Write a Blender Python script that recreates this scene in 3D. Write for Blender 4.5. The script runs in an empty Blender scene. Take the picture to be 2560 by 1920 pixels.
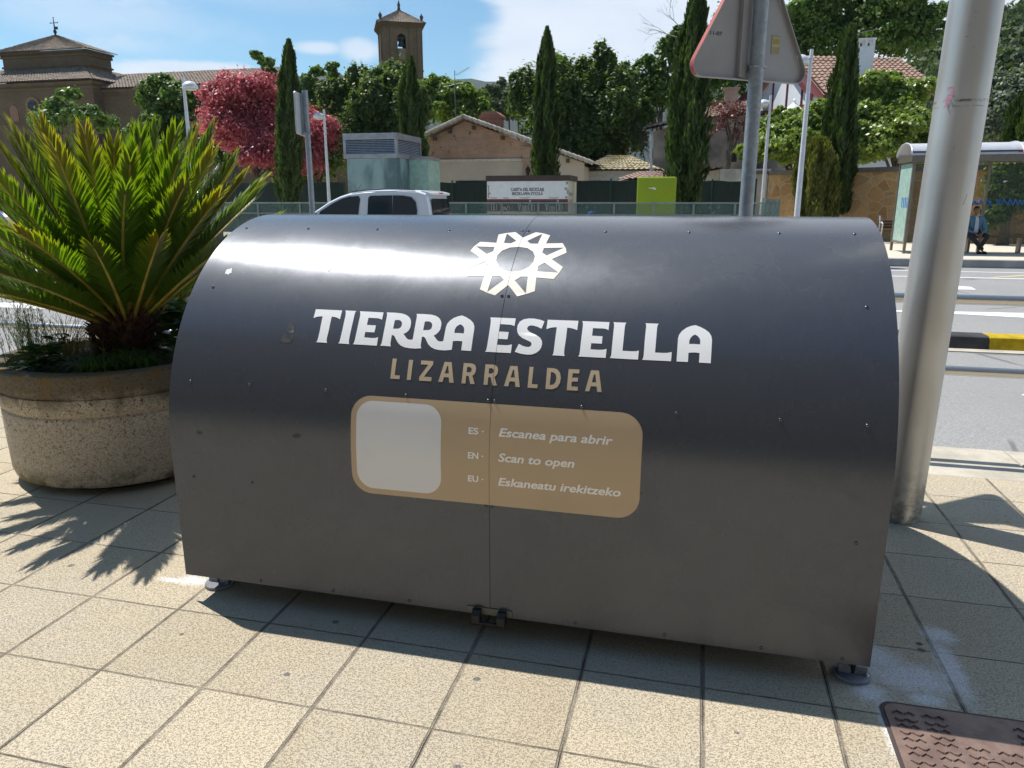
import bpy, bmesh, math, random
import numpy as np
from mathutils import Vector, Matrix, Quaternion
rad = math.radians
S = bpy.context.scene
C = S.collection
random.seed(7)
RNG = np.random.default_rng(11)

# ------------------------------------------------------------------ camera
CAM_H, CAM_YAW, CAM_PITCH = 1.5588, 0.2426, -0.2426
cd = bpy.data.cameras.new('camera')
cam = bpy.data.objects.new('camera', cd)
C.objects.link(cam)
cam.location = (0, 0, CAM_H)
cam.rotation_euler = (math.pi / 2 + CAM_PITCH, 0, CAM_YAW)
cd.sensor_width = 36.0
cd.lens = 36.0 * 1846.4 / 2560.0
cd.clip_start = 0.05
cd.clip_end = 9000
S.camera = cam

# ------------------------------------------------------------------ light
SUN = Vector((-0.50, 0.215, 1.0)).normalized()       # direction towards the sun
sd = bpy.data.lights.new('sun', 'SUN')
sd.energy = 5.0
sd.angle = rad(0.53)
sd.color = (1.0, 0.955, 0.88)
sun = bpy.data.objects.new('sun', sd)
C.objects.link(sun)
sun.rotation_euler = SUN.to_track_quat('Z', 'Y').to_euler()
sun.location = SUN * 40

wd = bpy.data.worlds.new('World')
S.world = wd
wd.use_nodes = True
wn, wl = wd.node_tree.nodes, wd.node_tree.links
wn.clear()
def wnode(t, **k):
    n = wn.new(t)
    for a, b in k.items():
        setattr(n, a, b)
    return n
sky = wnode('ShaderNodeTexSky', sky_type='NISHITA', sun_disc=False)
sky.sun_elevation = math.asin(SUN.z)
sky.sun_rotation = math.atan2(SUN.x, SUN.y)
sky.air_density = 1.0
sky.dust_density = 0.4
sky.ozone_density = 1.6
tc = wnode('ShaderNodeTexCoord')
sep = wnode('ShaderNodeSeparateXYZ')
wl.new(tc.outputs['Generated'], sep.inputs[0])
def wmath(op, a, b=None, c=None, clamp=False):
    n = wnode('ShaderNodeMath', operation=op, use_clamp=clamp)
    for i, v in enumerate((a, b, c)):
        if v is None: continue
        if isinstance(v, (int, float)): n.inputs[i].default_value = v
        else: wl.new(v, n.inputs[i])
    return n.outputs[0]
zz = wmath('MAXIMUM', sep.outputs[2], 0.0)
den = wmath('ADD', zz, 0.16)
cu = wmath('DIVIDE', sep.outputs[0], den)
cv_ = wmath('DIVIDE', sep.outputs[1], den)
comb = wnode('ShaderNodeCombineXYZ')
wl.new(cu, comb.inputs[0]); wl.new(cv_, comb.inputs[1])
n1 = wnode('ShaderNodeTexNoise'); n1.inputs['Scale'].default_value = 1.15; n1.inputs['Detail'].default_value = 9
n1.inputs['Roughness'].default_value = 0.56; n1.inputs['Distortion'].default_value = 0.35
mpw = wnode('ShaderNodeMapping'); mpw.inputs['Location'].default_value = (3.1, 0.6, 0)
mpw.inputs['Scale'].default_value = (1.0, 1.0, 1)
wl.new(comb.outputs[0], mpw.inputs[0]); wl.new(mpw.outputs[0], n1.inputs['Vector'])
# more cloud towards the east (right of view) and in a low bank near the horizon
side = wmath('ADD', wmath('MULTIPLY', sep.outputs[0], 1.0), wmath('MULTIPLY', sep.outputs[1], 0.22))
cover = wnode('ShaderNodeMapRange'); cover.clamp = True
cover.inputs['From Min'].default_value = -0.14; cover.inputs['From Max'].default_value = -0.01
cover.inputs['To Min'].default_value = -0.06; cover.inputs['To Max'].default_value = 0.38
wl.new(side, cover.inputs[0])
bank = wmath('MULTIPLY', wmath('SUBTRACT', 1.0, wmath('DIVIDE', zz, 0.15), clamp=True), 0.24)
dens = wmath('ADD', wmath('ADD', n1.outputs['Fac'], cover.outputs[0]), bank)
# the cloud lies ahead and low: the zenith and the sky behind are clear
behind = wnode('ShaderNodeMapRange'); behind.inputs['From Min'].default_value = -0.15; behind.inputs['From Max'].default_value = 0.35
behind.inputs['To Min'].default_value = -0.4; behind.inputs['To Max'].default_value = 0.0; wl.new(sep.outputs[1], behind.inputs[0])
high = wnode('ShaderNodeMapRange'); high.inputs['From Min'].default_value = 0.45; high.inputs['From Max'].default_value = 0.75
high.inputs['To Min'].default_value = 0.0; high.inputs['To Max'].default_value = -0.3; wl.new(sep.outputs[2], high.inputs[0])
dens = wmath('ADD', wmath('ADD', dens, behind.outputs[0]), high.outputs[0])
mask = wnode('ShaderNodeMapRange'); mask.clamp = True; mask.interpolation_type = 'SMOOTHSTEP'
mask.inputs['From Min'].default_value = 0.52; mask.inputs['From Max'].default_value = 0.72
mask.inputs['To Max'].default_value = 0.93
wl.new(dens, mask.inputs[0])
# single clouds, each at its own bearing and height in the sky
brg = wmath('DIVIDE', sep.outputs[0], wmath('MAXIMUM', sep.outputs[1], .05))
elv = wmath('DIVIDE', sep.outputs[2], wmath('SQRT', wmath('ADD', wmath('MULTIPLY', sep.outputs[0], sep.outputs[0]), wmath('MULTIPLY', sep.outputs[1], sep.outputs[1]))))
n3 = wnode('ShaderNodeTexNoise'); n3.inputs['Scale'].default_value = 9.0; n3.inputs['Detail'].default_value = 8; n3.inputs['Roughness'].default_value = .6
mp3 = wnode('ShaderNodeMapping'); mp3.inputs['Scale'].default_value = (1, 1, 2.6); wl.new(tc.outputs['Generated'], mp3.inputs[0]); wl.new(mp3.outputs[0], n3.inputs['Vector'])
allm = mask.outputs[0]
for b0, e0, rb, re_, amt, soft, nz in ((-.735, .146, .15, .013, .85, .25, 1.3), (-.80, .138, .09, .012, .8, .3, 1.2), (-.66, .142, .09, .010, .8, .3, 1.2), (-.523, .1817, .034, .0075, .75, .5, 1.5), (-.461, .1821, .028, .012, .75, .5, 1.5),
                          (-.87, .200, .17, .022, .40, .8, 2.4), (-.83, .172, .08, .010, .38, .8, 2.2), (-.62, .235, .20, .014, .16, .9, 2.4), (-.50, .142, .10, .008, .7, .4, 1.3)):
    da = wmath('DIVIDE', wmath('SUBTRACT', brg, b0), rb); de = wmath('DIVIDE', wmath('SUBTRACT', elv, e0), re_)
    d_ = wmath('SQRT', wmath('ADD', wmath('MULTIPLY', da, da), wmath('MULTIPLY', de, de)))
    d_ = wmath('ADD', d_, wmath('MULTIPLY', wmath('SUBTRACT', n3.outputs['Fac'], .5), nz))
    mr = wnode('ShaderNodeMapRange', interpolation_type='SMOOTHSTEP'); mr.inputs[1].default_value = 1-soft; mr.inputs[2].default_value = 1+soft; mr.inputs[3].default_value = amt; mr.inputs[4].default_value = 0
    wl.new(d_, mr.inputs[0])
    k_ = wmath('MULTIPLY', mr.outputs[0], wmath('GREATER_THAN', sep.outputs[1], .06))
    allm = wmath('MAXIMUM', allm, k_)
n2 = wnode('ShaderNodeTexNoise'); n2.inputs['Scale'].default_value = 3.0; n2.inputs['Detail'].default_value = 6
wl.new(comb.outputs[0], n2.inputs['Vector'])
ccol = wnode('ShaderNodeMix', data_type='RGBA')
ccol.inputs[6].default_value = (6.2, 7.2, 8.7, 1); ccol.inputs[7].default_value = (8.9, 9.3, 9.9, 1)
wl.new(n2.outputs['Fac'], ccol.inputs[0])
mixc = wnode('ShaderNodeMix', data_type='RGBA')
skm = wnode('ShaderNodeMix', data_type='RGBA', blend_type='MULTIPLY')
skm.inputs[0].default_value = 1.0
skm.inputs[7].default_value = (0.78, 1.10, 1.18, 1)
wl.new(sky.outputs[0], skm.inputs[6])
wl.new(allm, mixc.inputs[0]); wl.new(skm.outputs[2], mixc.inputs[6]); wl.new(ccol.outputs[2], mixc.inputs[7])
bg = wnode('ShaderNodeBackground'); bg.inputs[1].default_value = 0.090
wl.new(mixc.outputs[2], bg.inputs[0])
wo = wnode('ShaderNodeOutputWorld'); wl.new(bg.outputs[0], wo.inputs[0])

S.view_settings.view_transform = 'Standard'
S.view_settings.look = 'None'
S.view_settings.exposure = 0.29
S.view_settings.gamma = 1.0
S.cycles.max_bounces = 8
S.cycles.transparent_max_bounces = 16
S.cycles.sample_clamp_indirect = 6

# ------------------------------------------------------------------ measuring helpers
_q = Matrix.Rotation(CAM_YAW, 3, 'Z') @ Matrix.Rotation(CAM_PITCH, 3, 'X')
def _ray(x, y):
    k = 2560.0 / 2212.0
    return _q @ Vector(((x * k - 1280) / 1846.4, 1.0, -(y * k - 960) / 1846.4))
def at(x, y, Y):
    "world point on the vertical plane at distance Y seen at (x, y) of the measured photograph"
    d = _ray(x, y); t = Y / d.y
    return Vector((d.x * t, Y, CAM_H + d.z * t))
def atX(x, y, X):
    d = _ray(x, y); t = X / d.x
    return Vector((X, d.y * t, CAM_H + d.z * t))
def gnd(x, y, z=0.0):
    d = _ray(x, y); t = (z - CAM_H) / d.z
    return Vector((d.x * t, d.y * t, z))

# ------------------------------------------------------------------ object helpers
def props(o, label=None, cat=None, group=None, kind=None):
    if label: o['label'] = label
    if cat: o['category'] = cat
    if group: o['group'] = group
    if kind: o['kind'] = kind
    return o
def thing(name, label, cat, loc=(0, 0, 0), rz=0.0, group=None):
    o = bpy.data.objects.new(name, None)
    o.empty_display_size = 0.3
    C.objects.link(o)
    o.location = loc
    o.rotation_euler = (0, 0, rz)
    return props(o, label, cat, group)
class MB:
    "collects world- or local-space shapes for ONE mesh"
    def __init__(s): s.v = []; s.f = []; s.m = []
    def add(s, vs, fs, m=0):
        b = len(s.v); s.v += [tuple(p) for p in vs]; s.f += [tuple(b + i for i in f) for f in fs]; s.m += [m] * len(fs); return s
    def box(s, x0, x1, y0, y1, z0, z1, m=0, M=None):
        vs = [Vector(p) for p in ((x0,y0,z0),(x1,y0,z0),(x1,y1,z0),(x0,y1,z0),(x0,y0,z1),(x1,y0,z1),(x1,y1,z1),(x0,y1,z1))]
        if M: vs = [M @ p for p in vs]
        return s.add(vs, [(0,3,2,1),(4,5,6,7),(0,1,5,4),(1,2,6,5),(2,3,7,6),(3,0,4,7)], m)
    def tube(s, pts, r, n=10, cap=True, m=0, flat=None):
        pts = [Vector(p) for p in pts]; k = len(pts)
        rs = r if isinstance(r, (list, tuple)) else [r] * k
        prev = None; base = len(s.v); vs = []
        for i, p in enumerate(pts):
            t = (pts[min(i+1, k-1)] - pts[max(i-1, 0)])
            t = t.normalized() if t.length > 1e-9 else Vector((0,0,1))
            if prev is None:
                a = Vector((0,0,1)) if abs(t.z) < 0.9 else Vector((1,0,0))
                u = t.cross(a).normalized()
            else:
                u = (prev - t * prev.dot(t)).normalized()
            w = t.cross(u); prev = u
            for j in range(n):
                an = 2 * math.pi * j / n
                vs.append(p + (u * math.cos(an) + w * math.sin(an)) * rs[i])
        fs = [(i*n+j, i*n+(j+1)%n, (i+1)*n+(j+1)%n, (i+1)*n+j) for i in range(k-1) for j in range(n)]
        if cap: fs += [tuple(range(n-1, -1, -1)), tuple((k-1)*n + j for j in range(n))]
        return s.add(vs, fs, m)
    def lathe(s, prof, c=(0,0,0), n=32, m=0, M=None):
        vs = []
        for r, z in prof:
            for j in range(n):
                a = 2*math.pi*j/n
                p = Vector((r*math.cos(a), r*math.sin(a), z))
                if M: p = M @ p
                vs.append(p + Vector(c))
        k = len(prof)
        fs = [(i*n+j, i*n+(j+1)%n, (i+1)*n+(j+1)%n, (i+1)*n+j) for i in range(k-1) for j in range(n)]
        fs += [tuple(range(n-1, -1, -1)), tuple((k-1)*n + j for j in range(n))]
        return s.add(vs, fs, m)
    def prism(s, poly, fn, m=0):
        "poly: 2D outline; fn(u, v, w) -> point, w in (0,1): front/back"
        n = len(poly)
        vs = [Vector(fn(a, b, 0)) for a, b in poly] + [Vector(fn(a, b, 1)) for a, b in poly]
        fs = [tuple(range(n-1, -1, -1)), tuple(range(n, 2*n))] + [(i, (i+1)%n, n+(i+1)%n, n+i) for i in range(n)]
        return s.add(vs, fs, m)
    def quad(s, a, b, c, d, m=0): return s.add([a, b, c, d], [(0,1,2,3)], m)
    def ellipsoid(s, c, r, nu=16, nv=10, m=0, M=None):
        vs = []
        for i in range(1, nv):
            th = math.pi*i/nv
            for j in range(nu):
                ph = 2*math.pi*j/nu
                vs.append(Vector((r[0]*math.sin(th)*math.cos(ph), r[1]*math.sin(th)*math.sin(ph), r[2]*math.cos(th))))
        vs += [Vector((0,0,r[2])), Vector((0,0,-r[2]))]
        if M: vs = [M @ p for p in vs]
        vs = [p + Vector(c) for p in vs]
        fs = [(i*nu+j, (i+1)*nu+j, (i+1)*nu+(j+1)%nu, i*nu+(j+1)%nu) for i in range(nv-2) for j in range(nu)]
        T = len(vs)-2
        fs += [(T, j, (j+1)%nu) for j in range(nu)] + [(T+1, (nv-2)*nu+(j+1)%nu, (nv-2)*nu+j) for j in range(nu)]
        return s.add(vs, fs, m)
    def build(s, name, mat, parent=None, smooth=False, angle=None, local=False, bevel=0, label=None):
        me = bpy.data.meshes.new(name)
        vs = s.v
        if parent is not None and not local:
            inv = root_matrix(parent).inverted()
            vs = [tuple(inv @ Vector(p)) for p in vs]
        me.from_pydata(vs, [], s.f)
        mats = mat if isinstance(mat, (list, tuple)) else [mat]
        for q in mats: me.materials.append(q)
        if len(mats) > 1: me.polygons.foreach_set('material_index', s.m)
        bm = bmesh.new(); bm.from_mesh(me)
        if bevel: 
            bmesh.ops.remove_doubles(bm, verts=bm.verts, dist=1e-5)
        bmesh.ops.recalc_face_normals(bm, faces=bm.faces)
        bm.to_mesh(me); bm.free()
        if smooth or angle:
            me.polygons.foreach_set('use_smooth', [True]*len(me.polygons))
            me.set_sharp_from_angle(angle=rad(angle or 35))
        o = bpy.data.objects.new(name, me)
        C.objects.link(o)
        if parent is not None: o.parent = parent
        if bevel:
            b = o.modifiers.new('bevel', 'BEVEL'); b.width = bevel; b.segments = 2; b.limit_method = 'ANGLE'; b.angle_limit = rad(40)
        if label: o['label'] = label
        return o
def root_matrix(o):
    M = Matrix.Identity(4)
    while o is not None:
        M = Matrix.LocRotScale(o.location, o.rotation_euler, None) @ M
        o = o.parent
    return M
def copy_tree(o, parent=None):
    c = o.copy(); C.objects.link(c)
    if parent is not None: c.parent = parent
    for ch in [q for q in bpy.data.objects if q.parent == o]:
        copy_tree(ch, c)
    return c

# ------------------------------------------------------------------ material helpers
MATS = {}
class NT:
    def __init__(s, name):
        s.mat = bpy.data.materials.new(name); s.mat.use_nodes = True
        s.n = s.mat.node_tree.nodes; s.l = s.mat.node_tree.links
        s.b = s.n['Principled BSDF']; s.out = s.n['Material Output']
        MATS[name] = s.mat
    def node(s, t, **k):
        q = s.n.new(t)
        for a, b in k.items(): setattr(q, a, b)
        return q
    def put(s, sock, v):
        if isinstance(v, (int, float)): sock.default_value = v
        elif isinstance(v, (tuple, list)): sock.default_value = tuple(v) + ((1,) if len(v) == 3 and sock.type == 'RGBA' else ())
        else: s.l.new(v, sock)
    def math(s, op, a, b=None, c=None, clamp=False):
        q = s.node('ShaderNodeMath', operation=op, use_clamp=clamp)
        for i, v in enumerate((a, b, c)):
            if v is not None: s.put(q.inputs[i], v)
        return q.outputs[0]
    def coord(s, kind='Object', scale=None, rot=None, loc=None):
        t = s.node('ShaderNodeTexCoord') if kind != 'World' else s.node('ShaderNodeNewGeometry')
        o = t.outputs['Position'] if kind == 'World' else t.outputs[kind]
        if scale or rot or loc:
            m = s.node('ShaderNodeMapping')
            s.l.new(o, m.inputs[0])
            if loc: m.inputs['Location'].default_value = loc
            if rot: m.inputs['Rotation'].default_value = rot
            if scale: m.inputs['Scale'].default_value = scale if isinstance(scale, tuple) else (scale,)*3
            o = m.outputs[0]
        return o
    def noise(s, v, scale, detail=4, rough=0.55, dist=0.0, col=False):
        q = s.node('ShaderNodeTexNoise'); s.l.new(v, q.inputs['Vector'])
        q.inputs['Scale'].default_value = scale; q.inputs['Detail'].default_value = detail
        q.inputs['Roughness'].default_value = rough; q.inputs['Distortion'].default_value = dist
        return q.outputs['Color' if col else 'Fac']
    def voro(s, v, scale, feature='F1', out='Distance', rnd=1.0):
        q = s.node('ShaderNodeTexVoronoi', feature=feature); s.l.new(v, q.inputs['Vector'])
        q.inputs['Scale'].default_value = scale; q.inputs['Randomness'].default_value = rnd
        return q.outputs[out]
    def ramp(s, f, lo, hi, a=0.0, b=1.0, smooth=True):
        q = s.node('ShaderNodeMapRange', interpolation_type='SMOOTHSTEP' if smooth else 'LINEAR')
        s.put(q.inputs[0], f); q.inputs[1].default_value = lo; q.inputs[2].default_value = hi
        q.inputs[3].default_value = a; q.inputs[4].default_value = b
        return q.outputs[0]
    def mix(s, f, a, b, blend='MIX'):
        q = s.node('ShaderNodeMix', data_type='RGBA', blend_type=blend)
        s.put(q.inputs[0], f); s.put(q.inputs[6], a); s.put(q.inputs[7], b)
        return q.outputs[2]
    def bump(s, h, strength=0.3, dist=0.01, normal=None):
        q = s.node('ShaderNodeBump'); q.inputs['Strength'].default_value = strength; q.inputs['Distance'].default_value = dist
        s.l.new(h, q.inputs['Height'])
        if normal is not None: s.l.new(normal, q.inputs['Normal'])
        s.l.new(q.outputs[0], s.b.inputs['Normal'])
        return q.outputs[0]
    def set(s, **k):
        for a, v in k.items(): s.put(s.b.inputs[a.replace('_', ' ')], v)
        return s
def simple(name, col, rough=0.6, metal=0.0, var=0.12, scale=6.0, bump=0.0, bscale=60, spec=0.5, **k):
    t = NT(name); v = t.coord('Object')
    f = t.noise(v, scale, 5)
    dark = tuple(c*(1-var) for c in col); lite = tuple(min(1, c*(1+var)) for c in col)
    t.set(Base_Color=t.mix(t.ramp(f, .3, .7), dark, lite), Roughness=t.ramp(t.noise(v, scale*2.3), .3, .7, rough*0.9, min(1, rough*1.1)), Metallic=metal)
    t.b.inputs['Specular IOR Level'].default_value = spec
    if bump: t.bump(t.noise(v, bscale, 5), bump, 0.01)
    for a, b in k.items(): t.put(t.b.inputs[a.replace('_', ' ')], b)
    return t.mat
def leafmat(name, c1, c2, trans=0.35, rough=0.45, tcol=None, c3=None):
    t = NT(name)
    g = t.node('ShaderNodeNewGeometry')
    col = t.mix(g.outputs['Random Per Island'], c1, c2)
    if c3:
        n = t.noise(t.coord('World'), 0.9, 3)
        col = t.mix(t.ramp(n, .5, .68), col, c3)
    t.set(Base_Color=col, Roughness=rough)
    t.b.inputs['Specular IOR Level'].default_value = 0.45
    tr = t.node('ShaderNodeBsdfTranslucent')
    tcx = tcol or tuple(min(1, a*b) for a, b in zip(tuple((p+q)/2 for p, q in zip(c1, c2)), (1.9, 1.9, 0.7)))
    t.put(tr.inputs[0], tcx)
    ms = t.node('ShaderNodeMixShader'); ms.inputs[0].default_value = trans
    t.l.new(t.b.outputs[0], ms.inputs[1]); t.l.new(tr.outputs[0], ms.inputs[2]); t.l.new(ms.outputs[0], t.out.inputs[0])
    return t.mat

# ------------------------------------------------------------------ text
def text_mesh(body, size, shear=0.0, bold=0.0, align='CENTER', space=1.0):
    c = bpy.data.curves.new('lettering', 'FONT'); c.body = body; c.size = size; c.shear = shear; c.offset = bold
    c.align_x = align; c.space_character = space; c.resolution_u = 4; c.fill_mode = 'FRONT'
    o = bpy.data.objects.new('lettering', c); C.objects.link(o)
    bpy.context.view_layer.update()
    me = bpy.data.meshes.new_from_object(o.evaluated_get(bpy.context.evaluated_depsgraph_get()))
    vs = [(v.co.x, v.co.y) for v in me.vertices]; fs = [tuple(p.vertices) for p in me.polygons]
    bpy.data.objects.remove(o); bpy.data.curves.remove(c); bpy.data.meshes.remove(me)
    return vs, fs
def add_text(mb, body, size, fn, m=0, width=None, **k):
    vs, fs = text_mesh(body, size, **k)
    if width:
        w = max(a for a, b in vs) - min(a for a, b in vs)
        vs = [(a*width/w, b) for a, b in vs]
    mb.add([fn(a, b) for a, b in vs], fs, m)
def poly_fill(rings):
    c = bpy.data.curves.new('outline', 'CURVE'); c.dimensions = '2D'; c.fill_mode = 'BOTH'
    for r in rings:
        sp = c.splines.new('POLY'); sp.points.add(len(r)-1); sp.use_cyclic_u = True
        for i, (a, b) in enumerate(r): sp.points[i].co = (a, b, 0, 1)
    o = bpy.data.objects.new('outline', c); C.objects.link(o)
    bpy.context.view_layer.update()
    me = bpy.data.meshes.new_from_object(o.evaluated_get(bpy.context.evaluated_depsgraph_get()))
    vs = [(v.co.x, v.co.y) for v in me.vertices]; fs = [tuple(p.vertices) for p in me.polygons]
    bpy.data.objects.remove(o); bpy.data.curves.remove(c); bpy.data.meshes.remove(me)
    return vs, fs
def rrect(x0, x1, y0, y1, r, n=10):
    o = []
    for cx, cy, a0 in ((x1-r, y0+r, -90), (x1-r, y1-r, 0), (x0+r, y1-r, 90), (x0+r, y0+r, 180)):
        for i in range(n+1):
            a = rad(a0 + 90*i/n); o.append((cx + r*math.cos(a), cy + r*math.sin(a)))
    return o
# lettering outlines on the unrolled cover, in tenths of a millimetre
TITLE = [['-13687,11058;-12613,11048;-12615,10683;-12710,10728;-12832,10763;-12966,10775;-12970,10718;-12959,10212;-12974,9906;-12967,9822;-12933,9735;-13379,9745;-13344,9788;-13326,9873;-13316,10162;-13336,10775;-13491,10760;-13590,10733;-13690,10689;-13687,10833'], ['-12487,11053;-12047,11046;-12076,10987;-12084,10914;-12078,10701;-12087,10181;-12088,9879;-12070,9780;-12049,9731;-12489,9741;-12451,9795;-12441,9879;-12426,10235;-12429,10793;-12440,10936'], ['-11904,11044;-10967,11030;-10963,10725;-11011,10753;-11120,10783;-11505,10789;-11506,10501;-11149,10495;-11154,10222;-11514,10223;-11511,10013;-11167,10003;-11051,10017;-10976,10049;-10972,9724;-11908,9734;-11875,9789;-11859,9889;-11849,10277;-11850,10834;-11865,10959'], ['-10840,11035;-10550,11037;-10294,11020;-10118,10982;-9987,10917;-9895,10833;-9842,10730;-9820,10619;-9819,10483;-9855,10363;-9930,10275;-10035,10212;-9976,10156;-9893,10061;-9819,10015;-9735,10002;-9648,10022;-9646,10439;-9652,10904;-9662,10974;-9687,11022;-9411,11024;-9128,11013;-8956,10975;-8829,10910;-8739,10819;-8688,10718;-8672,10599;-8682,10447;-8729,10344;-8811,10250;-8888,10202;-8815,10126;-8746,10047;-8674,10001;-8592,9992;-8499,10013;-8487,10539;-8462,10676;-8386,10799;-8261,10916;-8096,10992;-7973,11027;-7801,10961;-7623,10856;-7510,10749;-7449,10617;-7436,10484;-7438,9699;-7796,9706;-7798,10039;-7990,10044;-8148,10029;-8142,9708;-8385,9674;-8578,9676;-8759,9699;-8914,9764;-9025,9856;-9107,9965;-9173,10077;-9231,10132;-9283,10146;-9317,10133;-9315,9858;-9303,9762;-9268,9712;-9488,9685;-9718,9690;-9919,9716;-10078,9782;-10194,9883;-10279,9994;-10347,10098;-10416,10154;-10469,10143;-10468,9854;-10461,9789;-10430,9725;-10843,9730;-10806,9805;-10798,9954;-10794,10510;-10805,10929', '-10463,10731;-10338,10750;-10250,10731;-10179,10665;-10158,10588;-10169,10485;-10224,10423;-10303,10402;-10464,10396', '-9312,10726;-9192,10743;-9088,10718;-9021,10644;-9004,10551;-9025,10457;-9098,10404;-9316,10389', '-7967,10679;-7890,10632;-7822,10559;-7795,10468;-7794,10331;-7972,10341;-8142,10334;-8145,10470;-8105,10572;-8036,10643'], ['-6923,10994;-6004,10991;-6010,10684;-6066,10718;-6162,10736;-6534,10749;-6535,10463;-6182,10457;-6188,10186;-6538,10189;-6540,9970;-6245,9966;-6123,9977;-6007,10009;-6012,9695;-6926,9697;-6895,9758;-6882,9901;-6874,10304;-6877,10752;-6893,10904'], ['-4975,10923;-5043,10630;-5186,10698;-5328,10736;-5437,10745;-5523,10700;-5552,10624;-5519,10552;-5418,10483;-5193,10387;-5061,10305;-4981,10197;-4956,10071;-4975,9945;-5024,9841;-5120,9751;-5264,9682;-5414,9667;-5644,9686;-5880,9745;-5770,10041;-5632,9976;-5506,9943;-5399,9943;-5336,9990;-5322,10062;-5368,10131;-5472,10174;-5665,10253;-5801,10352;-5874,10462;-5902,10593;-5899,10742;-5841,10879;-5714,10969;-5534,11011;-5334,11010;-5145,10976'], ['-4871,10987;-3804,10989;-3808,10631;-3883,10664;-4007,10699;-4158,10714;-4157,10298;-4172,9936;-4170,9813;-4160,9736;-4132,9684;-4565,9690;-4533,9749;-4528,9842;-4525,10233;-4519,10715;-4639,10705;-4756,10675;-4872,10626'], ['-3668,10986;-2745,10983;-2749,10678;-2796,10711;-2900,10736;-3280,10735;-3282,10454;-2928,10449;-2927,10182;-3285,10184;-3287,9964;-3005,9959;-2861,9972;-2752,10005;-2757,9688;-3680,9692;-3645,9762;-3637,9916;-3636,10353;-3630,10805;-3638,10904'], ['-2609,10989;-2172,10987;-2204,10932;-2214,10850;-2222,9965;-1885,9963;-1772,9973;-1686,9999;-1691,9687;-2149,9686;-2620,9692;-2583,9769;-2579,9891;-2579,10402;-2576,10834;-2585,10932'], ['-1546,10996;-1106,10995;-1138,10936;-1150,10847;-1156,9958;-897,9956;-758,9966;-621,10002;-625,9687;-1560,9686;-1529,9747;-1517,9868;-1521,10325;-1512,10880;-1520,10953'], ['91,10994;244,10932;399,10851;528,10746;602,10625;631,10487;627,9685;261,9687;261,10013;96,10023;-88,10003;-89,9688;-450,9688;-449,10499;-421,10625;-345,10755;-212,10880;-63,10958', '91,10651;177,10598;243,10515;263,10439;263,10310;81,10316;-84,10308;-84,10423;-54,10517;11,10606']]
SUBTITLE = [['-10290,9282;-10135,9282;-10142,8687;-9947,8687;-9945,8556;-10292,8556'], ['-9667,9266;-9514,9267;-9520,8547;-9672,8548'], ['-9213,9269;-8761,9266;-8758,9130;-9043,8695;-8758,8691;-8759,8547;-9211,8545;-9213,8679;-8928,9125;-9211,9126'], ['-8343,9262;-8084,9258;-7936,8541;-8094,8541;-8132,8720;-8311,8720;-8339,8546;-8499,8547', '-8231,9122;-8197,9124;-8143,8857;-8295,8851'], ['-7644,9255;-7353,9257;-7230,9209;-7179,9097;-7184,8963;-7223,8875;-7287,8829;-7175,8540;-7333,8537;-7422,8811;-7505,8812;-7507,8540;-7651,8542', '-7505,9122;-7397,9127;-7332,9069;-7334,8993;-7386,8938;-7504,8936'], ['-6861,9253;-6555,9254;-6443,9202;-6394,9100;-6394,8967;-6439,8880;-6497,8824;-6384,8535;-6545,8535;-6630,8809;-6712,8810;-6715,8539;-6860,8540', '-6715,9121;-6608,9123;-6540,9064;-6546,8988;-6599,8937;-6715,8935'], ['-5978,9242;-5721,9246;-5578,8530;-5730,8530;-5764,8707;-5954,8708;-5981,8534;-6134,8535', '-5869,9109;-5831,9111;-5782,8845;-5929,8842'], ['-5304,9249;-5163,9247;-5171,8657;-4972,8657;-4973,8530;-5310,8529'], ['-4693,9242;-4479,9244;-4346,9209;-4244,9103;-4198,8938;-4214,8752;-4295,8601;-4455,8523;-4692,8522', '-4550,9105;-4466,9100;-4387,9039;-4349,8930;-4365,8781;-4431,8685;-4553,8663'], ['-3961,9243;-3594,9244;-3595,9106;-3812,9108;-3816,8945;-3753,8959;-3620,8965;-3619,8832;-3743,8829;-3824,8815;-3821,8659;-3598,8656;-3601,8526;-3967,8525'], ['-3206,9242;-2940,9242;-2800,8529;-2945,8525;-2980,8705;-3173,8703;-3207,8531;-3352,8528', '-3097,9106;-3052,9108;-3003,8840;-3147,8835']]
EMBLEM = [['-8338,14172;-8264,14477;-8236,14523;-8107,14796;-7449,14737;-7521,15391;-7233,15546;-7202,15547;-6898,15633;-6503,15158;-6094,15636;-5798,15549;-5765,15532;-5482,15370;-5528,14738;-4899,14778;-4763,14493;-4732,14450;-4653,14153;-5137,13749;-4661,13331;-4750,13041;-4768,13002;-4901,12725;-5545,12778;-5493,12145;-5779,12006;-5807,12005;-6093,11897;-6508,12387;-6911,11906;-7212,12007;-7243,12022;-7520,12156;-7479,12780;-8109,12753;-8246,13032;-8270,13079;-8347,13348;-7872,13769', '-8203,14472;-7453,14445;-7443,14172;-7645,13976', '-7209,15487;-7156,14736;-6873,14713;-6707,14904', '-5802,15499;-6283,14906;-6127,14716;-5828,14713', '-4783,14472;-5549,14430;-5560,14136;-5361,13956', '-4778,13040;-5366,13548;-5569,13358;-5556,13086', '-5806,12034;-5857,12806;-6109,12805;-6309,12613', '-7224,12045;-7178,12807;-6885,12816;-6714,12619', '-8236,13072;-7459,13097;-7452,13378;-7649,13564', '-7210,13605;-7223,13932;-7110,14219;-6860,14425;-6520,14484;-6173,14408;-5917,14184;-5793,13908;-5788,13587;-5908,13308;-6137,13115;-6462,13033;-6778,13096;-7025,13276']]
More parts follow.
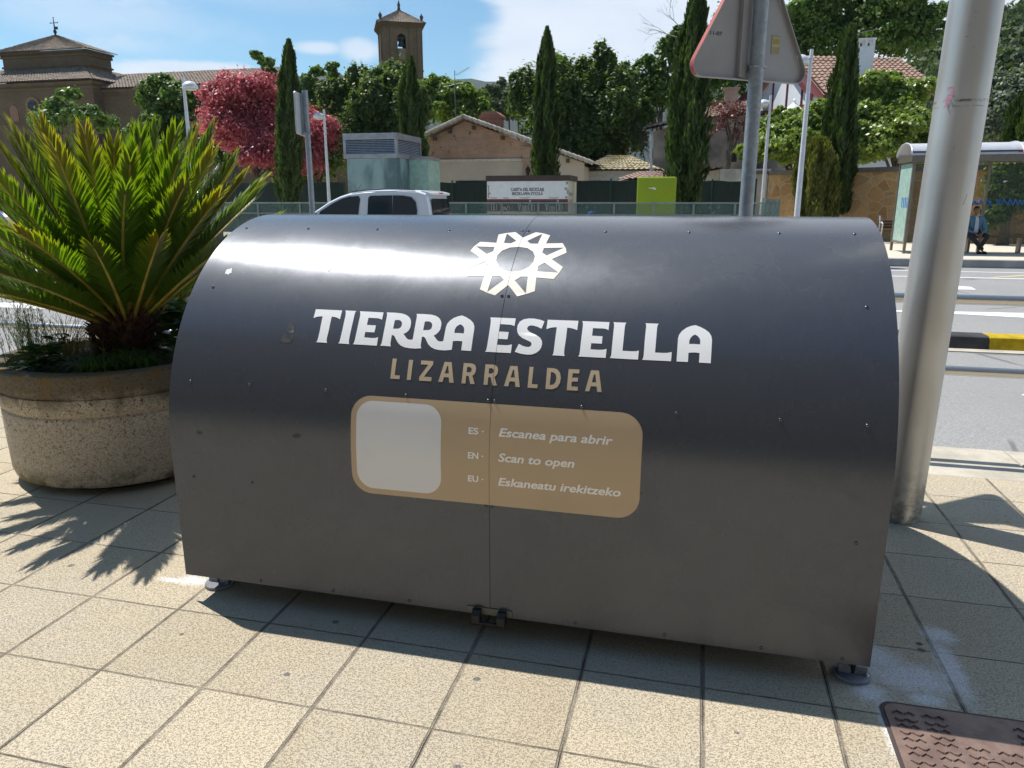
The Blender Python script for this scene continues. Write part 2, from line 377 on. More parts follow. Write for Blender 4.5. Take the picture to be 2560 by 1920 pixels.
# ------------------------------------------------------------------ materials of the setting
def m_paving(name, scale_grid=0.4, gx=-2.300, gy=2.215, dust=True):
    t = NT(name); p = t.coord('World')
    sp = t.node('ShaderNodeSeparateXYZ'); t.l.new(p, sp.inputs[0])
    wob = t.noise(p, 9.0, 3)
    wx = t.math('ADD', sp.outputs[0], t.math('MULTIPLY', t.math('SUBTRACT', wob, .5), .006))
    wy = t.math('ADD', sp.outputs[1], t.math('MULTIPLY', t.math('SUBTRACT', wob, .5), -.006))
    def joint(v, o):
        u = t.math('DIVIDE', t.math('SUBTRACT', v, o), scale_grid)
        fr = t.math('SUBTRACT', u, t.math('FLOOR', u))
        d = t.math('MINIMUM', fr, t.math('SUBTRACT', 1.0, fr))
        return t.math('MULTIPLY', d, scale_grid), t.math('FLOOR', u)
    dx, ix = joint(wx, gx); dy, iy = joint(wy, gy)
    cid = t.node('ShaderNodeCombineXYZ'); t.l.new(ix, cid.inputs[0]); t.l.new(iy, cid.inputs[1])
    wn_ = t.node('ShaderNodeTexWhiteNoise'); t.l.new(cid.outputs[0], wn_.inputs[0])
    # vermiculated relief: small dark pits
    q = t.coord('World', scale=(1.0, 1.25, 1.0))
    pit = t.noise(q, 120, 2.5, .55, .7)
    pit2 = t.noise(q, 215, 2, .5, .5)
    pits = t.math('MAXIMUM', t.ramp(pit, .545, .64), t.ramp(pit2, .57, .66, 0, .7))
    big = t.noise(p, 1.7, 5, .6)
    base = t.mix(wn_.outputs['Value'], (.48, .405, .285), (.60, .515, .378))
    base = t.mix(t.ramp(big, .35, .7), base, (.50, .44, .345))
    base = t.mix(t.ramp(t.noise(p, 7, 4), .5, .75, 0, .35), base, (.56, .48, .33))
    col = t.mix(t.math('MULTIPLY', pits, .44), base, (.185, .165, .13))
    jx = t.ramp(dx, .0048, .0100, 1, 0); jy = t.ramp(dy, .0018, .0050, 1, 0)
    jf = t.math('MAXIMUM', jx, t.math('MULTIPLY', jy, .95))
    crack = t.math('MAXIMUM', t.ramp(dx, .0010, .0028, 1, 0), t.ramp(dy, .0006, .0016, 1, 0))
    crack = t.math('MULTIPLY', crack, t.ramp(t.noise(p, 2.3, 4), .38, .6))
    jc = t.mix(t.ramp(t.noise(p, 14, 4), .35, .65), (.20, .165, .125), (.33, .285, .225))
    col = t.mix(t.math('MULTIPLY', jf, .92), col, jc)
    col = t.mix(crack, col, (.03, .026, .022))
    # chewing-gum and grime spots
    def spot(cx, cy, rx, ry, soft=.35, nz=.4, nsc=40):
        ax = t.math('DIVIDE', t.math('SUBTRACT', sp.outputs[0], cx), rx); ay = t.math('DIVIDE', t.math('SUBTRACT', sp.outputs[1], cy), ry)
        d = t.math('SQRT', t.math('ADD', t.math('MULTIPLY', ax, ax), t.math('MULTIPLY', ay, ay)))
        d = t.math('ADD', d, t.math('MULTIPLY', t.math('SUBTRACT', t.noise(p, nsc, 3), .5), nz*2))
        return t.ramp(d, 1-soft, 1+soft, 1, 0)
    if dust:
        for cx, cy, rx, ry in ((-1.268,1.948,.013,.010),(-.637,2.08,.012,.012),(-1.258,2.283,.014,.012),(-1.774,2.07,.010,.009),(-.576,1.683,.012,.010),(-2.60,2.414,.014,.014),(-2.39,2.49,.007,.008),(.86,2.62,.014,.014),(-2.75,2.02,.008,.008),(.2,2.02,.008,.006)):
            col = t.mix(t.math('MULTIPLY', spot(cx, cy, rx, ry, .12, .35, 60), .85), col, (.155, .145, .15))
        w = None
        for cx, cy, rx, ry in ((.655,2.16,.022,.13),(.63,2.33,.05,.05),(.78,2.44,.14,.075),(.70,2.53,.07,.07),(.93,2.53,.035,.17),(.95,2.74,.05,.05),(-1.99,2.43,.07,.034),(-2.08,2.41,.06,.018),(.80,2.33,.05,.03)):
            k = spot(cx, cy, rx, ry, .62, .55, 26)
            w = k if w is None else t.math('MAXIMUM', w, k)
        w = t.math('MULTIPLY', w, t.ramp(t.noise(p, 90, 3, .7), .25, .6, .62, 1))
        col = t.mix(t.math('MULTIPLY', w, .90), col, (.76, .765, .775))
        col = t.mix(t.math('MULTIPLY', spot(.865, 2.66, .012, .010, .3, .5, 60), .9), col, (.06, .075, .03))
    h = t.math('SUBTRACT', t.math('MULTIPLY', pits, -.0022), t.math('MULTIPLY', jf, .004))
    h = t.math('ADD', h, t.math('MULTIPLY', t.noise(p, 260, 3), .0008))
    t.set(Base_Color=col, Roughness=.86)
    t.b.inputs['Specular IOR Level'].default_value = .25
    t.bump(h, 1.0, 1.0)
    return t.mat
M_pave = m_paving('paving_tiles')
def m_asphalt():
    t = NT('asphalt'); p = t.coord('World')
    g1 = t.voro(p, 130, out='Color'); sx = t.node('ShaderNodeSeparateColor'); t.l.new(g1, sx.inputs[0])
    f = t.noise(p, .45, 5, .6); g = t.noise(p, 3.5, 5, .6)
    c = t.mix(sx.outputs[0], (.215, .212, .21), (.36, .355, .35))
    c = t.mix(t.ramp(f, .35, .7, 0, .5), c, (.24, .237, .235))
    c = t.mix(t.ramp(g, .55, .8, 0, .3), c, (.19, .188, .185))
    vr = t.voro(t.coord('World', scale=(.35, .35, .35)), 1.1, 'DISTANCE_TO_EDGE')
    c = t.mix(t.math('MULTIPLY', t.ramp(vr, .003, .010, 1, 0), t.ramp(t.noise(p, .8, 2), .5, .6, 0, .7)), c, (.11, .11, .11))
    t.set(Base_Color=c, Roughness=.85); t.b.inputs['Specular IOR Level'].default_value = .3
    t.bump(t.math('ADD', sx.outputs[1], t.noise(p, 220, 2)), .5, .004)
    return t.mat
M_asph = m_asphalt()
def m_paint(name, col, wear=.5):
    t = NT(name); p = t.coord('World')
    w = t.math('MULTIPLY', t.ramp(t.noise(p, 26, 6, .7), .52, .66), wear)
    t.set(Base_Color=t.mix(w, col, (.26, .26, .255)), Roughness=.7); t.bump(t.noise(p, 160, 3), .3, .003)
    return t.mat
M_white_line = m_paint('road_paint', (.74, .74, .73))
M_yel_line = m_paint('faded_yellow_paint', (.55, .46, .25), .8)
def m_concrete(name, c=(.46, .44, .40), var=.2, sc=4):
    t = NT(name); p = t.coord('World')
    f = t.noise(p, sc, 6, .62); g = t.noise(p, 60, 4, .6)
    col = t.mix(t.ramp(f, .3, .7), tuple(x*(1-var) for x in c), tuple(x*(1+var*.6) for x in c))
    col = t.mix(t.ramp(g, .5, .75, 0, .35), col, tuple(x*.5 for x in c))
    t.set(Base_Color=col, Roughness=.88); t.b.inputs['Specular IOR Level'].default_value = .3
    t.bump(t.noise(p, 110, 5), .35, .004)
    return t.mat
M_kerb = m_concrete('kerb_stone', (.47, .43, .36))
M_side = m_concrete('far_pavement', (.60, .54, .44), .1)
M_soil = m_concrete('soil_and_verge', (.17, .16, .10), .35, .8)

# ------------------------------------------------------------------ ground, road, pavements
ROAD_Z = -.10
def sheet(name, pts, z, mat):
    mb = MB(); mb.add([(x, y, z) for x, y in pts], [tuple(range(len(pts)))])
    return props(mb.build(name, mat), kind='structure')
sheet('ground', [(-2500, -300), (2500, -300), (2500, 4500), (-2500, 4500)], -.35, M_soil)
mb = MB(); mb.box(-40, 30, -14, 4.56, -.34, 0); props(mb.build('near_pavement', M_pave), kind='structure')
mb = MB()
x = -40.0
while x < 30:
    mb.box(x, x+.992, 4.563, 5.155, -.34, -.002); x += 1.0
props(mb.build('near_kerb', M_kerb, bevel=.012), kind='structure')
mb = MB(); mb.box(-40, 30, 5.157, 5.42, -.34, -.088)
props(mb.build('gutter', m_concrete('gutter_concrete', (.40, .385, .36))), kind='structure')
mb = MB(); mb.box(-160, 160, 5.422, 21.40, -.34, ROAD_Z); props(mb.build('road', M_asph), kind='structure')
mb = MB(); mb.box(-160, 160, 21.40, 21.62, -.34, .105); props(mb.build('far_kerb', m_concrete('far_kerb_stone', (.36, .35, .34)), bevel=.02), kind='structure')
mb = MB(); mb.box(-160, 160, 21.622, 60, -.34, .10); props(mb.build('far_pavement', M_side), kind='structure')
mb = MB(); mb.box(-160, 160, 60, 400, -.34, .06); props(mb.build('verge', M_soil), kind='structure')
# painted markings on the asphalt
mk = MB(); z = ROAD_Z + .004
def strip(x0, x1, y0, y1): mk.quad((x0, y0, z), (x1, y0, z), (x1, y1, z), (x0, y1, z))
strip(-60, 40, 18.45, 18.60); strip(-60, 40, 20.05, 20.18)
strip(-40, -5.6, 9.50, 9.98)
mk.add([(3.0, 12.60, z), (9.5, 13.10, z), (9.5, 12.20, z), (4.7, 12.22, z), (4.0, 12.36, z), (3.0, 12.44, z)], [tuple(range(6))])
mk.add([(4.75, 15.94, z), (5.27, 16.0, z), (5.33, 16.5, z), (5.06, 16.68, z), (4.4, 16.45, z)], [tuple(range(5))])
mk.add([(2.84, 7.18, z), (2.97, 7.0, z), (3.02, 7.09, z), (4.2, 7.1, z), (4.2, 7.25, z), (3.05, 7.26, z), (3.0, 7.38, z)], [tuple(range(7))])
props(mk.build('white_road_markings', M_white_line), kind='structure')
mk = MB(); mk.add([(6.3, 18.65, z), (6.5, 18.65, z), (7.9, 19.7, z), (14, 19.75, z), (14, 19.9, z), (7.7, 19.85, z)], [tuple(range(6))])
props(mk.build('yellow_road_marking', M_yel_line), kind='structure')
# low black and yellow lane separator
sb = thing('lane_separator', 'low kerb-like lane separator painted in black and yellow blocks on the asphalt', 'road divider', (2.6, 9.4, ROAD_Z))
mp = [m_concrete('separator_black', (.055, .055, .058), .4), m_concrete('separator_yellow', (.48, .33, .012), .25, 9)]
bx = [(.2, 3.3, 0), (3.303, 4.5, 1), (4.503, 7.0, 0), (7.003, 8.6, 1)]
for x0, x1, c in bx:
    q = MB(); q.prism([(9.36, ROAD_Z), (9.70, ROAD_Z), (9.66, .045), (9.63, .060), (9.43, .060), (9.39, .045)], lambda a, b, w: ((x0 if w == 0 else x1), a, b))
    q.build('separator_block', mp[c], sb, bevel=.008, label='yellow painted block' if c else 'black painted block')
q = MB(); q.box(.2, 8.6, 9.18, 9.358, ROAD_Z-.02, ROAD_Z+.012); q.build('footing', M_kerb, sb)

# ------------------------------------------------------------------ the curved metal bicycle box
XL, XR, YF, ZC, A_, B_, Z0 = -1.925, .6185, 2.310, .64, .84, .86, .100
_th = np.linspace(0, math.pi, 721)
_yy = YF + A_ - A_*np.cos(_th); _zz = ZC + B_*np.sin(_th)
_arc = np.concatenate([[0], np.cumsum(np.hypot(np.diff(_yy), np.diff(_zz)))])
V0 = ZC - Z0; VT = V0 + _arc[-1]
def prof(v, off=0.0):
    "point (y, z) of the cover at arc length v from the lower front edge, moved out by off"
    if v <= V0: return YF - off, Z0 + v
    if v >= VT: return YF + 2*A_ + off, ZC - (v - VT)
    th = float(np.interp(v - V0, _arc, _th))
    ny, nz = -math.cos(th)/A_, math.sin(th)/B_
    L = math.hypot(ny, nz)
    return YF + A_ - A_*math.cos(th) + off*ny/L, ZC + B_*math.sin(th) + off*nz/L
def onbox(x, v, off=0.0):
    y, z = prof(v, off); return (x, y, z)
def m_steel():
    t = NT('dark_brushed_steel')
    uv = t.node('ShaderNodeUVMap'); uv.uv_map = 'UVMap'
    mp_ = t.node('ShaderNodeMapping'); t.l.new(uv.outputs[0], mp_.inputs[0]); mp_.inputs['Scale'].default_value = (1, .035, 1)
    grain = t.noise(mp_.outputs[0], 420, 3, .6)
    mp2 = t.node('ShaderNodeMapping'); t.l.new(uv.outputs[0], mp2.inputs[0]); mp2.inputs['Scale'].default_value = (1, .22, 1)
    streak = t.noise(mp2.outputs[0], 60, 4, .6, .4)
    p = t.coord('World')
    smudge = t.noise(p, 3.2, 6, .65, 1.2)
    fine = t.noise(p, 11, 6, .7, 1.6)
    c = t.mix(t.ramp(grain, .3, .7), (.062, .070, .088), (.075, .083, .101))
    c = t.mix(t.ramp(smudge, .45, .7, 0, .4), c, (.055, .062, .078))
    c = t.mix(t.ramp(streak, .5, .8, 0, .12), c, (.16, .16, .165))
    c = t.mix(t.ramp(fine, .60, .8, 0, .30), c, (.17, .175, .18))
    r = t.math('ADD', t.ramp(smudge, .3, .75, .235, .31), t.math('MULTIPLY', t.math('SUBTRACT', fine, .5), .07))
    t.set(Base_Color=c, Metallic=.58, Roughness=r, Anisotropic=.40)
    t.b.inputs['Coat Weight'].default_value = .38; t.b.inputs['Coat Roughness'].default_value = .58; t.b.inputs['Coat IOR'].default_value = 1.6
    tg = t.node('ShaderNodeTangent', direction_type='UV_MAP'); tg.uv_map = 'UVMap'
    t.l.new(tg.outputs[0], t.b.inputs['Tangent'])
    t.b.inputs['Anisotropic Rotation'].default_value = ANISO
    t.bump(grain, .035, .002)
    return t.mat
ANISO = 0.0
M_steel = m_steel()
M_black = simple('black_painted_metal', (.018, .018, .02), .45, .3)
M_zinc = simple('zinc_steel', (.42, .44, .47), .38, .9, .15, 30)
bin_ = thing('bicycle_box', 'long arched bicycle box of dark brushed metal with white and beige lettering', 'bike box', (-.653, YF+A_, 0))
SEAM = -.653
def shell(x0, x1, name):
    vs_, fs_, uvs = [], [], []
    nv = [0, .15, .3, V0] + [V0 + (VT-V0)*i/150 for i in range(1, 151)] + [VT+.18, VT+.36, VT+V0]
    nx = 13; T = .003
    xs = [x0 + (x1-x0)*i/(nx-1) for i in range(nx)]
    for side, off in ((0, 0.0), (1, -T)):
        for v in nv:
            for x in xs:
                vs_.append(onbox(x, v, off)); uvs.append((x, v))
    n = len(nv)*nx; g = lambda s, i, j: s*n + i*nx + j
    for i in range(len(nv)-1):
        for j in range(nx-1):
            fs_.append((g(0,i,j), g(0,i,j+1), g(0,i+1,j+1), g(0,i+1,j)))
            fs_.append((g(1,i,j), g(1,i+1,j), g(1,i+1,j+1), g(1,i,j+1)))
        fs_.append((g(0,i,0), g(0,i+1,0), g(1,i+1,0), g(1,i,0))); fs_.append((g(0,i,nx-1), g(1,i,nx-1), g(1,i+1,nx-1), g(0,i+1,nx-1)))
    for j in range(nx-1):
        fs_.append((g(0,0,j), g(1,0,j), g(1,0,j+1), g(0,0,j+1))); e = len(nv)-1
        fs_.append((g(0,e,j), g(0,e,j+1), g(1,e,j+1), g(1,e,j)))
    me = bpy.data.meshes.new(name); o_ = Vector(bin_.location)
    me.from_pydata([tuple(Vector(p)-o_) for p in vs_], [], fs_)
    ul = me.uv_layers.new(name='UVMap')
    for lp in me.loops: ul.data[lp.index].uv = uvs[lp.vertex_index]
    me.materials.append(M_steel)
    me.polygons.foreach_set('use_smooth', [True]*len(me.polygons)); me.set_sharp_from_angle(angle=rad(30))
    o = bpy.data.objects.new(name, me); C.objects.link(o); o.parent = bin_
shell(XL, SEAM-.0009, 'cover_panel'); shell(SEAM+.0009, XR, 'cover_panel')
# recessed ends, inner frame, floor
def outline(inset):
    return [(prof(v, -inset)[0], max(prof(v, -inset)[1], Z0+inset)) for v in [0, V0] + [V0+(VT-V0)*i/48 for i in range(1, 49)] + [VT+V0]]
for x0, x1 in ((XL+.030, XL+.033), (XR-.033, XR-.030)):
    q = MB(); q.prism(outline(.0035), lambda a, b, w: ((x0 if w == 0 else x1), a, b)); q.build('end_panel', simple('end_panel_metal', (.07, .072, .078), .4, .8), bin_)
q = MB(); ol = outline(.0055); ol2 = outline(.035)
n = len(ol)
for xc in (SEAM,):
    vs = [(xc-.03, a, b) for a, b in ol] + [(xc+.03, a, b) for a, b in ol] + [(xc+.03, a, b) for a, b in ol2] + [(xc-.03, a, b) for a, b in ol2]
    q.add(vs, [(i, i+1, n+i+1, n+i) for i in range(n-1)] + [(n+i, n+i+1, 2*n+i+1, 2*n+i) for i in range(n-1)] + [(2*n+i, 2*n+i+1, 3*n+i+1, 3*n+i) for i in range(n-1)] + [(3*n+i, 3*n+i+1, i+1, i) for i in range(n-1)])
q.build('inner_rib', M_black, bin_)
q = MB(); q.box(XL+.036, XR-.036, YF+.01, YF+2*A_-.01, Z0+.012, Z0+.04); q.build('floor_plate', M_black, bin_)
# feet
def foot(x, y):
    f = MB()
    f.lathe([(.058, .002), (.060, .004), (.060, .010), (.058, .013), (.0, .0131)], (x, y, 0), 40)
    f.prism([(-.010, .0132), (.010, .0132), (.007, .040), (-.007, .040)], lambda a, b, w: (x-.045 + .09*w, y+a, b))
    fo = f.build('foot', simple('foot_steel', (.20, .215, .245), .5, .35, .15, 40), bin_, angle=40)
    s_ = MB(); s_.lathe([(.011, .013), (.011, .13), (0, .1301)], (x, y, 0), 16); s_.lathe([(.020, .052), (.020, .068), (.0, .0681)], (x, y, 0), 6); s_.build('threaded_stem', M_black, fo, angle=40)
    for dx, dy in ((.043, -.012), (-.043, .012)):
        s_ = MB(); s_.lathe([(.009, .0132), (.009, .0155), (.005, .0158), (.005, .021), (0, .0211)], (x+dx, y+dy, 0), 12); s_.build('anchor_bolt', M_zinc, fo, angle=40)
for x, y in ((-1.862, 2.43), (.590, 2.405), (-1.862, 3.87), (.57, 3.87), (SEAM, 3.15)): foot(x, y)
# screws
M_screw = simple('blackened_screw', (.12, .125, .14), .25, .9)
sp_ = []
for v in (1.577, 1.19, .800, .425, .017):
    for x in (-1.876, -1.585, -1.274, -.965, -.342, -.034, .282, .533):
        if v == 1.19 and -1.8 < x < .5: continue
        if v == .425 and -1.5 < x < .5: continue
        if v == .017 and x < -1.6: continue
        sp_.append((x + (.038 if x < -1.8 and v < 1.5 else 0), v))
    if v > .02: sp_ += [(-.6655, v), (-.6415, v)]
def prof_frame(v):
    y0, z0 = prof(v, 0); y1, z1 = prof(v, .01)
    nrm = Vector((0, y1-y0, z1-z0)).normalized()
    return nrm
for x, v in sp_:
    nrm = prof_frame(v); M = nrm.to_track_quat('Z', 'X').to_matrix()
    s_ = MB(); s_.lathe([(.0062, 0), (.0062, .0008), (.0048, .0028), (.0026, .0036), (.0024, .0016), (0, .0016)], onbox(x, v, .0001), 14, M=M)
    s_.build('screw', M_screw, bin_, angle=40)
# latch at the foot of the seam
q = MB(); q.box(-.739, -.571, YF-.004, YF-.0005, .103, .130); q.build('latch_plate', simple('latch_plate_metal', (.13, .135, .12), .45, .6), bin_, bevel=.001)
q = MB()
for xa, xb in ((-.716, -.684), (-.622, -.590)):
    q.prism([(YF-.005, .128), (YF-.005, .082), (YF-.028, .072), (YF-.036, .080), (YF-.034, .110), (YF-.02, .128)], lambda a, b, w: ((xa if w == 0 else xb), a, b))
q.box(-.690, -.616, YF-.034, YF-.022, .078, .088)
q.build('latch_handle', M_black, bin_, bevel=.003)

# ---- decals on the cover
def wrap(vs, fs, off, cutseam=True):
    bm = bmesh.new(); vv = [bm.verts.new((a, b, 0)) for a, b in vs]
    for f in fs:
        try: bm.faces.new([vv[i] for i in f])
        except ValueError: pass
    lo = min(b for a, b in vs); hi = max(b for a, b in vs); k = lo
    while k < hi:
        if k > V0-.02:
            bmesh.ops.bisect_plane(bm, geom=bm.verts[:]+bm.edges[:]+bm.faces[:], plane_co=(0, k, 0), plane_no=(0, 1, 0))
        k += .018
    if cutseam:
        for e in (SEAM-.0006, SEAM+.0006):
            bmesh.ops.bisect_plane(bm, geom=bm.verts[:]+bm.edges[:]+bm.faces[:], plane_co=(e, 0, 0), plane_no=(1, 0, 0))
        bmesh.ops.delete(bm, geom=[f for f in bm.faces if abs(f.calc_center_median().x-SEAM) < .0006], context='FACES')
    bm.verts.ensure_lookup_table()
    V_ = [onbox(v.co.x, v.co.y, off) for v in bm.verts]; F_ = [tuple(v.index for v in f.verts) for f in bm.faces]
    bm.free(); return V_, F_
def decal(name, ringsets, mat, off=.0010, texts=()):
    mb = MB()
    for rings in ringsets:
        vs, fs = poly_fill(rings); V_, F_ = wrap(vs, fs, off); mb.add(V_, F_)
    for body, size, x, v, kw in texts:
        wdt = kw.pop('width', None)
        vs, fs = text_mesh(body, size, **kw)
        if wdt:
            x0 = min(a for a, b in vs); w = max(a for a, b in vs)-x0
            vs = [((a-x0)*wdt/w, b) for a, b in vs]
        V_, F_ = wrap([(a+x, b+v) for a, b in vs], fs, off, False); mb.add(V_, F_)
    o = mb.build(name, mat, bin_, smooth=True, angle=60)
    # decals must face outwards
    me = o.data; c = Vector((0, 0, ZC)); bmx = bmesh.new(); bmx.from_mesh(me)
    for f in bmx.faces:
        if f.normal.dot(f.calc_center_median()-Vector((f.calc_center_median().x, 0, .5))) < 0: f.normal_flip()
    bmx.to_mesh(me); bmx.free()
    return o
def dec(g): return [[tuple(float(q)/10000 for q in p.split(',')) for p in r.split(';')] for r in g]
def vinyl(name, c, r=.42):
    t = NT(name); p = t.coord('World')
    t.set(Base_Color=t.mix(t.ramp(t.noise(p, 5, 5), .4, .75, 0, .2), c, tuple(q*.75 for q in c)), Roughness=r); return t.mat
M_vw = vinyl('white_vinyl', (.80, .81, .83)); M_vb = vinyl('beige_vinyl', (.47, .375, .255)); M_vc = vinyl('cream_vinyl', (.72, .68, .59))
M_vp = vinyl('tan_sticker', (.50, .375, .235), .5); M_vg = vinyl('pale_lettering', (.90, .87, .83))
decal('emblem', [dec(g) for g in EMBLEM], M_vc)
decal('title_lettering', [dec(g) for g in TITLE], M_vw)
decal('subtitle_lettering', [dec(g) for g in SUBTITLE], M_vb)
pl = decal('sticker', [[rrect(-1.169, -.138, .4305, .7905, .075)]], M_vp, .0010)
decal('code_patch', [[rrect(-1.148, -.828, .4515, .7735, .062)]], vinyl('white_sticker', (.74, .74, .74), .5), .0017)
ln = []
for body, v, wdt in (('Escanea para abrir', .6815, .388), ('Scan to open', .5945, .264), ('Eskaneatu irekitzeko', .5075, .421)):
    ln.append((body, .0405, -.621, v, dict(align='LEFT', shear=.20, bold=.0010, width=wdt)))
for body, v in (('ES ·', .6825), ('EN ·', .5965), ('EU ·', .5125)):
    ln.append((body, .0315, -.729, v, dict(align='LEFT', bold=.0009, width=.055)))
for l_ in ln: decal('instruction_lettering', [], M_vg, .0017, [l_])
# patches of torn sticker and scratches on the cover
M_torn = vinyl('torn_paper', (.62, .63, .66), .6); M_glue = simple('glue_residue', (.055, .058, .062), .7, 0, .35, 60, 0, 60, .2); M_peel = simple('peeled_paint', (.03, .032, .035), .5)
def blob(cx, cv, w, h, seed, n=14):
    rr = random.Random(seed)
    return [(cx + w*math.cos(2*math.pi*i/n)*(.55+.6*rr.random()), cv + h*math.sin(2*math.pi*i/n)*(.55+.6*rr.random())) for i in range(n)]
for b_ in (blob(-1.80, 1.27, .016, .020, 3), blob(-1.365, 1.33, .016, .014, 4), blob(-1.372, 1.295, .007, .016, 5)): decal('sticker_remnant', [[b_]], M_torn, .0008)
for b_ in ([(-1.488, .968), (-1.44, .966), (-1.43, .998), (-1.47, 1.003)], [(-1.466, 1.008), (-1.437, 1.006), (-1.435, 1.048), (-1.462, 1.050)], blob(.545, 1.005, .02, .0015, 9)): decal('glue_mark', [[b_]], M_glue, .0006)
for b_ in (blob(-1.795, .607, .012, .007, 10), blob(-1.385, .625, .018, .010, 11), blob(-1.382, 1.34, .008, .010, 12)): decal('dark_mark', [[b_]], M_peel, .0008)

# ------------------------------------------------------------------ planter with sago palm
PX, PY = -3.33, 3.66
def m_planter():
    t = NT('lichen_stained_concrete'); p = t.coord('World')
    sp = t.node('ShaderNodeSeparateXYZ'); t.l.new(p, sp.inputs[0])
    agg = t.voro(p, 150, out='Color'); sc = t.node('ShaderNodeSeparateColor'); t.l.new(agg, sc.inputs[0])
    c = t.mix(sc.outputs[0], (.41, .35, .26), (.60, .52, .41))
    sp1 = t.math('MAXIMUM', t.ramp(t.noise(p, 75, 3, .6, .8), .57, .64), t.ramp(t.noise(p, 150, 2, .6), .60, .67, 0, .8))
    zone = t.ramp(t.math('ADD', sp.outputs[2], t.math('MULTIPLY', t.noise(p, 4, 5), .35)), .42, .80, .55, 1)
    c = t.mix(t.math('MULTIPLY', sp1, zone), c, (.045, .036, .022))
    st = t.coord('World', scale=(1, 1, .28))
    stain = t.noise(st, 7.5, 5, .62, .5)
    top = t.ramp(t.math('ADD', sp.outputs[2], t.math('MULTIPLY', stain, .32)), .62, .76)
    c = t.mix(t.math('MULTIPLY', top, .86), c, (.095, .080, .052))
    och = t.math('MULTIPLY', t.ramp(t.noise(st, 9, 4, .6), .50, .60), t.ramp(t.math('ADD', sp.outputs[2], t.math('MULTIPLY', t.noise(p, 6, 4), .25)), .64, .80))
    c = t.mix(t.math('MULTIPLY', t.math('MULTIPLY', och, t.ramp(t.noise(p, 30, 4, .65), .42, .58)), .8), c, (.20, .115, .02))
    foot_ = t.math('MULTIPLY', t.ramp(sp.outputs[2], .05, .17, 1, 0), t.ramp(t.noise(p, 9, 4), .42, .6))
    c = t.mix(t.math('MULTIPLY', foot_, .85), c, (.10, .10, .035))
    t.set(Base_Color=c, Roughness=.9); t.b.inputs['Specular IOR Level'].default_value = .2
    t.bump(t.math('ADD', t.math('MULTIPLY', sp1, -1), t.noise(p, 90, 4)), .5, .004)
    return t.mat
M_plant = m_planter()
pt = thing('planter', 'round weathered concrete planter with lichen stains under the sago palm', 'planter', (PX, PY, 0))
q = MB()
q.lathe([(.50, .035), (.585, .038), (.612, .055), (.622, .09), (.628, .25), (.632, .425), (.630, .437), (.622, .442), (.622, .448), (.634, .456), (.640, .50), (.6465, .546), (.637, .550), (.637, .560), (.651, .566), (.662, .64), (.668, .672), (.664, .682), (.655, .686), (.585, .686), (.574, .678), (.570, .62), (0, .60)], (PX, PY, 0), 128)
q.build('bowl', M_plant, pt, angle=50)
q = MB(); q.lathe([(.50, .001), (.50, .036), (0, .036)], (PX, PY, 0), 64); q.build('base', M_black, pt, angle=50)
q = MB(); 
n = 40
for i in range(n):
    for j in range(n):
        pass
q.lathe([(.569, .63), (.45, .65), (.3, .675), (.15, .69), (0, .70)], (PX, PY, 0), 48)
q.build('earth', simple('dark_earth', (.045, .035, .025), .95, 0, .4, 12, .8, 40), pt, angle=50)

def m_frond():
    t = NT('sago_frond')
    g = t.node('ShaderNodeNewGeometry')
    uv = t.node('ShaderNodeUVMap'); uv.uv_map = 'UVMap'
    su = t.node('ShaderNodeSeparateXYZ'); t.l.new(uv.outputs[0], su.inputs[0])
    c = t.mix(g.outputs['Random Per Island'], (.040, .078, .008), (.075, .125, .014))
    oi = t.node('ShaderNodeObjectInfo')
    tipf = t.math('MULTIPLY', t.ramp(su.outputs[0], .62, 1.10, 0, 1), t.ramp(oi.outputs['Random'], .1, .9, .1, .9))
    c = t.mix(t.math('MULTIPLY', tipf, .75), c, (.28, .20, .012))
    t.set(Base_Color=c, Roughness=.38)
    tr = t.node('ShaderNodeBsdfTranslucent'); t.put(tr.inputs[0], t.mix(t.math('MULTIPLY', tipf, .7), (.22, .40, .008), (.72, .55, .012)))
    ms = t.node('ShaderNodeMixShader'); ms.inputs[0].default_value = .38
    t.l.new(t.b.outputs[0], ms.inputs[1]); t.l.new(tr.outputs[0], ms.inputs[2]); t.l.new(ms.outputs[0], t.out.inputs[0])
    return t.mat
M_frond = m_frond()
M_rach = simple('frond_rib', (.33, .26, .04), .5, 0, .25, 8)
palm = thing('sago_palm', 'sago palm with stiff green fronds and yellow tips growing in the concrete planter', 'palm', (PX, PY, .66))
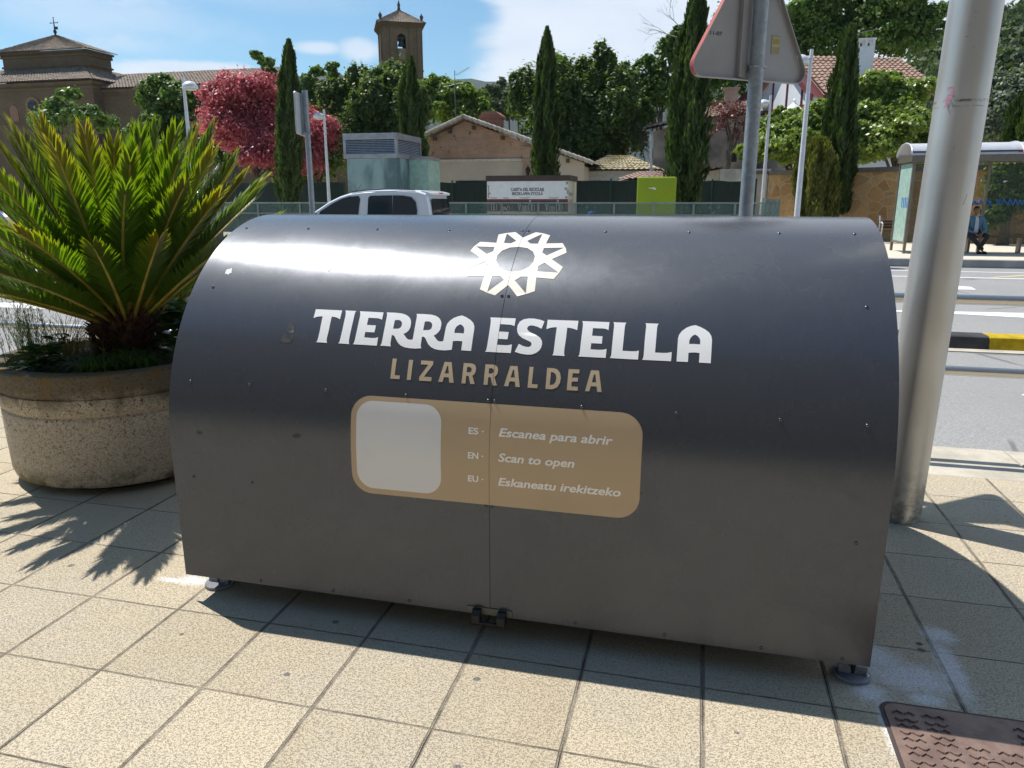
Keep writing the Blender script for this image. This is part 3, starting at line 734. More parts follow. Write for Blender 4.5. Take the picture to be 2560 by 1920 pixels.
def frond(az, el, L, droop, seed, dead=False, roll=0.0):
    rr = random.Random(seed)
    base = Vector((PX+.07, PY+.02, .90)) + Vector((math.cos(az), math.sin(az), 0))*.10
    base.z += (el-50)/40*.09
    d = Vector((math.cos(az)*math.cos(rad(el)), math.sin(az)*math.cos(rad(el)), math.sin(rad(el))))
    side = Vector((-math.sin(az), math.cos(az), 0)); up = side.cross(d) * -1
    up = d.cross(side) * -1 if d.cross(side).z < 0 else d.cross(side)
    N = 14; pts = []
    for i in range(N+1):
        s_ = i/N; pts.append(base + d*(L*s_) + Vector((0, 0, -droop*s_*s_*L)) + side*(roll*s_*s_*L) - up*0)
    def P(s_):
        x = s_*N; i = min(int(x), N-1); return pts[i].lerp(pts[i+1], x-i)
    def T(s_): return (P(min(1, s_+.04))-P(max(0, s_-.04))).normalized()
    rb = MB(); rb.tube(pts, [.0105*(1-.75*i/N)+.001 for i in range(N+1)], 6)
    vs, fs, us = [], [], []
    n = int(92*L/1.15)
    for k in range(n):
        s_ = .13 + .87*(k/(n-1))
        ln_ = .166*min(1, (s_-.06)/.30)*(1-.26*max(0, (s_-.62)/.38)**2) * rr.uniform(.93, 1.05)
        if s_ < .2: ln_ *= .6
        t_ = T(s_); c = P(s_)
        sd = t_.cross(up).normalized(); uu = sd.cross(t_).normalized()
        ang = rad(56 - 42*s_**1.8 + rr.uniform(-4, 4)); lift = rad(19 + rr.uniform(-7, 7))
        for sg in (-1, 1):
            dr = (t_*math.cos(ang) + sd*sg*math.sin(ang)*math.cos(lift) + uu*math.sin(ang)*math.sin(lift)).normalized()
            wv = t_.cross(dr).cross(dr).normalized()*.0064
            m_ = c + dr*ln_*.55 + uu*.006; e = c + dr*ln_ + uu*(.000+rr.uniform(-.004, .006)) - dr.cross(wv).normalized()*0
            b = len(vs)
            vs += [c-wv*.8, c+wv*.8, m_+wv, m_-wv, e]
            fs += [(b, b+1, b+2, b+3), (b+3, b+2, b+4)]
            us += [(s_, 0), (s_, 0), (s_, .5), (s_, .5), (s_+.1, 1)]
    me = bpy.data.meshes.new('frond'); o_ = Vector((PX, PY, .66))
    me.from_pydata([tuple(p-o_) for p in vs], [], fs)
    ul = me.uv_layers.new(name='UVMap')
    for lp in me.loops: ul.data[lp.index].uv = us[lp.vertex_index]
    me.materials.append(M_dead if dead else M_frond)
    o = bpy.data.objects.new('frond', me); C.objects.link(o); o.parent = palm
    if dead: o['label'] = 'dry brown frond'
    rb.build('rib', M_dead if dead else M_rach, o, smooth=True, angle=60)
    return o
M_dead = simple('dry_frond', (.36, .15, .05), .7, 0, .3, 20)
rr = random.Random(5)
k = 0
for tier, (n_, el0, L0, dr0) in enumerate(((7, 77, .98, .02), (15, 66, 1.10, .04), (18, 53, 1.13, .07), (21, 40, 1.12, .10), (16, 28, 1.02, .09))):
    for i in range(n_):
        az = 2*math.pi*(i + .37*tier)/n_ + rr.uniform(-.10, .10)
        el = el0 + rr.uniform(-4, 4)
        # fronds over the box side sit a little higher
        if tier >= 3 and math.cos(az) > .4: el += 8
        frond(az, el, L0*rr.uniform(.93, 1.04), dr0, 100+k, roll=rr.uniform(-.06, .06)); k += 1
fd = MB()
tk = MB()
for i in range(420):
    a = rr.uniform(0, 2*math.pi); z_ = rr.uniform(.67, 1.0); r_ = .130 + .035*math.sin((z_-.66)/.36*math.pi) + .02*(z_ > .9)
    p = Vector((PX + .06 + r_*math.cos(a), PY + r_*math.sin(a), z_)); o_ = Vector((math.cos(a), math.sin(a), .55))
    sd = Vector((-math.sin(a), math.cos(a), 0))*.014
    tip = p + o_*rr.uniform(.03, .07)
    tk.add([p-sd, p+sd, p+Vector((0, 0, -.025)), tip], [(0, 1, 3), (1, 2, 3), (2, 0, 3)])
tk.lathe([(.12, .65), (.145, .75), (.15, .85), (.14, .95), (.09, 1.02), (0, 1.03)], (PX+.06, PY, 0), 24)
tk.build('trunk', simple('palm_trunk_fibre', (.075, .035, .018), .9, 0, .5, 20, .6, 60), palm)
q = MB()
for i in range(9):
    b = Vector((-3.20+.012*i, 3.36-.004*i, 1.21)); q.add([b, b+Vector((.006, 0, 0)), b+Vector((.02+.006*i-.02, -.01, .17+.02*math.sin(i)))], [(0, 1, 2)])
q.tube([(-3.30, 3.33, 1.20), (-3.12, 3.30, 1.17)], .0025, 5)
q.build('dry_leaflets', M_dead, palm, label='rust brown dried leaflets')

# grasses and herbs in the planter
def blades(mb, c, n, h, spread, w, rr, curve=.5, seg=4):
    for i in range(n):
        a = rr.uniform(0, 2*math.pi); r0 = spread*.35*rr.random()
        b = Vector(c) + Vector((math.cos(a)*r0, math.sin(a)*r0, 0))
        H = h*rr.uniform(.55, 1.1); s_ = spread*rr.uniform(.4, 1.15); a2 = a + rr.uniform(-.6, .6)
        d = Vector((math.cos(a2), math.sin(a2), 0)); sd = Vector((-d.y, d.x, 0))
        vs = []
        for j in range(seg+1):
            t_ = j/seg
            p = b + d*(s_*t_**1.6) + Vector((0, 0, H*(t_ - curve*t_**3)))
            ww = w*(1-t_)**.7 + .0004
            vs += [p - sd*ww, p + sd*ww]
        mb.add(vs, [(2*j, 2*j+1, 2*j+3, 2*j+2) for j in range(seg)])
M_grass = leafmat('planter_grass', (.03, .075, .012), (.07, .14, .03), .35)
M_herb = leafmat('planter_herb', (.02, .06, .012), (.04, .10, .02), .3)
M_dry = leafmat('dry_grass', (.14, .11, .06), (.24, .19, .10), .3)
M_fern = leafmat('wispy_weed', (.07, .13, .03), (.14, .22, .07), .45)
rg = random.Random(21)
# wispy weed at the left edge
w = MB()
for i in range(85):
    a = rg.uniform(0, 6.28); b = Vector((-3.66, 3.34, .66)) + Vector((math.cos(a), math.sin(a), 0))*.13*rg.random()
    H = rg.uniform(.22, .44); lean = Vector((rg.uniform(-.34, .30), rg.uniform(-.25, .2), 1)).normalized()
    pts = [b + lean*H*t_ + Vector((0, 0, -.03*t_*t_)) for t_ in (0, .35, .7, 1)]
    w.tube(pts, [.0013, .001, .0008, .0004], 3, cap=False)
    for j in range(26):
        t_ = .25 + .75*rg.random(); p = b + lean*H*t_; d = (lean*.6 + Vector((rg.uniform(-1, 1), rg.uniform(-1, 1), rg.uniform(-.1, .6)))).normalized()*rg.uniform(.018, .042)
        sd = d.cross(Vector((0, 0, 1))); sd = sd.normalized()*.0016 if sd.length > 1e-6 else Vector((.0016, 0, 0))
        w.add([p, p+d*.5+sd, p+d, p+d*.5-sd], [(0, 1, 2, 3)])
props(w.build('wispy_weed', M_fern), 'wispy fine-stemmed green weed at the left edge of the concrete planter', 'weed')
w = MB(); blades(w, (-3.58, 3.52, .67), 150, .40, .42, .0016, rg, .35)
for i in range(12): blades(w, (-3.50+.03*i, 3.42+.01*i, .66), 9, .26, .22, .0016, rg, .4)
props(w.build('dry_grass_tuft', M_dry), 'thin dry grass tuft arching beside the palm trunk in the planter', 'grass')
w = MB()
def broad(mb, c, n, h, L, wd, rr):
    for i in range(n):
        a = rr.uniform(0, 6.28); b = Vector(c) + Vector((rr.uniform(-.05, .05), rr.uniform(-.05, .05), rr.uniform(0, h)))
        d = Vector((math.cos(a), math.sin(a), rr.uniform(.1, .8))).normalized(); sd = d.cross(Vector((0, 0, 1))).normalized()*wd
        ll = L*rr.uniform(.6, 1.1); dn = Vector((0, 0, -ll*.35))
        mb.add([b, b+d*ll*.35+sd, b+d*ll*.75+sd*.7+dn*.4, b+d*ll+dn, b+d*ll*.75-sd*.7+dn*.4, b+d*ll*.35-sd], [(0, 1, 2, 3, 4, 5)])
broad(w, (-3.42, 3.20, .66), 70, .13, .12, .017, rg); broad(w, (-3.52, 3.19, .65), 30, .07, .10, .015, rg); broad(w, (-3.36, 3.26, .67), 30, .17, .09, .014, rg)
props(w.build('leafy_weed', M_herb), 'low leafy dark green weed at the front rim of the concrete planter', 'weed')
w = MB()
for cx, cy in ((-3.08, 3.25), (-3.0, 3.34), (-3.13, 3.22), (-2.95, 3.42), (-3.05, 3.36)): blades(w, (cx, cy, .66), 60, .21, .20, .0042, rg, .75)
props(w.build('grass_clump', M_grass), 'dark green grass clump at the right of the planter beside the metal box', 'grass')
w = MB()
broad(w, (-2.97, 3.72, .70), 60, .26, .13, .05, rg); broad(w, (-2.90, 3.62, .68), 40, .20, .11, .045, rg)
props(w.build('ivy_clump', M_herb), 'broad-leaved dark green ivy behind the palm trunk next to the metal box', 'plant')

# ------------------------------------------------------------------ manhole cover
def m_iron():
    t = NT('rusty_cast_iron'); p = t.coord('World')
    c = t.mix(t.ramp(t.noise(p, 14, 5), .35, .65), (.165, .108, .090), (.235, .160, .130))
    c = t.mix(t.ramp(t.noise(p, 50, 4), .55, .75, 0, .4), c, (.12, .085, .075))
    t.set(Base_Color=c, Roughness=.55, Metallic=.25); t.bump(t.noise(p, 130, 4), .3, .003); return t.mat
M_iron = m_iron()
MX0, MX1, MY0, MY1 = .655, 1.155, 1.775, 2.272
mh = thing('manhole_cover', 'brown cast iron access cover with raised chevrons set in the paving', 'manhole cover', ((MX0+MX1)/2, (MY0+MY1)/2, 0))
def shear_(x, y): return (x - .06*(2.272-y)*0 , y)
q = MB(); q.prism(rrect(MX0-.012, MX1+.012, MY0-.012, MY1+.012, .045), lambda a, b, w: (a, b, .0008 if w == 0 else .003)); q.build('frame', simple('cover_frame_iron', (.055, .04, .038), .7), mh)
q = MB(); q.prism(rrect(MX0, MX1, MY0, MY1, .04), lambda a, b, w: (a, b, .001 if w == 0 else .0065)); q.build('plate', M_iron, mh, bevel=.0015)
q = MB()
def chev(cx, cy, up):
    L, th = .0150, .0052; dy = .0095 if up else -.0095
    for sg in (-1, 1):
        a = Vector((cx, cy+dy, 0)); b = Vector((cx+sg*L, cy-dy*.35, 0)); d = (b-a).normalized(); nrm = Vector((-d.y, d.x, 0))*th*.5
        v = [a-nrm, b-nrm, b+nrm, a+nrm]; t_ = .65
        cc = (a+b)/2
        top = [cc+(p-cc)*Vector((1,1,1)).x*.82 for p in v]
        q.add([(p.x, p.y, .0063) for p in v]+[(p.x, p.y, .0115) for p in top], [(4,5,6,7),(0,1,5,4),(1,2,6,5),(2,3,7,6),(3,0,4,7)])
r_ = 0
y = MY1-.045
while y > MY0+.03:
    x = MX0+.035; c_ = 0
    while x < MX1-.02:
        if not (MX0+.165 < x < MX0+.345 and y > MY1-.12) and not (abs(x-(MX0+.25)) < .045 and abs(y-(MY0+.245)) < .04):
            chev(x, y, True); chev(x+.002, y-.030, False)
        x += .034 if c_ % 2 == 0 else .050; c_ += 1
    y -= .062; r_ += 1
add_text(q, 'SANEAMIENTO', .024, lambda a, b: (MX0+.255+a, MY1-.075+b, .0078)) if False else None
q.build('tread_pattern', M_iron, mh)
q = MB()
kx, ky = MX0+.25, MY0+.27
ov = [(kx+.030*math.cos(t_)*1.0, ky+.022*math.sin(t_)) for t_ in [i*math.pi/16 for i in range(32)]]; oi_ = [(kx+(a-kx)*.72, ky+(b-ky)*.68) for a, b in ov]
n = 32
q.add([(a, b, .0064) for a, b in ov]+[(a, b, .0105) for a, b in ov]+[(a, b, .0105) for a, b in oi_]+[(a, b, .0064) for a, b in oi_], [(i, (i+1)%n, n+(i+1)%n, n+i) for i in range(n)]+[(n+i, n+(i+1)%n, 2*n+(i+1)%n, 2*n+i) for i in range(n)]+[(2*n+i, 2*n+(i+1)%n, 3*n+(i+1)%n, 3*n+i) for i in range(n)])
q.build('lifting_eye', M_iron, mh, smooth=True, angle=50)

# ------------------------------------------------------------------ tubular handrail along the kerb
M_rail = NT('brushed_steel_rail').set(Base_Color=(.60, .585, .56), Roughness=.27, Metallic=.9).mat
def handrail(x0, x1, posts, label):
    t = thing('handrail', label, 'handrail', ((x0+x1)/2, 4.97, 0), group='handrails along the kerb')
    for z_ in (.985, .545):
        q = MB(); q.tube([(x0, 4.97, z_), (x1, 4.97, z_)], .032, 20); q.build('rail', M_rail, t, angle=50)
    for x in posts:
        q = MB(); q.tube([(x, 4.97, 0), (x, 4.97, .955)], .034, 18); q.lathe([(.07, .001), (.07, .012), (0, .0121)], (x, 4.97, 0), 24); q.build('post', M_rail, t, angle=50)
handrail(-9.5, -.35, (-9.3, -6.9, -4.17, -1.6, -.6), 'steel tube handrail behind the planter and the left half of the metal box')
handrail(-.1, 8.4, (.1, 4.6, 8.2), 'steel tube handrail behind the lamp post at the right')

# ------------------------------------------------------------------ big lamp post
def m_pole():
    t = NT('scuffed_silver_paint'); p = t.coord('World')
    sp = t.node('ShaderNodeSeparateXYZ'); t.l.new(p, sp.inputs[0])
    c = t.mix(t.ramp(t.noise(p, 3, 5), .35, .65), (.50, .495, .475), (.56, .555, .54))
    q_ = t.coord('World', scale=(1, 1, 3.2))
    sc = t.math('MULTIPLY', t.ramp(t.noise(q_, 22, 5, .7, .6), .67, .70), t.ramp(t.noise(p, 2.0, 2), .50, .60))
    c = t.mix(t.math('MULTIPLY', sc, .85), c, (.10, .10, .095))
    for zc, hw, k in ((1.985, .006, .75), (1.962, .0025, .5)):
        d = t.math('ABSOLUTE', t.math('SUBTRACT', t.math('ADD', sp.outputs[2], t.math('MULTIPLY', t.noise(p, 9, 4), .02)), zc+.01))
        c = t.mix(t.math('MULTIPLY', t.ramp(d, hw*.5, hw*1.2, 1, 0), t.ramp(t.noise(p, 24, 5, .7), .44, .58, 0, k)), c, (.07, .068, .065))
    low = t.math('MULTIPLY', t.ramp(sp.outputs[2], .0, .38, 1, 0), t.ramp(t.noise(p, 26, 5, .7), .38, .62))
    c = t.mix(t.math('MULTIPLY', low, .8), c, (.21, .19, .13))
    t.set(Base_Color=c, Roughness=.38, Metallic=.55); t.bump(t.noise(p, 240, 3), .12, .002)
    return t.mat
lp = thing('lamp_post', 'thick scuffed silver lamp post standing right behind the metal box', 'lamp post', (1.06, 3.87, 0))
q = MB(); q.tube([(1.062, 3.87, 0), (1.085, 3.87, 1.2), (1.108, 3.87, 2.4), (1.14, 3.87, 4.2), (1.24, 3.87, 9.5)], [.112, .1085, .105, .098, .06], 48); q.build('pole', m_pole(), lp, angle=50)
q = MB(); q.tube([(1.24, 3.87, 9.4), (1.24, 4.6, 9.75), (1.24, 5.6, 9.85)], [.045, .04, .035], 16); q.build('arm', M_rail, lp, angle=50)
q = MB(); q.ellipsoid((1.24, 5.95, 9.83), (.17, .42, .09)); q.build('lamp_head', M_rail, lp, smooth=True)
q = MB(); bq = Vector((1.012, 3.78, 1.92))
def onpole(u, v):
    a = rad(-128) + u/.106; return (1.095 + .1072*math.cos(a), 3.87 + .1072*math.sin(a), 1.98+v)
vs, fs = poly_fill([[(0, 0), (.012, .02), (.014, .045), (.004, .062), (-.012, .060), (-.017, .048), (-.012, .046), (-.008, .053), (.001, .052), (.005, .042), (.003, .03), (-.010, .028), (-.018, .010), (-.014, -.012), (-.004, -.03), (-.001, -.02), (-.008, -.005), (-.009, .01), (-.004, .016)]])
q.add([onpole(a, b) for a, b in vs], fs); q.build('graffiti', simple('pink_marker', (.62, .30, .42), .6), lp, label='faded pink marker scribble')
for u, v, w_, h_, c in ((.085, -.42, .045, .028, (.46, .43, .37)), (.08, -.19, .04, .010, (.30, .295, .27))):
    q = MB(); vs, fs = poly_fill([[(u-w_, v-h_), (u+w_*.7, v-h_*.6), (u+w_, v+h_*1.1), (u-w_*.9, v+h_*.4)]]); q.add([onpole(a, b) for a, b in vs], fs); q.build('tape_remnant', simple('old_tape', c, .6), lp)

# ------------------------------------------------------------------ warning sign seen from behind
M_galv = None
def m_galv():
    t = NT('galvanised_steel'); p = t.coord('World')
    v = t.voro(p, 46, out='Color'); s_ = t.node('ShaderNodeSeparateColor'); t.l.new(v, s_.inputs[0])
    c = t.mix(s_.outputs[0], (.235, .27, .30), (.315, .355, .385))
    c = t.mix(t.ramp(t.noise(p, 5, 4), .4, .7, 0, .4), c, (.37, .40, .42))
    t.set(Base_Color=c, Metallic=.45, Roughness=.5); return t.mat
M_galv = m_galv()
SX, SY = .255, 4.50
ws = thing('warning_sign', 'triangular traffic sign seen from its grey back on a galvanised post behind the metal box', 'traffic sign', (SX, SY, 0), rad(37))
def loc_build(q, name, mat, par, **k): return q.build(name, mat, par, local=True, **k)
q = MB(); q.tube([(0, 0, 0), (0, 0, 3.25)], .0385, 20); loc_build(q, 'post', M_galv, ws, angle=50)
Sd = .86; zb = 2.205
def tri(inset, r=.06, n=8):
    # rounded triangle, apex up, baseline z=zb
    h = Sd*math.sqrt(3)/2
    P3 = [(-Sd/2, zb), (Sd/2, zb), (0, zb+h)]; c = (0, zb+h/3)
    out = []
    for i in range(3):
        px, pz = P3[i]; dx, dz = c[0]-px, c[1]-pz; L = math.hypot(dx, dz); cx, cz = px+dx/L*2*r, pz+dz/L*2*r
        base_a = math.degrees(math.atan2(-dz, -dx))
        for j in range(n+1):
            a = rad(base_a-60+120*j/n); out.append((cx+(r-inset)*math.cos(a), cz+(r-inset)*math.sin(a)))
    return out
M_sgrey = simple('sign_back_grey', (.34, .335, .34), .55, .2, .08, 3)
M_red = simple('sign_red_edge', (.42, .085, .065), .5)
# plate is beyond the post (y>0): back at y=.052
o1, o2 = tri(0), tri(.006); n = len(o1)
q = MB(); q.prism(o2, lambda a, b, w: (a, .066 if w == 0 else .0685, b)); loc_build(q, 'plate', M_sgrey, ws)
q = MB()
q.add([(a, .040, b) for a, b in o1]+[(a, .071, b) for a, b in o1]+[(a, .040, b) for a, b in o2]+[(a, .065, b) for a, b in o2], [(i, (i+1)%n, n+(i+1)%n, n+i) for i in range(n)]+[(i, (i+1)%n, 2*n+(i+1)%n, 2*n+i) for i in range(n)]+[(2*n+i, 2*n+(i+1)%n, 3*n+(i+1)%n, 3*n+i) for i in range(n)])
q.m = [1 if (o1[i][1]+o1[(i+1)%n][1])/2 < zb+.006 else 0 for i in range(n)] + [1]*(2*n)
loc_build(q, 'rim', [M_red, M_sgrey], ws, smooth=True, angle=40)
q = MB(); q.prism(tri(.0005), lambda a, b, w: (a, .0715 if w == 0 else .0725, b)); loc_build(q, 'face', simple('sign_face_red_white', (.7, .68, .66), .5), ws)
q = MB()
for z_ in (zb+.06, zb+.45): q.box(-.05, .05, .039, .064, z_-.012, z_+.012); q.tube([(-.045, .0, z_), (-.04, -.03, z_), (0, -.042, z_), (.04, -.03, z_), (.045, 0, z_), (.045, .045, z_)], .006, 6)
loc_build(q, 'clamp', M_galv, ws)
q = MB(); q.box(-.085, -.041, .035, .0645, zb+.01, zb+.75); loc_build(q, 'stiffener', M_sgrey, ws, bevel=.002)
q = MB(); add_text(q, '11-07', .027, lambda a, b: (-.235+a, .0650, zb+.215+b), width=.078, bold=.0006); loc_build(q, 'date_lettering', M_black, ws)
q = MB(); q.box(.145, .205, .0640, .0652, zb+.150, zb+.245); loc_build(q, 'sticker', simple('faded_yellow_sticker', (.30, .27, .16), .6), ws)
q = MB(); q.box(.150, .200, .0632, .0639, zb+.185, zb+.235)
loc_build(q, 'sticker_panel', simple('sticker_panel_yellow', (.42, .39, .20), .6), ws)
q = MB()
for i in range(3): q.box(.156+.015*i, .167+.015*i, .0626, .0631, zb+.200, zb+.228)
loc_build(q, 'sticker_print', simple('sticker_print_brown', (.30, .25, .08), .6), ws)

# rectangular double sign, edge on, on the thin post across the near lane
rs = thing('panel_sign', 'narrow grey traffic panel seen from behind on a thin leaning post at the left', 'traffic sign', (-5.08, 9.3, ROAD_Z), rad(106))
q = MB(); q.tube([(0, 0, 0), (-.0, 0, 3.06)], .037, 16); loc_build(q, 'post', M_galv, rs, angle=50)
for y0, y1, x0, x1, nm in ((.062, .085, -.28, .28, 'panel'),):
    q = MB(); q.prism(rrect(x0, x1, 2.50, 3.02, .05), lambda a, b, w: (a, y0 if w == 0 else y1, b)); loc_build(q, nm, simple('sign_panel_grey', (.50, .51, .53), .5, .2), rs, bevel=.004)
q = MB(); q.box(-.03, .03, .03, .060, 2.52, 3.02); loc_build(q, 'bracket', M_galv, rs)
q = MB(); q.box(-.05, .05, -.045, .05, 2.515, 2.545); loc_build(q, 'clamp', M_galv, rs)

# ------------------------------------------------------------------ street lamps with dome heads
M_lampw = simple('lamp_white_paint', (.66, .67, .70), .4, .1, .06)
def make_lamp():
    t = thing('street_lamp', '', 'street lamp', (0, 0, 0), 0, 'dome-headed street lamps across the road')
    q = MB(); q.tube([(0, 0, 0), (0, 0, 2.5), (0, 0, 5.26)], [.085, .068, .045], 16); loc_build(q, 'pole', M_lampw, t, angle=50)
    pr = [(.24*math.cos(a), .20*math.sin(a)) for a in [i*math.pi/20 for i in range(0, 11)]]
    q = MB(); q.lathe([(.232, -.02), (.24, 0)] + pr[1:-1] + [(0.0, .2)], (.27, 0, 4.94), 28); d = loc_build(q, 'lamp_dome', M_lampw, t, smooth=True, angle=50)
    q = MB(); q.lathe([(.20, 0), (.17, -.05), (0, -.075)], (.27, 0, 4.92), 24); loc_build(q, 'diffuser', simple('lamp_diffuser', (.5, .48, .42), .3), d, smooth=True, angle=50)
    q = MB(); q.tube([(0, 0, 5.04), (.12, 0, 5.06)], .025, 8); loc_build(q, 'arm', M_lampw, t, angle=50)
    return t
L0_ = make_lamp()
for i, (px, py, Y, rz, lab) in enumerate(((1724, 435, 21.8, 188, 'white dome lamp in front of the stone wall beside the conifer'), (1647, 435, 30.5, 150, 'white dome lamp right behind the warning sign post'),
        (422, 435, 21.8, -12, 'white dome lamp leaning against the round green tree behind the palm'), (711, 435, 30.5, 180, 'white dome lamp beside the red-leaved tree'))):
    o = L0_ if i == 0 else copy_tree(L0_)
    p = at(px, py, Y); o.location = (p.x, Y, .10); o.rotation_euler = (0, 0, rad(rz)); o['label'] = lab

for o in bpy.data.objects:
    if o.name.startswith('street_lamp') and o.parent is None:
        pass

# ------------------------------------------------------------------ vegetation
def quads_obj(name, P, T_, W_, mat, parent, asp=.5):
    "leaf-sized rhombi: P centres, T_ half-length vectors, W_ half-width vectors"
    n = len(P)
    V = np.empty((n, 4, 3)); V[:, 0] = P - T_; V[:, 1] = P + W_; V[:, 2] = P + T_; V[:, 3] = P - W_
    if parent is not None: V -= np.array(parent.location)
    me = bpy.data.meshes.new(name)
    me.vertices.add(4*n); me.vertices.foreach_set('co', V.ravel().astype(np.float32))
    me.loops.add(4*n); me.loops.foreach_set('vertex_index', np.arange(4*n, dtype=np.int32))
    me.polygons.add(n); me.polygons.foreach_set('loop_start', np.arange(0, 4*n, 4, dtype=np.int32)); me.polygons.foreach_set('loop_total', np.full(n, 4, dtype=np.int32))
    me.update(); me.materials.append(mat)
    o = bpy.data.objects.new(name, me); C.objects.link(o)
    if parent is not None: o.parent = parent
    return o
def unit(a): return a/np.maximum(1e-9, np.linalg.norm(a, axis=1, keepdims=True))
def crown(parent, lobes, n, size, mat, seed, sub=.26, upbias=.35, elong=1.5, droop=0.0, name='crown', fill=.12, plume=0.0):
    n = int(n*2.6); size = size*.62
    r = np.random.default_rng(seed)
    lobes = np.array(lobes, float); c = lobes[:, :3]; R = lobes[:, 3:6]
    sat = []
    for L_ in lobes:
        for _ in range(5):
            d_ = r.normal(size=3); d_ /= np.linalg.norm(d_); d_[2] = abs(d_[2])*1.0 if r.random() < .75 else d_[2]
            f_ = r.uniform(.28, .5); sat.append(list(L_[:3] + d_*L_[3:6]*r.uniform(.8, 1.0)) + list(L_[3:6]*f_*np.array([1, 1, 1+plume])))
    lobes = np.vstack([lobes*np.array([1, 1, 1, .88, .88, .88]), np.array(sat)]); c = lobes[:, :3]; R = lobes[:, 3:6]
    wt = (R[:, 0]*R[:, 2] + R[:, 1]*R[:, 2] + R[:, 0]*R[:, 1]); wt /= wt.sum()
    nsub = max(12, int(n/26))
    li = r.choice(len(lobes), nsub, p=wt); d = unit(r.normal(size=(nsub, 3))); d[:, 2] = np.where(d[:, 2] < -.55, -d[:, 2], d[:, 2])
    sc = c[li] + d*R[li]*r.uniform(.72, 1.06, (nsub, 1)); srad = R[li].mean(1)*sub*r.uniform(.6, 1.35, nsub)
    k = r.integers(0, nsub, n); dd = unit(r.normal(size=(n, 3)))
    dd *= np.array([1-.45*plume, 1-.45*plume, .75+1.5*plume])
    P = sc[k] + dd*srad[k][:, None]*np.abs(r.normal(size=(n, 1)))*.85
    m = int(n*fill); li2 = r.choice(len(lobes), m, p=wt)
    P[:m] = c[li2] + unit(r.normal(size=(m, 3)))*R[li2]*r.uniform(.3, .8, (m, 1))
    nrm = unit(dd*.8 + d[k]*.5 + np.array([0, 0, upbias]) + r.normal(size=(n, 3))*.45)
    t = unit(np.cross(nrm, r.normal(size=(n, 3)))); t[:, 2] -= droop; t = unit(t)
    w = unit(np.cross(nrm, t))
    s_ = size*r.uniform(.6, 1.3, (n, 1))
    return quads_obj(name, P, t*s_*elong*.5, w*s_*.5, mat, parent)
M_bark = simple('bark', (.10, .08, .06), .9, 0, .35, 9, .6, 30)
M_bark2 = simple('pale_bark', (.26, .24, .20), .9, 0, .3, 9, .5, 30)
def trunk(parent, base, h, r0, limbs, seed, mat=None, lean=(0, 0)):
    rr = random.Random(seed); q = MB(); b = Vector(base)
    top = b + Vector((lean[0], lean[1], h))
    q.tube([b, b.lerp(top, .4)+Vector((rr.uniform(-.1, .1), 0, 0)), top], [r0, r0*.75, r0*.5], 10)
    for L in limbs:
        e = Vector(L); m_ = top.lerp(e, .5) + Vector((rr.uniform(-.3, .3), rr.uniform(-.3, .3), .2))
        q.tube([b.lerp(top, rr.uniform(.6, 1)), m_, e], [r0*.4, r0*.25, r0*.08], 6)
    return q.build('trunk', mat or M_bark, parent, smooth=True, angle=60)
def tree(name, label, cat, x, y, Y, lobes, n, size, mat, seed, group=None, r0=.2, **k):
    "x: measured column of the trunk, lobes: (px, py, dY, rx_px, rz_px) seen from the pavement"
    b = at(x, 435, Y); b.z = .1
    t = thing(name, label, cat, b, 0, group)
    ppm = 1595.0/Y
    lb = []
    for (lx, ly, dY, rx, rz) in lobes:
        c = at(lx, ly, Y+dY); lb.append((c.x, c.y, c.z, rx/ppm, max(.5, rx/ppm*.9), rz/ppm))
    zlow = min(l[2] for l in lb)
    h = max(1.0, zlow - .1)
    trunk(t, b, h, r0, [(l[0]*.8+b.x*.2, l[1], l[2]) for l in lb[:9]], seed, k.pop('bark', None))
    crown(t, lb, n, size, mat, seed, **k)
    return t
LG = leafmat('leaf_mid_green', (.060, .125, .020), (.12, .20, .035), .40)
LD = leafmat('leaf_dark_green', (.042, .088, .020), (.13, .19, .05), .40, .5)
LL = leafmat('leaf_light_green', (.10, .18, .025), (.19, .27, .04), .42)
LB = leafmat('leaf_bright_shrub', (.12, .20, .03), (.27, .34, .08), .40, .35)
LR = leafmat('leaf_dark_red', (.24, .045, .065), (.55, .19, .20), .45, .45, (.78, .20, .22))
LP = leafmat('leaf_purple', (.07, .025, .022), (.14, .06, .045), .3, .45, (.3, .08, .06))
LC = leafmat('cypress_green', (.022, .050, .008), (.055, .095, .014), .35, .55)
LY = leafmat('conifer_yellow_green', (.06, .085, .012), (.15, .155, .022), .35, .5)
LS = leafmat('leaf_silver_green', (.10, .13, .085), (.17, .21, .14), .3, .5)
LF = leafmat('leaf_far_pine', (.040, .075, .024), (.085, .12, .035), .25, .7)

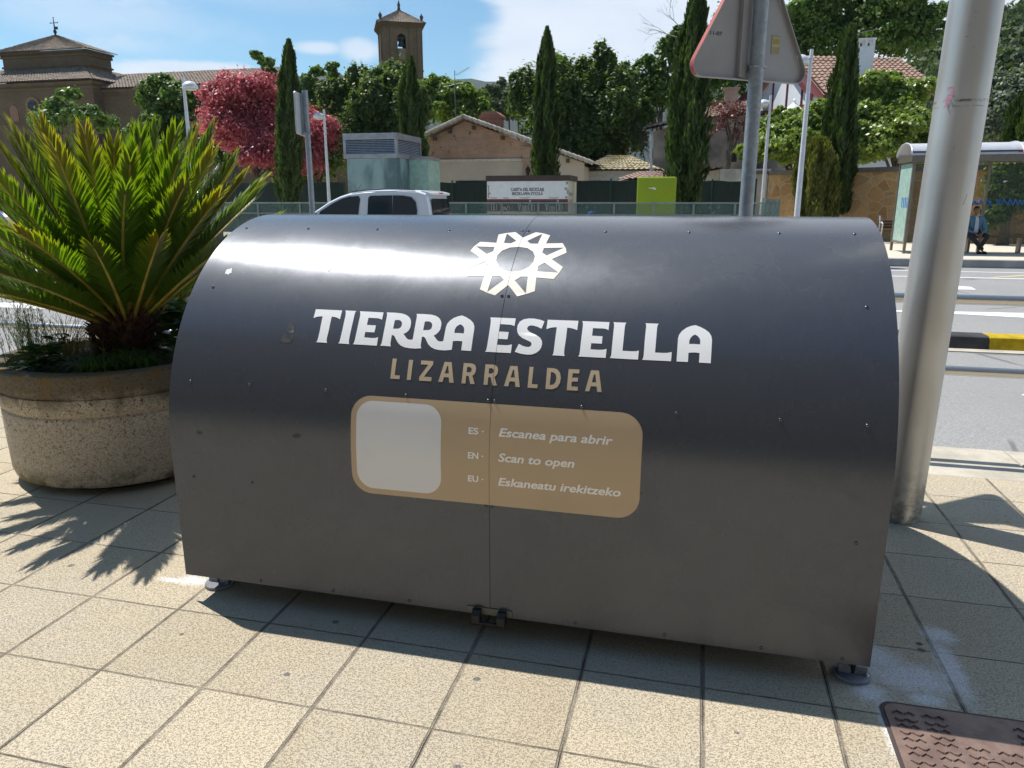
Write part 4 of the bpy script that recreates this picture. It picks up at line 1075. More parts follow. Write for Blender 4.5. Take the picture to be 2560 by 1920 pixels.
def cypress(label, x, Y, prof_, n, seed, mat=None, lean=0.0, name='cypress', cat='cypress', group='cypresses behind the road', size=.10):
    "prof_: list of (measured row, half-width in pixels), top first"
    r = np.random.default_rng(seed); ppm = 1595.0/Y
    b = at(x, 435, Y); b.z = .1
    t = thing(name, label, cat, b, 0, group)
    rows = np.array([at(x, p[0], Y).z for p in prof_]); ws_ = np.array([p[1]/ppm for p in prof_])
    xs_ = np.array([at(x + (p[2] if len(p) > 2 else 0), p[0], Y).x for p in prof_])
    o = np.argsort(rows); rows, ws_, xs_ = rows[o], ws_[o], xs_[o]
    q = MB(); q.tube([b, (xs_[0], Y, max(rows[0], .5)), (xs_[-1], Y, rows[-1]-.5)], [.13, .10, .02], 8)
    q.build('trunk', M_bark, t)
    z = np.interp(r.random(n)**.9, np.linspace(0, 1, 60), np.linspace(rows[0], rows[-1], 60))
    a = r.uniform(0, 2*np.pi, n)
    # ribbed columns: lumps per angle and height
    lump = .80 + .17*np.sin(a*5+z*.9+seed) + .12*np.sin(a*9-z*2.3) + .10*np.sin(z*5.1+a*3) + r.normal(size=n)*.075
    R = np.interp(z, rows, ws_)*lump*r.choice([1, 1, 1, .82, .6], n)
    cx = np.interp(z, rows, xs_)
    P = np.stack([cx+R*np.cos(a), Y+R*np.sin(a), z], 1)
    out = np.stack([np.cos(a), np.sin(a), np.zeros(n)], 1)
    T_ = unit(out*.28 + np.array([0, 0, 1.0]) + r.normal(size=(n, 3))*.20)
    W_ = unit(np.cross(T_, out + r.normal(size=(n, 3))*.6))
    s_ = size*r.uniform(.6, 1.4, (n, 1))
    quads_obj('foliage', P, T_*s_*1.15, W_*s_*.34, mat or LC, t)
    return t
cypress('slender dark cypress in front of the red tree at the left', 624, 31, [(88, 2), (110, 10), (150, 18), (200, 24), (260, 28), (330, 29), (400, 28), (455, 22)], 17000, 1)
cypress('cypress before the bell tower beside the glass lift', 884, 34, [(124, 2, 4), (150, 12, 2), (200, 21), (260, 27, 4), (330, 27, 8), (450, 24, 8)], 15000, 2)
cypress('tall pointed cypress standing in front of the brick gabled house', 1178, 31.5, [(62, 1, 4), (90, 10, 4), (120, 16, 4), (180, 21, 1), (260, 26, 0), (330, 28, 0), (380, 29, 0), (455, 20, 0)], 18000, 3)
cypress('tallest thick cypress just left of the warning sign', 1485, 29, [(-45, 3, 30), (0, 13, 24), (40, 22, 18), (90, 28, 12), (160, 34, 6), (240, 38, 2), (320, 42, -2), (390, 36, -4), (460, 28, -4)], 26000, 4)
cypress('narrow crooked cypress in front of the white house chimney', 1815, 31.5, [(58, 4, 26), (90, 14, 20), (140, 20, 14), (220, 28, 2), (300, 32, -2), (360, 30, -2), (410, 24, -6), (460, 22, -8)], 18000, 6)
cypress('dark cypress at the far right edge behind the bus shelter', 2225, 33, [(190, 8), (230, 28), (300, 48), (380, 60), (470, 60)], 14000, 8)
cypress('bushy yellow-green conifer column beside the stone wall lamp', 1764, 30.3, [(300, 14, 3), (318, 26, 2), (345, 36), (400, 40), (440, 38), (490, 36)], 24000, 9, LY, name='conifer', cat='conifer', group=None, size=.085)

tree('tree', 'pale green layered tree in front of the left church wall behind the palm', 'tree', 145, 0, 44,
     [(150, 205, 0, 26, 14), (130, 232, 1, 40, 20), (185, 250, 0, 42, 20), (110, 262, 0, 45, 22), (230, 270, 1, 30, 20), (300, 290, 1, 30, 20)], 11000, .24, LG, 21, sub=.3, elong=1.8)
tree('tree', 'round light green tree behind the leaning street lamp at the left', 'tree', 375, 0, 42,
     [(375, 215, 0, 62, 42), (335, 225, 0, 40, 36), (430, 235, 1, 42, 45), (365, 275, 0, 66, 50), (330, 300, -1, 50, 45), (420, 300, 0, 60, 50)], 17000, .23, LG, 22, sub=.22)
tree('red_tree', 'spreading dark red-leaved tree in front of the church nave', 'tree', 560, 0, 37,
     [(520, 200, 0, 52, 38), (560, 190, 0, 36, 26), (480, 230, 0, 48, 36), (570, 240, 1, 60, 42), (470, 275, -1, 45, 32), (530, 290, 0, 60, 36), (640, 300, 1, 70, 58), (590, 330, 0, 62, 42), (690, 300, 1, 38, 46), (640, 355, 0, 52, 34), (545, 345, -1, 34, 22)], 32000, .15, LR, 23, sub=.55, elong=2.0)
kn = [(553, 122, 0, 13, 10), (575, 138, 0, 15, 14), (585, 165, 0, 14, 20), (600, 190, 0, 16, 18), (665, 175, 0, 16, 14), (688, 158, 0, 14, 12), (716, 148, 0, 14, 13), (722, 170, 0, 12, 14), (655, 200, 0, 26, 16), (690, 205, 0, 18, 12), (612, 215, 0, 28, 30), (660, 235, 0, 42, 26), (705, 245, 0, 30, 26)]
tree('pollarded_plane_tree', 'pollarded plane tree with bare crooked branches ending in leafy knobs', 'tree', 640, 0, 44, kn, 13000, .22, LG, 24, sub=.35, r0=.3, bark=M_bark2)
tree('tree', 'large bushy green tree below the bell tower', 'tree', 790, 0, 43,
     [(760, 200, 0, 42, 34), (800, 185, 0, 40, 30), (840, 175, 1, 44, 30), (870, 200, 0, 40, 40), (735, 240, 0, 46, 44), (800, 250, -1, 62, 50), (870, 260, -1, 50, 50), (760, 310, -1, 70, 50), (850, 320, -1, 60, 50), (720, 340, 0, 50, 50)], 30000, .19, LD, 25, sub=.24, elong=2.0, plume=.6)
tree('tree', 'light green tree behind the television antenna and brick gable', 'tree', 980, 0, 52,
     [(940, 195, 0, 32, 26), (975, 205, 0, 38, 26), (1015, 215, 1, 36, 24), (950, 240, 0, 50, 36), (1040, 245, 0, 26, 24), (1000, 260, 0, 50, 36)], 16000, .24, LL, 26, sub=.25)
tree('tree', 'large dark evergreen tree right of the pointed cypress', 'tree', 1290, 0, 47,
     [(1160, 195, 0, 48, 44), (1125, 225, 0, 36, 44), (1235, 170, 0, 44, 36), (1290, 165, 0, 42, 36), (1330, 205, 0, 44, 46), (1240, 230, -1, 62, 55), (1300, 260, -1, 66, 60), (1180, 270, -1, 60, 50), (1350, 300, 0, 52, 58), (1250, 320, -1, 80, 40)], 34000, .20, LD, 27, sub=.22, elong=2.0, plume=.7)
tree('tree', 'airy bright green tree left of the tallest cypress', 'tree', 1420, 0, 50,
     [(1390, 150, 0, 22, 26), (1375, 185, 0, 20, 28), (1405, 200, 0, 36, 46), (1440, 140, 0, 34, 44), (1470, 90, 0, 20, 30), (1440, 210, 0, 40, 44), (1380, 250, 0, 36, 40), (1560, 120, 0, 30, 70), (1550, 200, 0, 40, 50)], 18000, .20, LG, 28, sub=.26, fill=.05)
tree('tree', 'broad leafy tree rising behind the tiled roof of the white house', 'tree', 1850, 0, 62,
     [(1760, 30, 0, 60, 40), (1740, 80, 0, 56, 46), (1830, 20, 1, 64, 46), (1900, 15, 0, 60, 40), (1950, 50, 0, 60, 46), (1995, 45, 0, 44, 30), (1880, 80, 0, 70, 46), (1960, 95, 0, 50, 34), (1800, 100, 0, 60, 40), (1700, 140, 0, 36, 30)], 26000, .30, LG, 29, sub=.24)
tree('shrub', 'tall bright leafy shrub between the warning sign post and the crooked cypress', 'shrub', 1700, 0, 38,
     [(1690, 262, 0, 34, 22), (1655, 295, 0, 40, 30), (1730, 285, 0, 50, 34), (1690, 320, -1, 60, 34), (1770, 255, 0, 36, 36), (1630, 335, -1, 30, 22), (1740, 335, -1, 56, 30)], 20000, .20, LB, 30, sub=.20)
tree('shrub', 'dense sunlit shrub mass over the stone wall below the chimney', 'shrub', 1925, 0, 37,
     [(1890, 205, 1, 56, 36), (1945, 215, 1, 52, 36), (1880, 260, 0, 52, 40), (1960, 270, 0, 56, 36), (1905, 310, -1, 66, 44), (1980, 305, 0, 40, 40), (1860, 330, -1, 40, 30), (1985, 345, 0, 36, 26)], 26000, .19, LB, 31, sub=.19)
tree('purple_shrub', 'sparse purple-leaved bush in front of the grey ruin', 'shrub', 1570, 0, 42,
     [(1570, 240, 0, 34, 20), (1600, 255, 0, 26, 22), (1550, 275, 0, 26, 18), (1600, 290, 0, 24, 18)], 900, .13, LP, 32, sub=.5, fill=.3)
tree('tree', 'silvery green tree right of the thick lamp post', 'tree', 2180, 0, 52,
     [(2140, 255, 0, 40, 46), (2190, 220, 0, 44, 50), (2130, 290, 0, 36, 30), (2200, 280, 0, 40, 40), (2230, 200, 0, 40, 50)], 14000, .24, LS, 33, sub=.25)
tree('shrub', 'green climbing shrub seen through the glass of the bus shelter', 'shrub', 2180, 0, 29,
     [(2160, 400, 0, 26, 50), (2195, 390, 0, 34, 60), (2225, 420, 0, 30, 60), (2150, 470, 0, 22, 26)], 9000, .14, LG, 34, sub=.25)
# leafless tree beside the tallest cypress
bt = thing('bare_tree', 'leafless grey-branched tree tangled beside the tallest cypress', 'tree', (at(1415, 435, 46).x, 46, .1))
q = MB(); rr = random.Random(3)
def branch(p, d, L, r, depth):
    e = p + d*L; q.tube([p, p.lerp(e, .5)+Vector((rr.uniform(-.1, .1), rr.uniform(-.1, .1), rr.uniform(-.05, .1)))*L*.5, e], [r, r*.8, r*.55], 4, cap=False)
    if depth:
        for _ in range(3 if depth > 1 else 4):
            nd = (d + Vector((rr.uniform(-.8, .8), rr.uniform(-.8, .8), rr.uniform(-.4, .6)))).normalized(); branch(p.lerp(e, rr.uniform(.5, 1)), nd, L*rr.uniform(.55, .8), r*.5, depth-1)
b0 = Vector(bt.location); branch(b0, Vector((0, 0, 1)), 3.0, .12, 5)
q.build('trunk', M_bark2, bt)
q = MB(); b0 = at(1480, 120, 33); branch(at(1462, 80, 33), Vector((-1, 0, .35)).normalized(), .9, .02, 3); branch(at(1470, 60, 33), Vector((-.8, 0, .8)).normalized(), .7, .018, 3)
tb = thing('bare_branch_tree', 'thin leafless tree whose twigs stick out left of the tallest cypress top', 'tree', (at(1500, 435, 33).x, 33, .1))
q.tube([(at(1500, 435, 33).x, 33, .1), at(1492, 200, 33), at(1466, 78, 33)], [.08, .05, .022], 6)
q.build('trunk', M_bark2, tb)

# ------------------------------------------------------------------ hills
def ridge(name, pts, Y0, Y1, mat, res=60, rough=.0, seed=3):
    "pts: measured skyline (x, y) at distance Y0"
    P = [at(x, y, Y0) for x, y in pts]; xs_ = [p.x for p in P]; zs_ = [p.z for p in P]
    r = np.random.default_rng(seed); q = MB(); nx, ny = 90, 24
    X = np.linspace(xs_[0], xs_[-1], nx); Z = np.interp(X, xs_, zs_)
    vs = []
    for j in range(ny):
        t_ = j/(ny-1); Yj = Y0 - (Y0-Y1)*(1-t_) if j < ny-4 else Y0 + (j-ny+4)*(Y0-Y1)*.15
        s_ = min(1, j/(ny-5)); s_ = s_*s_*(3-2*s_)
        for i in range(nx):
            vs.append((X[i], Yj, (Z[i]*s_ if j < ny-3 else Z[i]*(1-.25*(j-ny+4))) + r.normal()*rough*s_))
    q.add(vs, [(j*nx+i, j*nx+i+1, (j+1)*nx+i+1, (j+1)*nx+i) for j in range(ny-1) for i in range(nx-1)])
    return props(q.build(name, mat, smooth=True, angle=80), kind='structure'), X, Z
M_hill = m_concrete('wooded_hill_ground', (.055, .068, .028), .4, .05)
M_farhill = m_concrete('distant_hill', (.018, .035, .035), .25, .01)
hill, HX, HZ = ridge('hill', [(1930, 260), (1960, 175), (2010, 118), (2060, 104), (2120, 92), (2160, 72), (2240, 62), (2400, 30), (2700, 10)], 190, 105, M_hill, rough=.8)
ridge('distant_hills', [(-200, 170), (300, 185), (620, 186), (760, 184), (930, 186), (1000, 193), (1080, 196), (1160, 200), (1300, 200), (1600, 190), (2000, 190), (2600, 180)], 1500, 900, M_farhill, rough=2)
r = np.random.default_rng(5)
# wood on the hillside: crowns as leaf clumps, nobody could count them
n = 60000; kx = r.integers(0, 89, 1500); lb = []
Pc = []
for i in range(1500):
    s_ = r.random(); j = kx[i]; X = HX[j] + r.uniform(-1.5, 1.5); Yh = 190 - 85*(1-s_)*1.0
    sz = min(1, s_*1.22); sz = sz*sz*(3-2*sz)
    Pc.append((X, Yh, HZ[j]*sz + r.uniform(0, 1.5), r.uniform(1.6, 3.4)))
Pc = np.array(Pc); k = r.integers(0, len(Pc), n); dd = unit(r.normal(size=(n, 3))); dd[:, 2] = abs(dd[:, 2])*.9
P = Pc[k, :3] + dd*Pc[k, 3:4]; nr = unit(dd + r.normal(size=(n, 3))*.5); t_ = unit(np.cross(nr, r.normal(size=(n, 3)))); w_ = np.cross(nr, t_)
props(quads_obj('hillside_wood', P, t_*.55, w_*.42, LF, None), 'dense dark green wood covering the hillside at the far right', 'wood', kind='stuff')
# mid-distance trees in the gap behind the brick house
md = [(1060, 205, 110, 22, 20), (1085, 190, 118, 10, 24), (1100, 215, 110, 20, 24), (1050, 232, 100, 24, 20), (1120, 232, 105, 22, 24), (1135, 200, 125, 12, 26), (1075, 240, 95, 24, 22)]
for i, (mx, my, Y, rx, rz) in enumerate(md):
    lab = ['rounded distant pine at the left of the gap behind the brick gable', 'narrow pointed distant tree in the gap behind the brick gable', 'middle distant dark tree above the brick gable roof', 'low distant tree just over the left of the gable ridge', 'distant tree nearest the pointed cypress on its left', 'pointed distant tree touching the dark evergreen', 'lowest distant tree directly over the tiled verge of the gable'][i]
    tree('distant_tree', lab, 'tree', mx, 0, Y, [(mx, my, 0, rx, rz), (mx-rx*.4, my+rz*.6, 0, rx*.7, rz*.7), (mx+rx*.4, my+rz*.5, 0, rx*.7, rz*.7)], 1800, .5, LF, 50+i, group='distant trees in the gap')
# green backing trees low behind the fence
tree('hedge_trees', 'dark low greenery behind the fence between the lift and the gabled house', 'tree', 905, 0, 36.5, [(905, 330, 0, 22, 46), (915, 370, 0, 18, 30)], 3500, .16, LD, 61)
tree('shrub', 'dark shadowed evergreen shrub behind the fence right of the red tree', 'shrub', 690, 0, 39, [(690, 345, 0, 50, 40), (725, 330, 0, 30, 60), (640, 380, 0, 60, 26)], 7000, .2, LD, 62)
tree('shrub', 'dark green shrub under the round tree behind the palm', 'shrub', 450, 0, 41, [(440, 330, 0, 60, 40), (500, 345, 0, 40, 26), (350, 330, 0, 60, 40)], 9000, .2, LD, 63)

# ------------------------------------------------------------------ building materials
def m_brick(name, c1, c2, mort, sx=1.0, rot=None, sc=1.0, patch=None):
    t = NT(name); p = t.coord('World')
    s3 = t.node('ShaderNodeSeparateXYZ'); t.l.new(p, s3.inputs[0])
    cb = t.node('ShaderNodeCombineXYZ'); t.l.new(t.math('ADD', s3.outputs[0], s3.outputs[1]), cb.inputs[0]); t.l.new(s3.outputs[2], cb.inputs[1])
    b = t.node('ShaderNodeTexBrick'); t.l.new(cb.outputs[0], b.inputs['Vector'])
    b.inputs['Scale'].default_value = sc; b.inputs['Brick Width'].default_value = .30; b.inputs['Row Height'].default_value = .085
    b.inputs['Mortar Size'].default_value = .010; t.put(b.inputs['Color1'], c1); t.put(b.inputs['Color2'], c2); t.put(b.inputs['Mortar'], mort)
    c = t.mix(t.ramp(t.noise(p, .5, 6, .6), .35, .7, 0, .5), b.outputs[0], tuple(x*.62 for x in c1))
    c = t.mix(t.ramp(t.noise(p, 2.6, 5, .65), .5, .75, 0, .4), c, tuple(min(1, x*1.25) for x in c2))
    if patch: c = t.mix(t.ramp(t.noise(p, 3.2, 3, .6, .4), .62, .68), c, patch)
    t.set(Base_Color=c, Roughness=.92); t.b.inputs['Specular IOR Level'].default_value = .2
    t.bump(b.outputs['Fac'], .3, -.01); return t.mat
M_chb = m_brick('church_brick', (.105, .078, .050), (.140, .105, .066), (.12, .10, .07))
M_chb2 = m_brick('tower_brick', (.185, .125, .068), (.235, .165, .095), (.18, .14, .10))
M_gb = m_brick('gable_brick', (.44, .25, .155), (.52, .32, .21), (.46, .36, .27), patch=(.20, .11, .07))
def m_roof(name, c1, c2, c3):
    t = NT(name); p = t.coord('World')
    v = t.voro(p, 5.5, out='Color'); s_ = t.node('ShaderNodeSeparateColor'); t.l.new(v, s_.inputs[0])
    c = t.mix(s_.outputs[0], c1, c2); c = t.mix(t.ramp(t.noise(p, 1.3, 5, .6), .48, .7), c, c3)
    c = t.mix(t.ramp(t.noise(p, 16, 4, .6), .55, .75, 0, .5), c, tuple(x*.5 for x in c1))
    t.set(Base_Color=c, Roughness=.9); return t.mat
M_rfc = m_roof('old_grey_brown_tiles', (.20, .15, .115), (.34, .27, .21), (.17, .155, .13))
M_rfh = m_roof('weathered_red_tiles', (.25, .145, .108), (.36, .235, .18), (.20, .155, .115))
M_rfm = m_roof('mossy_tiles', (.30, .25, .14), (.42, .36, .24), (.17, .145, .045))
M_cream = simple('cream_render', (.52, .46, .36), .9, 0, .08, .8)
M_whiter = simple('white_render', (.66, .68, .72), .9, 0, .06, .8)
M_greyr = simple('grey_weathered_render', (.24, .21, .18), .95, 0, .35, 1.2, .4, 12)
M_dark = simple('dark_opening', (.012, .012, .014), .3)
M_woodr = simple('dark_red_timber', (.13, .022, .026), .6, 0, .12, 5)
M_eave = simple('eave_timber', (.10, .06, .04), .8, 0, .3, 10)
def tile_roof(parent, a, b, c, d, mat, pitch=.26, course=.36, name='roof', amp=.055, step=.035):
    "barrel-tiled roof plane: a-b along the eave, d-c along the ridge"
    a, b, c, d = (Vector(p) for p in (a, b, c, d))
    L = max((b-a).length, (c-d).length); H = ((d-a).length+(c-b).length)/2
    nu = max(8, int(L/pitch)*4); nc = max(2, int(H/course)); nrm = (b-a).cross(d-a).normalized()
    if nrm.z < 0: nrm = -nrm
    vs, fs = [], []; rr = random.Random(int(a.x*10))
    rows = []
    for k in range(nc):
        rows.append((k/nc, step)); rows.append(((k+.98)/nc, 0.0))
    jit = [[rr.uniform(-.012, .012) for _ in range(nu//4+2)] for _ in range(nc)]
    for ri, (t_, s_) in enumerate(rows):
        for i in range(nu+1):
            u = i/nu; p = a.lerp(b, u).lerp(d.lerp(c, u), t_)
            h = amp*(.5+.5*math.cos(math.pi*.5*i)) + s_ + jit[ri//2][i//4]
            vs.append(p + nrm*h)
    n = nu+1
    fs = [(r_*n+i, r_*n+i+1, (r_+1)*n+i+1, (r_+1)*n+i) for r_ in range(len(rows)-1) for i in range(nu)]
    q = MB(); q.add(vs, fs)
    b0 = len(q.v); q.add([a-nrm*.05, b-nrm*.05, c-nrm*.05, d-nrm*.05], [(0, 1, 2, 3)])
    o = q.build(name, mat, parent)
    return o
def arch(cx, z0, w, h, n=12):
    return [(cx-w/2, z0), (cx+w/2, z0)] + [(cx+w/2*math.cos(math.pi*i/n), z0+h-w/2+w/2*math.sin(math.pi*i/n)) for i in range(n+1)]

# ------------------------------------------------------------------ church
ch = thing('church', 'long brown brick church with a square tiled drum at the far left', 'church', (-60, 66, .1))
Yc = 62.0
xl_, xr_ = at(4, 120, Yc+2).x, at(187, 120, Yc+2).x
zt = at(187, 106, Yc+2).z; dR = atX(256, 128, xr_+.5).y - (Yc+2) - .5
q = MB(); q.box(xl_, xr_, Yc+2, Yc+2+dR, 8, zt)
for dz, o_ in ((0, .25), (-.35, .14), (-1.25, .12)): q.box(xl_-o_, xr_+o_, Yc+2-o_, Yc+2+dR+o_, zt+dz-.16, zt+dz)
for i in range(46):
    x = xl_ + (xr_-xl_)*i/45; q.box(x-.06, x+.06, Yc+1.82, Yc+2, zt-.34, zt-.18)
for i in range(30):
    y = Yc+2+dR*i/29; q.box(xr_, xr_+.18, y-.06, y+.06, zt-.34, zt-.18)
q.build('drum', M_chb, ch)
e = .55; pk = at(120, 77, Yc+2+dR/2)
c4 = [(xl_-e, Yc+2-e, zt), (xr_+e, Yc+2-e, zt), (xr_+e, Yc+2+dR+e, zt), (xl_-e, Yc+2+dR+e, zt)]
for i in range(4):
    if i == 2: continue
    tile_roof(ch, c4[i], c4[(i+1) % 4], pk, pk, M_rfc, .34, .42, 'drum_roof', .08, .04)
q = MB(); q.tube([pk, pk+Vector((0, 0, 1.6))], [.09, .03], 6); q.tube([pk+Vector((-.42, 0, 1.15)), pk+Vector((.42, 0, 1.15))], .035, 5); q.ellipsoid(pk+Vector((0, 0, .35)), (.16, .16, .22), 8, 6)
q.box(pk.x-.02, pk.x+.38, pk.y-.02, pk.y+.02, pk.z+.55, pk.z+.8)
for dx, dz in ((-.42, 1.15), (.42, 1.15), (0, 1.62)): q.ellipsoid(pk+Vector((dx, 0, dz)), (.07, .04, .07), 6, 5)
q.build('cross', simple('iron_cross', (.05, .05, .055), .5, .6), ch)
# lower block with skirt roof
bx1 = at(200, 190, Yc).x; zb2 = at(100, 176, Yc).z; zs = at(100, 155, Yc+2).z
q = MB(); q.box(-80, bx1, Yc, Yc+14, .1, zb2-.1)
q.box(-80, bx1+.2, Yc-.2, Yc+14, zb2-.35, zb2-.08); q.box(-80, bx1+.1, Yc-.1, Yc+14, zb2-.75, zb2-.55); q.box(-80, bx1+.08, Yc-.08, Yc+14, at(0, 272, Yc).z-.1, at(0, 272, Yc).z+.08)
q.build('lower_wall', M_chb, ch)
tile_roof(ch, (-80, Yc-.5, zb2), (bx1+.5, Yc-.5, zb2), (bx1-2.6, Yc+2.3, zs+.35), (-80, Yc+2.3, zs+.35), M_rfc, .34, .42, 'skirt_roof', .08, .04)
tile_roof(ch, (bx1+.5, Yc-.5, zb2), (bx1+.5, Yc+13, zb2), (bx1-2.6, Yc+10, zs+.35), (bx1-2.6, Yc+2.3, zs+.35), M_rfc, .34, .42, 'skirt_roof', .08, .04)
# nave
nz = at(300, 190, Yc+1.2).z; nr_ = at(300, 160, Yc+5.8).z
q = MB(); q.box(bx1-1, at(760, 190, Yc+1.2).x, Yc+1.2, Yc+10, .1, nz); q.box(bx1-1, at(760, 190, Yc+1.2).x, Yc+1.0, Yc+1.198, nz-.3, nz-.05); q.box(bx1-1, at(760, 190, Yc+1.2).x, Yc+1.08, Yc+1.197, nz-.8, nz-.65)
q.build('nave_wall', M_chb, ch)
nx1 = at(585, 190, Yc+1.2).x
tile_roof(ch, (bx1-1, Yc+.7, nz), (nx1, Yc+.7, nz), (nx1, Yc+5.8, nr_), (bx1-1, Yc+5.8, nr_), M_rfc, .34, .42, 'nave_roof', .085, .045)
def church_window(cx_px, y0px, y1px, wpx, Y, par):
    c = at(cx_px, y1px, Y); z0_ = c.z; z1_ = at(cx_px, y0px, Y).z; w = wpx/(1595/Y)
    q = MB(); q.prism(arch(c.x, z0_-.1, w*1.5, z1_-z0_+w*.35), lambda a, b, ww: (a, Y-.10 if ww == 0 else Y-.004, b)); f = q.build('window', M_chb2, par)
    q = MB(); q.prism(arch(c.x, z0_, w, z1_-z0_), lambda a, b, ww: (a, Y-.14 if ww == 0 else Y-.11, b)); q.build('pane', simple('church_glass', (.02, .022, .035), .25), f)
    q = MB()
    for k_ in (-.25, 0, .25): q.box(c.x+w*k_-.02, c.x+w*k_+.02, Y-.16, Y-.145, z0_, z1_-.2)
    for k_ in range(1, 6): q.box(c.x-w/2, c.x+w/2, Y-.16, Y-.145, z0_+(z1_-z0_)*k_/6-.02, z0_+(z1_-z0_)*k_/6+.02)
    q.build('bars', M_black, f)
church_window(77, 216, 262, 29, Yc, ch)
c = at(34, 262, Yc); w = .75; q = MB(); q.prism(arch(c.x, at(0, 264, Yc).z, .95, 1.5), lambda a, b, ww: (a, Yc-.06 if ww == 0 else Yc-.004, b)); q.build('blind_niche', m_brick('niche_brick', (.20, .115, .075), (.26, .15, .10), (.22, .17, .13)), ch)
for (x, y0, y1, wp) in ((508, 358, 384, 14),):
    c = at(x, y1, Yc+1.2); q = MB(); q.box(c.x-.28, c.x+.28, Yc+1.15, Yc+1.19, c.z, at(x, y0, Yc+1.2).z); q.build('window', M_dark, ch)
c0, c1 = at(262, 292, Yc).x, at(330, 310, Yc).x
q = MB(); q.box(c0, c1+3, Yc-1.0, Yc+1.1, .1, at(262, 300, Yc).z); q.build('lean_to', simple('lean_to_wall', (.055, .05, .045), .9), ch)

# ------------------------------------------------------------------ bell tower
tY = 90; tw = at(848, 100, tY); bt_ = thing('bell_tower', 'square brick bell tower with a tiled pyramid roof and one open arch', 'bell tower', (tw.x, tY+2.4, .1), rad(27))
W2 = 2.42; zT = at(848, 50, tY).z
q = MB(); q.box(-W2, W2, -W2+1.2, W2, .0, zT-7.2)
q.box(-W2, -1.05+.2, -W2, W2, 0, zT-.1) ; q.box(1.05-.2, W2, -W2, W2, 0, zT-.1)
zo0, zo1 = at(848, 105, tY).z, at(848, 72, tY).z
q.box(-.85, .85, -W2, W2, 0, zo0-.1)
# arch head as voussoir block
n = 10; w = .50
arc_ = [(w*math.cos(math.pi*i/n), zo1-w+w*math.sin(math.pi*i/n)-.1) for i in range(n+1)]
for y0, y1 in ((-W2, -W2+.6), (W2-.6, W2)):
    vs = [(a, y0, b) for a, b in arc_] + [(a, y0, zT-.1) for a, b in arc_] + [(a, y1, b) for a, b in arc_] + [(a, y1, zT-.1) for a, b in arc_]; m = n+1
    q.add(vs, [(i, i+1, m+i+1, m+i) for i in range(n)] + [(2*m+i, 2*m+i+1, i+1, i) for i in range(n)] + [(2*m+i, 3*m+i, 3*m+i+1, 2*m+i+1) for i in range(n)])
    q.box(-.85, -.5, y0, y1, zo0-.1, zT-.1); q.box(.5, .85, y0, y1, zo0-.1, zT-.1)
for x in (-2.1, -1.15, 1.15, 2.1): q.box(x-.22, x+.22, -W2-.10, -W2, zT-6.1, zT-.4); 
for y in (-2.1, -1.15, 1.15, 2.1): q.box(-W2-.10, -W2, y-.22, y+.22, zT-6.1, zT-.4); q.box(W2, W2+.10, y-.22, y+.22, zT-6.1, zT-.4)
for dz, o_ in ((-.1, .42), (-.25, .30), (-.42, .2), (-5.3, .16), (-6.3, .2)): q.box(-W2-o_, W2+o_, -W2-o_, W2+o_, zT+dz-.12, zT+dz)
loc_build(q, 'shaft', M_chb2, bt_)
def loc_roof(par, pts, *a_, **k_):
    M = root_matrix(par); tile_roof(par, *[M @ Vector(p) for p in pts], *a_, **k_)
ap = (0, 0, at(845, 12, tY).z-.1); E_ = W2+.5; cs = [(-E_, -E_, zT-.1), (E_, -E_, zT-.1), (E_, E_, zT-.1), (-E_, E_, zT-.1)]
for i in (0, 1, 3): loc_roof(bt_, (cs[i], cs[(i+1) % 4], ap, ap), M_rfc, .30, .38, 'roof', .08, .04)
q = MB()
for x, y in ((-2.45, -2.45), (2.45, -2.45), (-2.45, 2.45), (2.45, 2.45)): q.lathe([(.16, zT-.1), (.12, zT+.35), (.2, zT+.5), (.22, zT+.75), (.06, zT+.95), (.05, zT+1.05), (0, zT+1.06)], (x, y, 0), 10)
q.lathe([(.25, ap[2]-.1), (.14, ap[2]+.4), (.2, ap[2]+.6), (.03, ap[2]+1.1), (0, ap[2]+1.6)], (0, 0, 0), 10)
loc_build(q, 'finials', M_chb, bt_)
q = MB(); q.lathe([(.46, zo0+.25), (.40, zo0+.4), (.30, zo0+.8), (.22, zo0+1.0), (.05, zo0+1.15), (0, zo0+1.2)], (0, -1.9, 0), 18); q.box(-.5, .5, -1.96, -1.84, zo0+1.1, zo0+1.25)
loc_build(q, 'bell', simple('bronze_bell', (.05, .07, .06), .4, .7), bt_)
q = MB(); q.box(-.4, .4, -W2-.15, -W2-.101, zo0-1.35, zo0-.1); loc_build(q, 'pale_panel', simple('pale_stone_patch', (.25, .19, .13), .9), bt_)

# ------------------------------------------------------------------ brick gabled house
gY = 38; gx0, gxa, gx1 = at(925, 345, gY).x, at(1005, 300, gY).x, at(1268, 350, gY).x
zl, za, zr = at(925, 297, gY).z, at(1005, 257, gY).z, at(1262, 350, gY).z
zr0 = zr; gh = thing('gabled_house', 'low house with a brick gable over cream walls and a tiled verge', 'house', ((gx0+gx1)/2, gY+5, .1))
zband = at(1000, 345, gY).z
xe = at(1147, 345, gY).x
def zroof(x): return zl + (za-zl)*(x-gx0)/(gxa-gx0) if x < gxa else za + (zr-za)*(x-gxa)/(gx1-gxa)
q = MB(); q.prism([(gx0, zband), (xe, zband), (xe, zroof(xe)-.1), (gxa, za-.1), (gx0, zl-.1)], lambda a, b, w: (a, gY if w == 0 else gY+.3, b)); q.build('gable_wall', M_gb, gh)
q = MB(); q.prism([(gx0, .1), (gx1-.15, .1), (gx1-.15, zroof(gx1-.15)-.1), (xe+.003, zroof(xe)-.1), (xe+.003, zband-.003), (gx0, zband-.003)], lambda a, b, w: (a, gY+.02 if w == 0 else gY+.3, b))
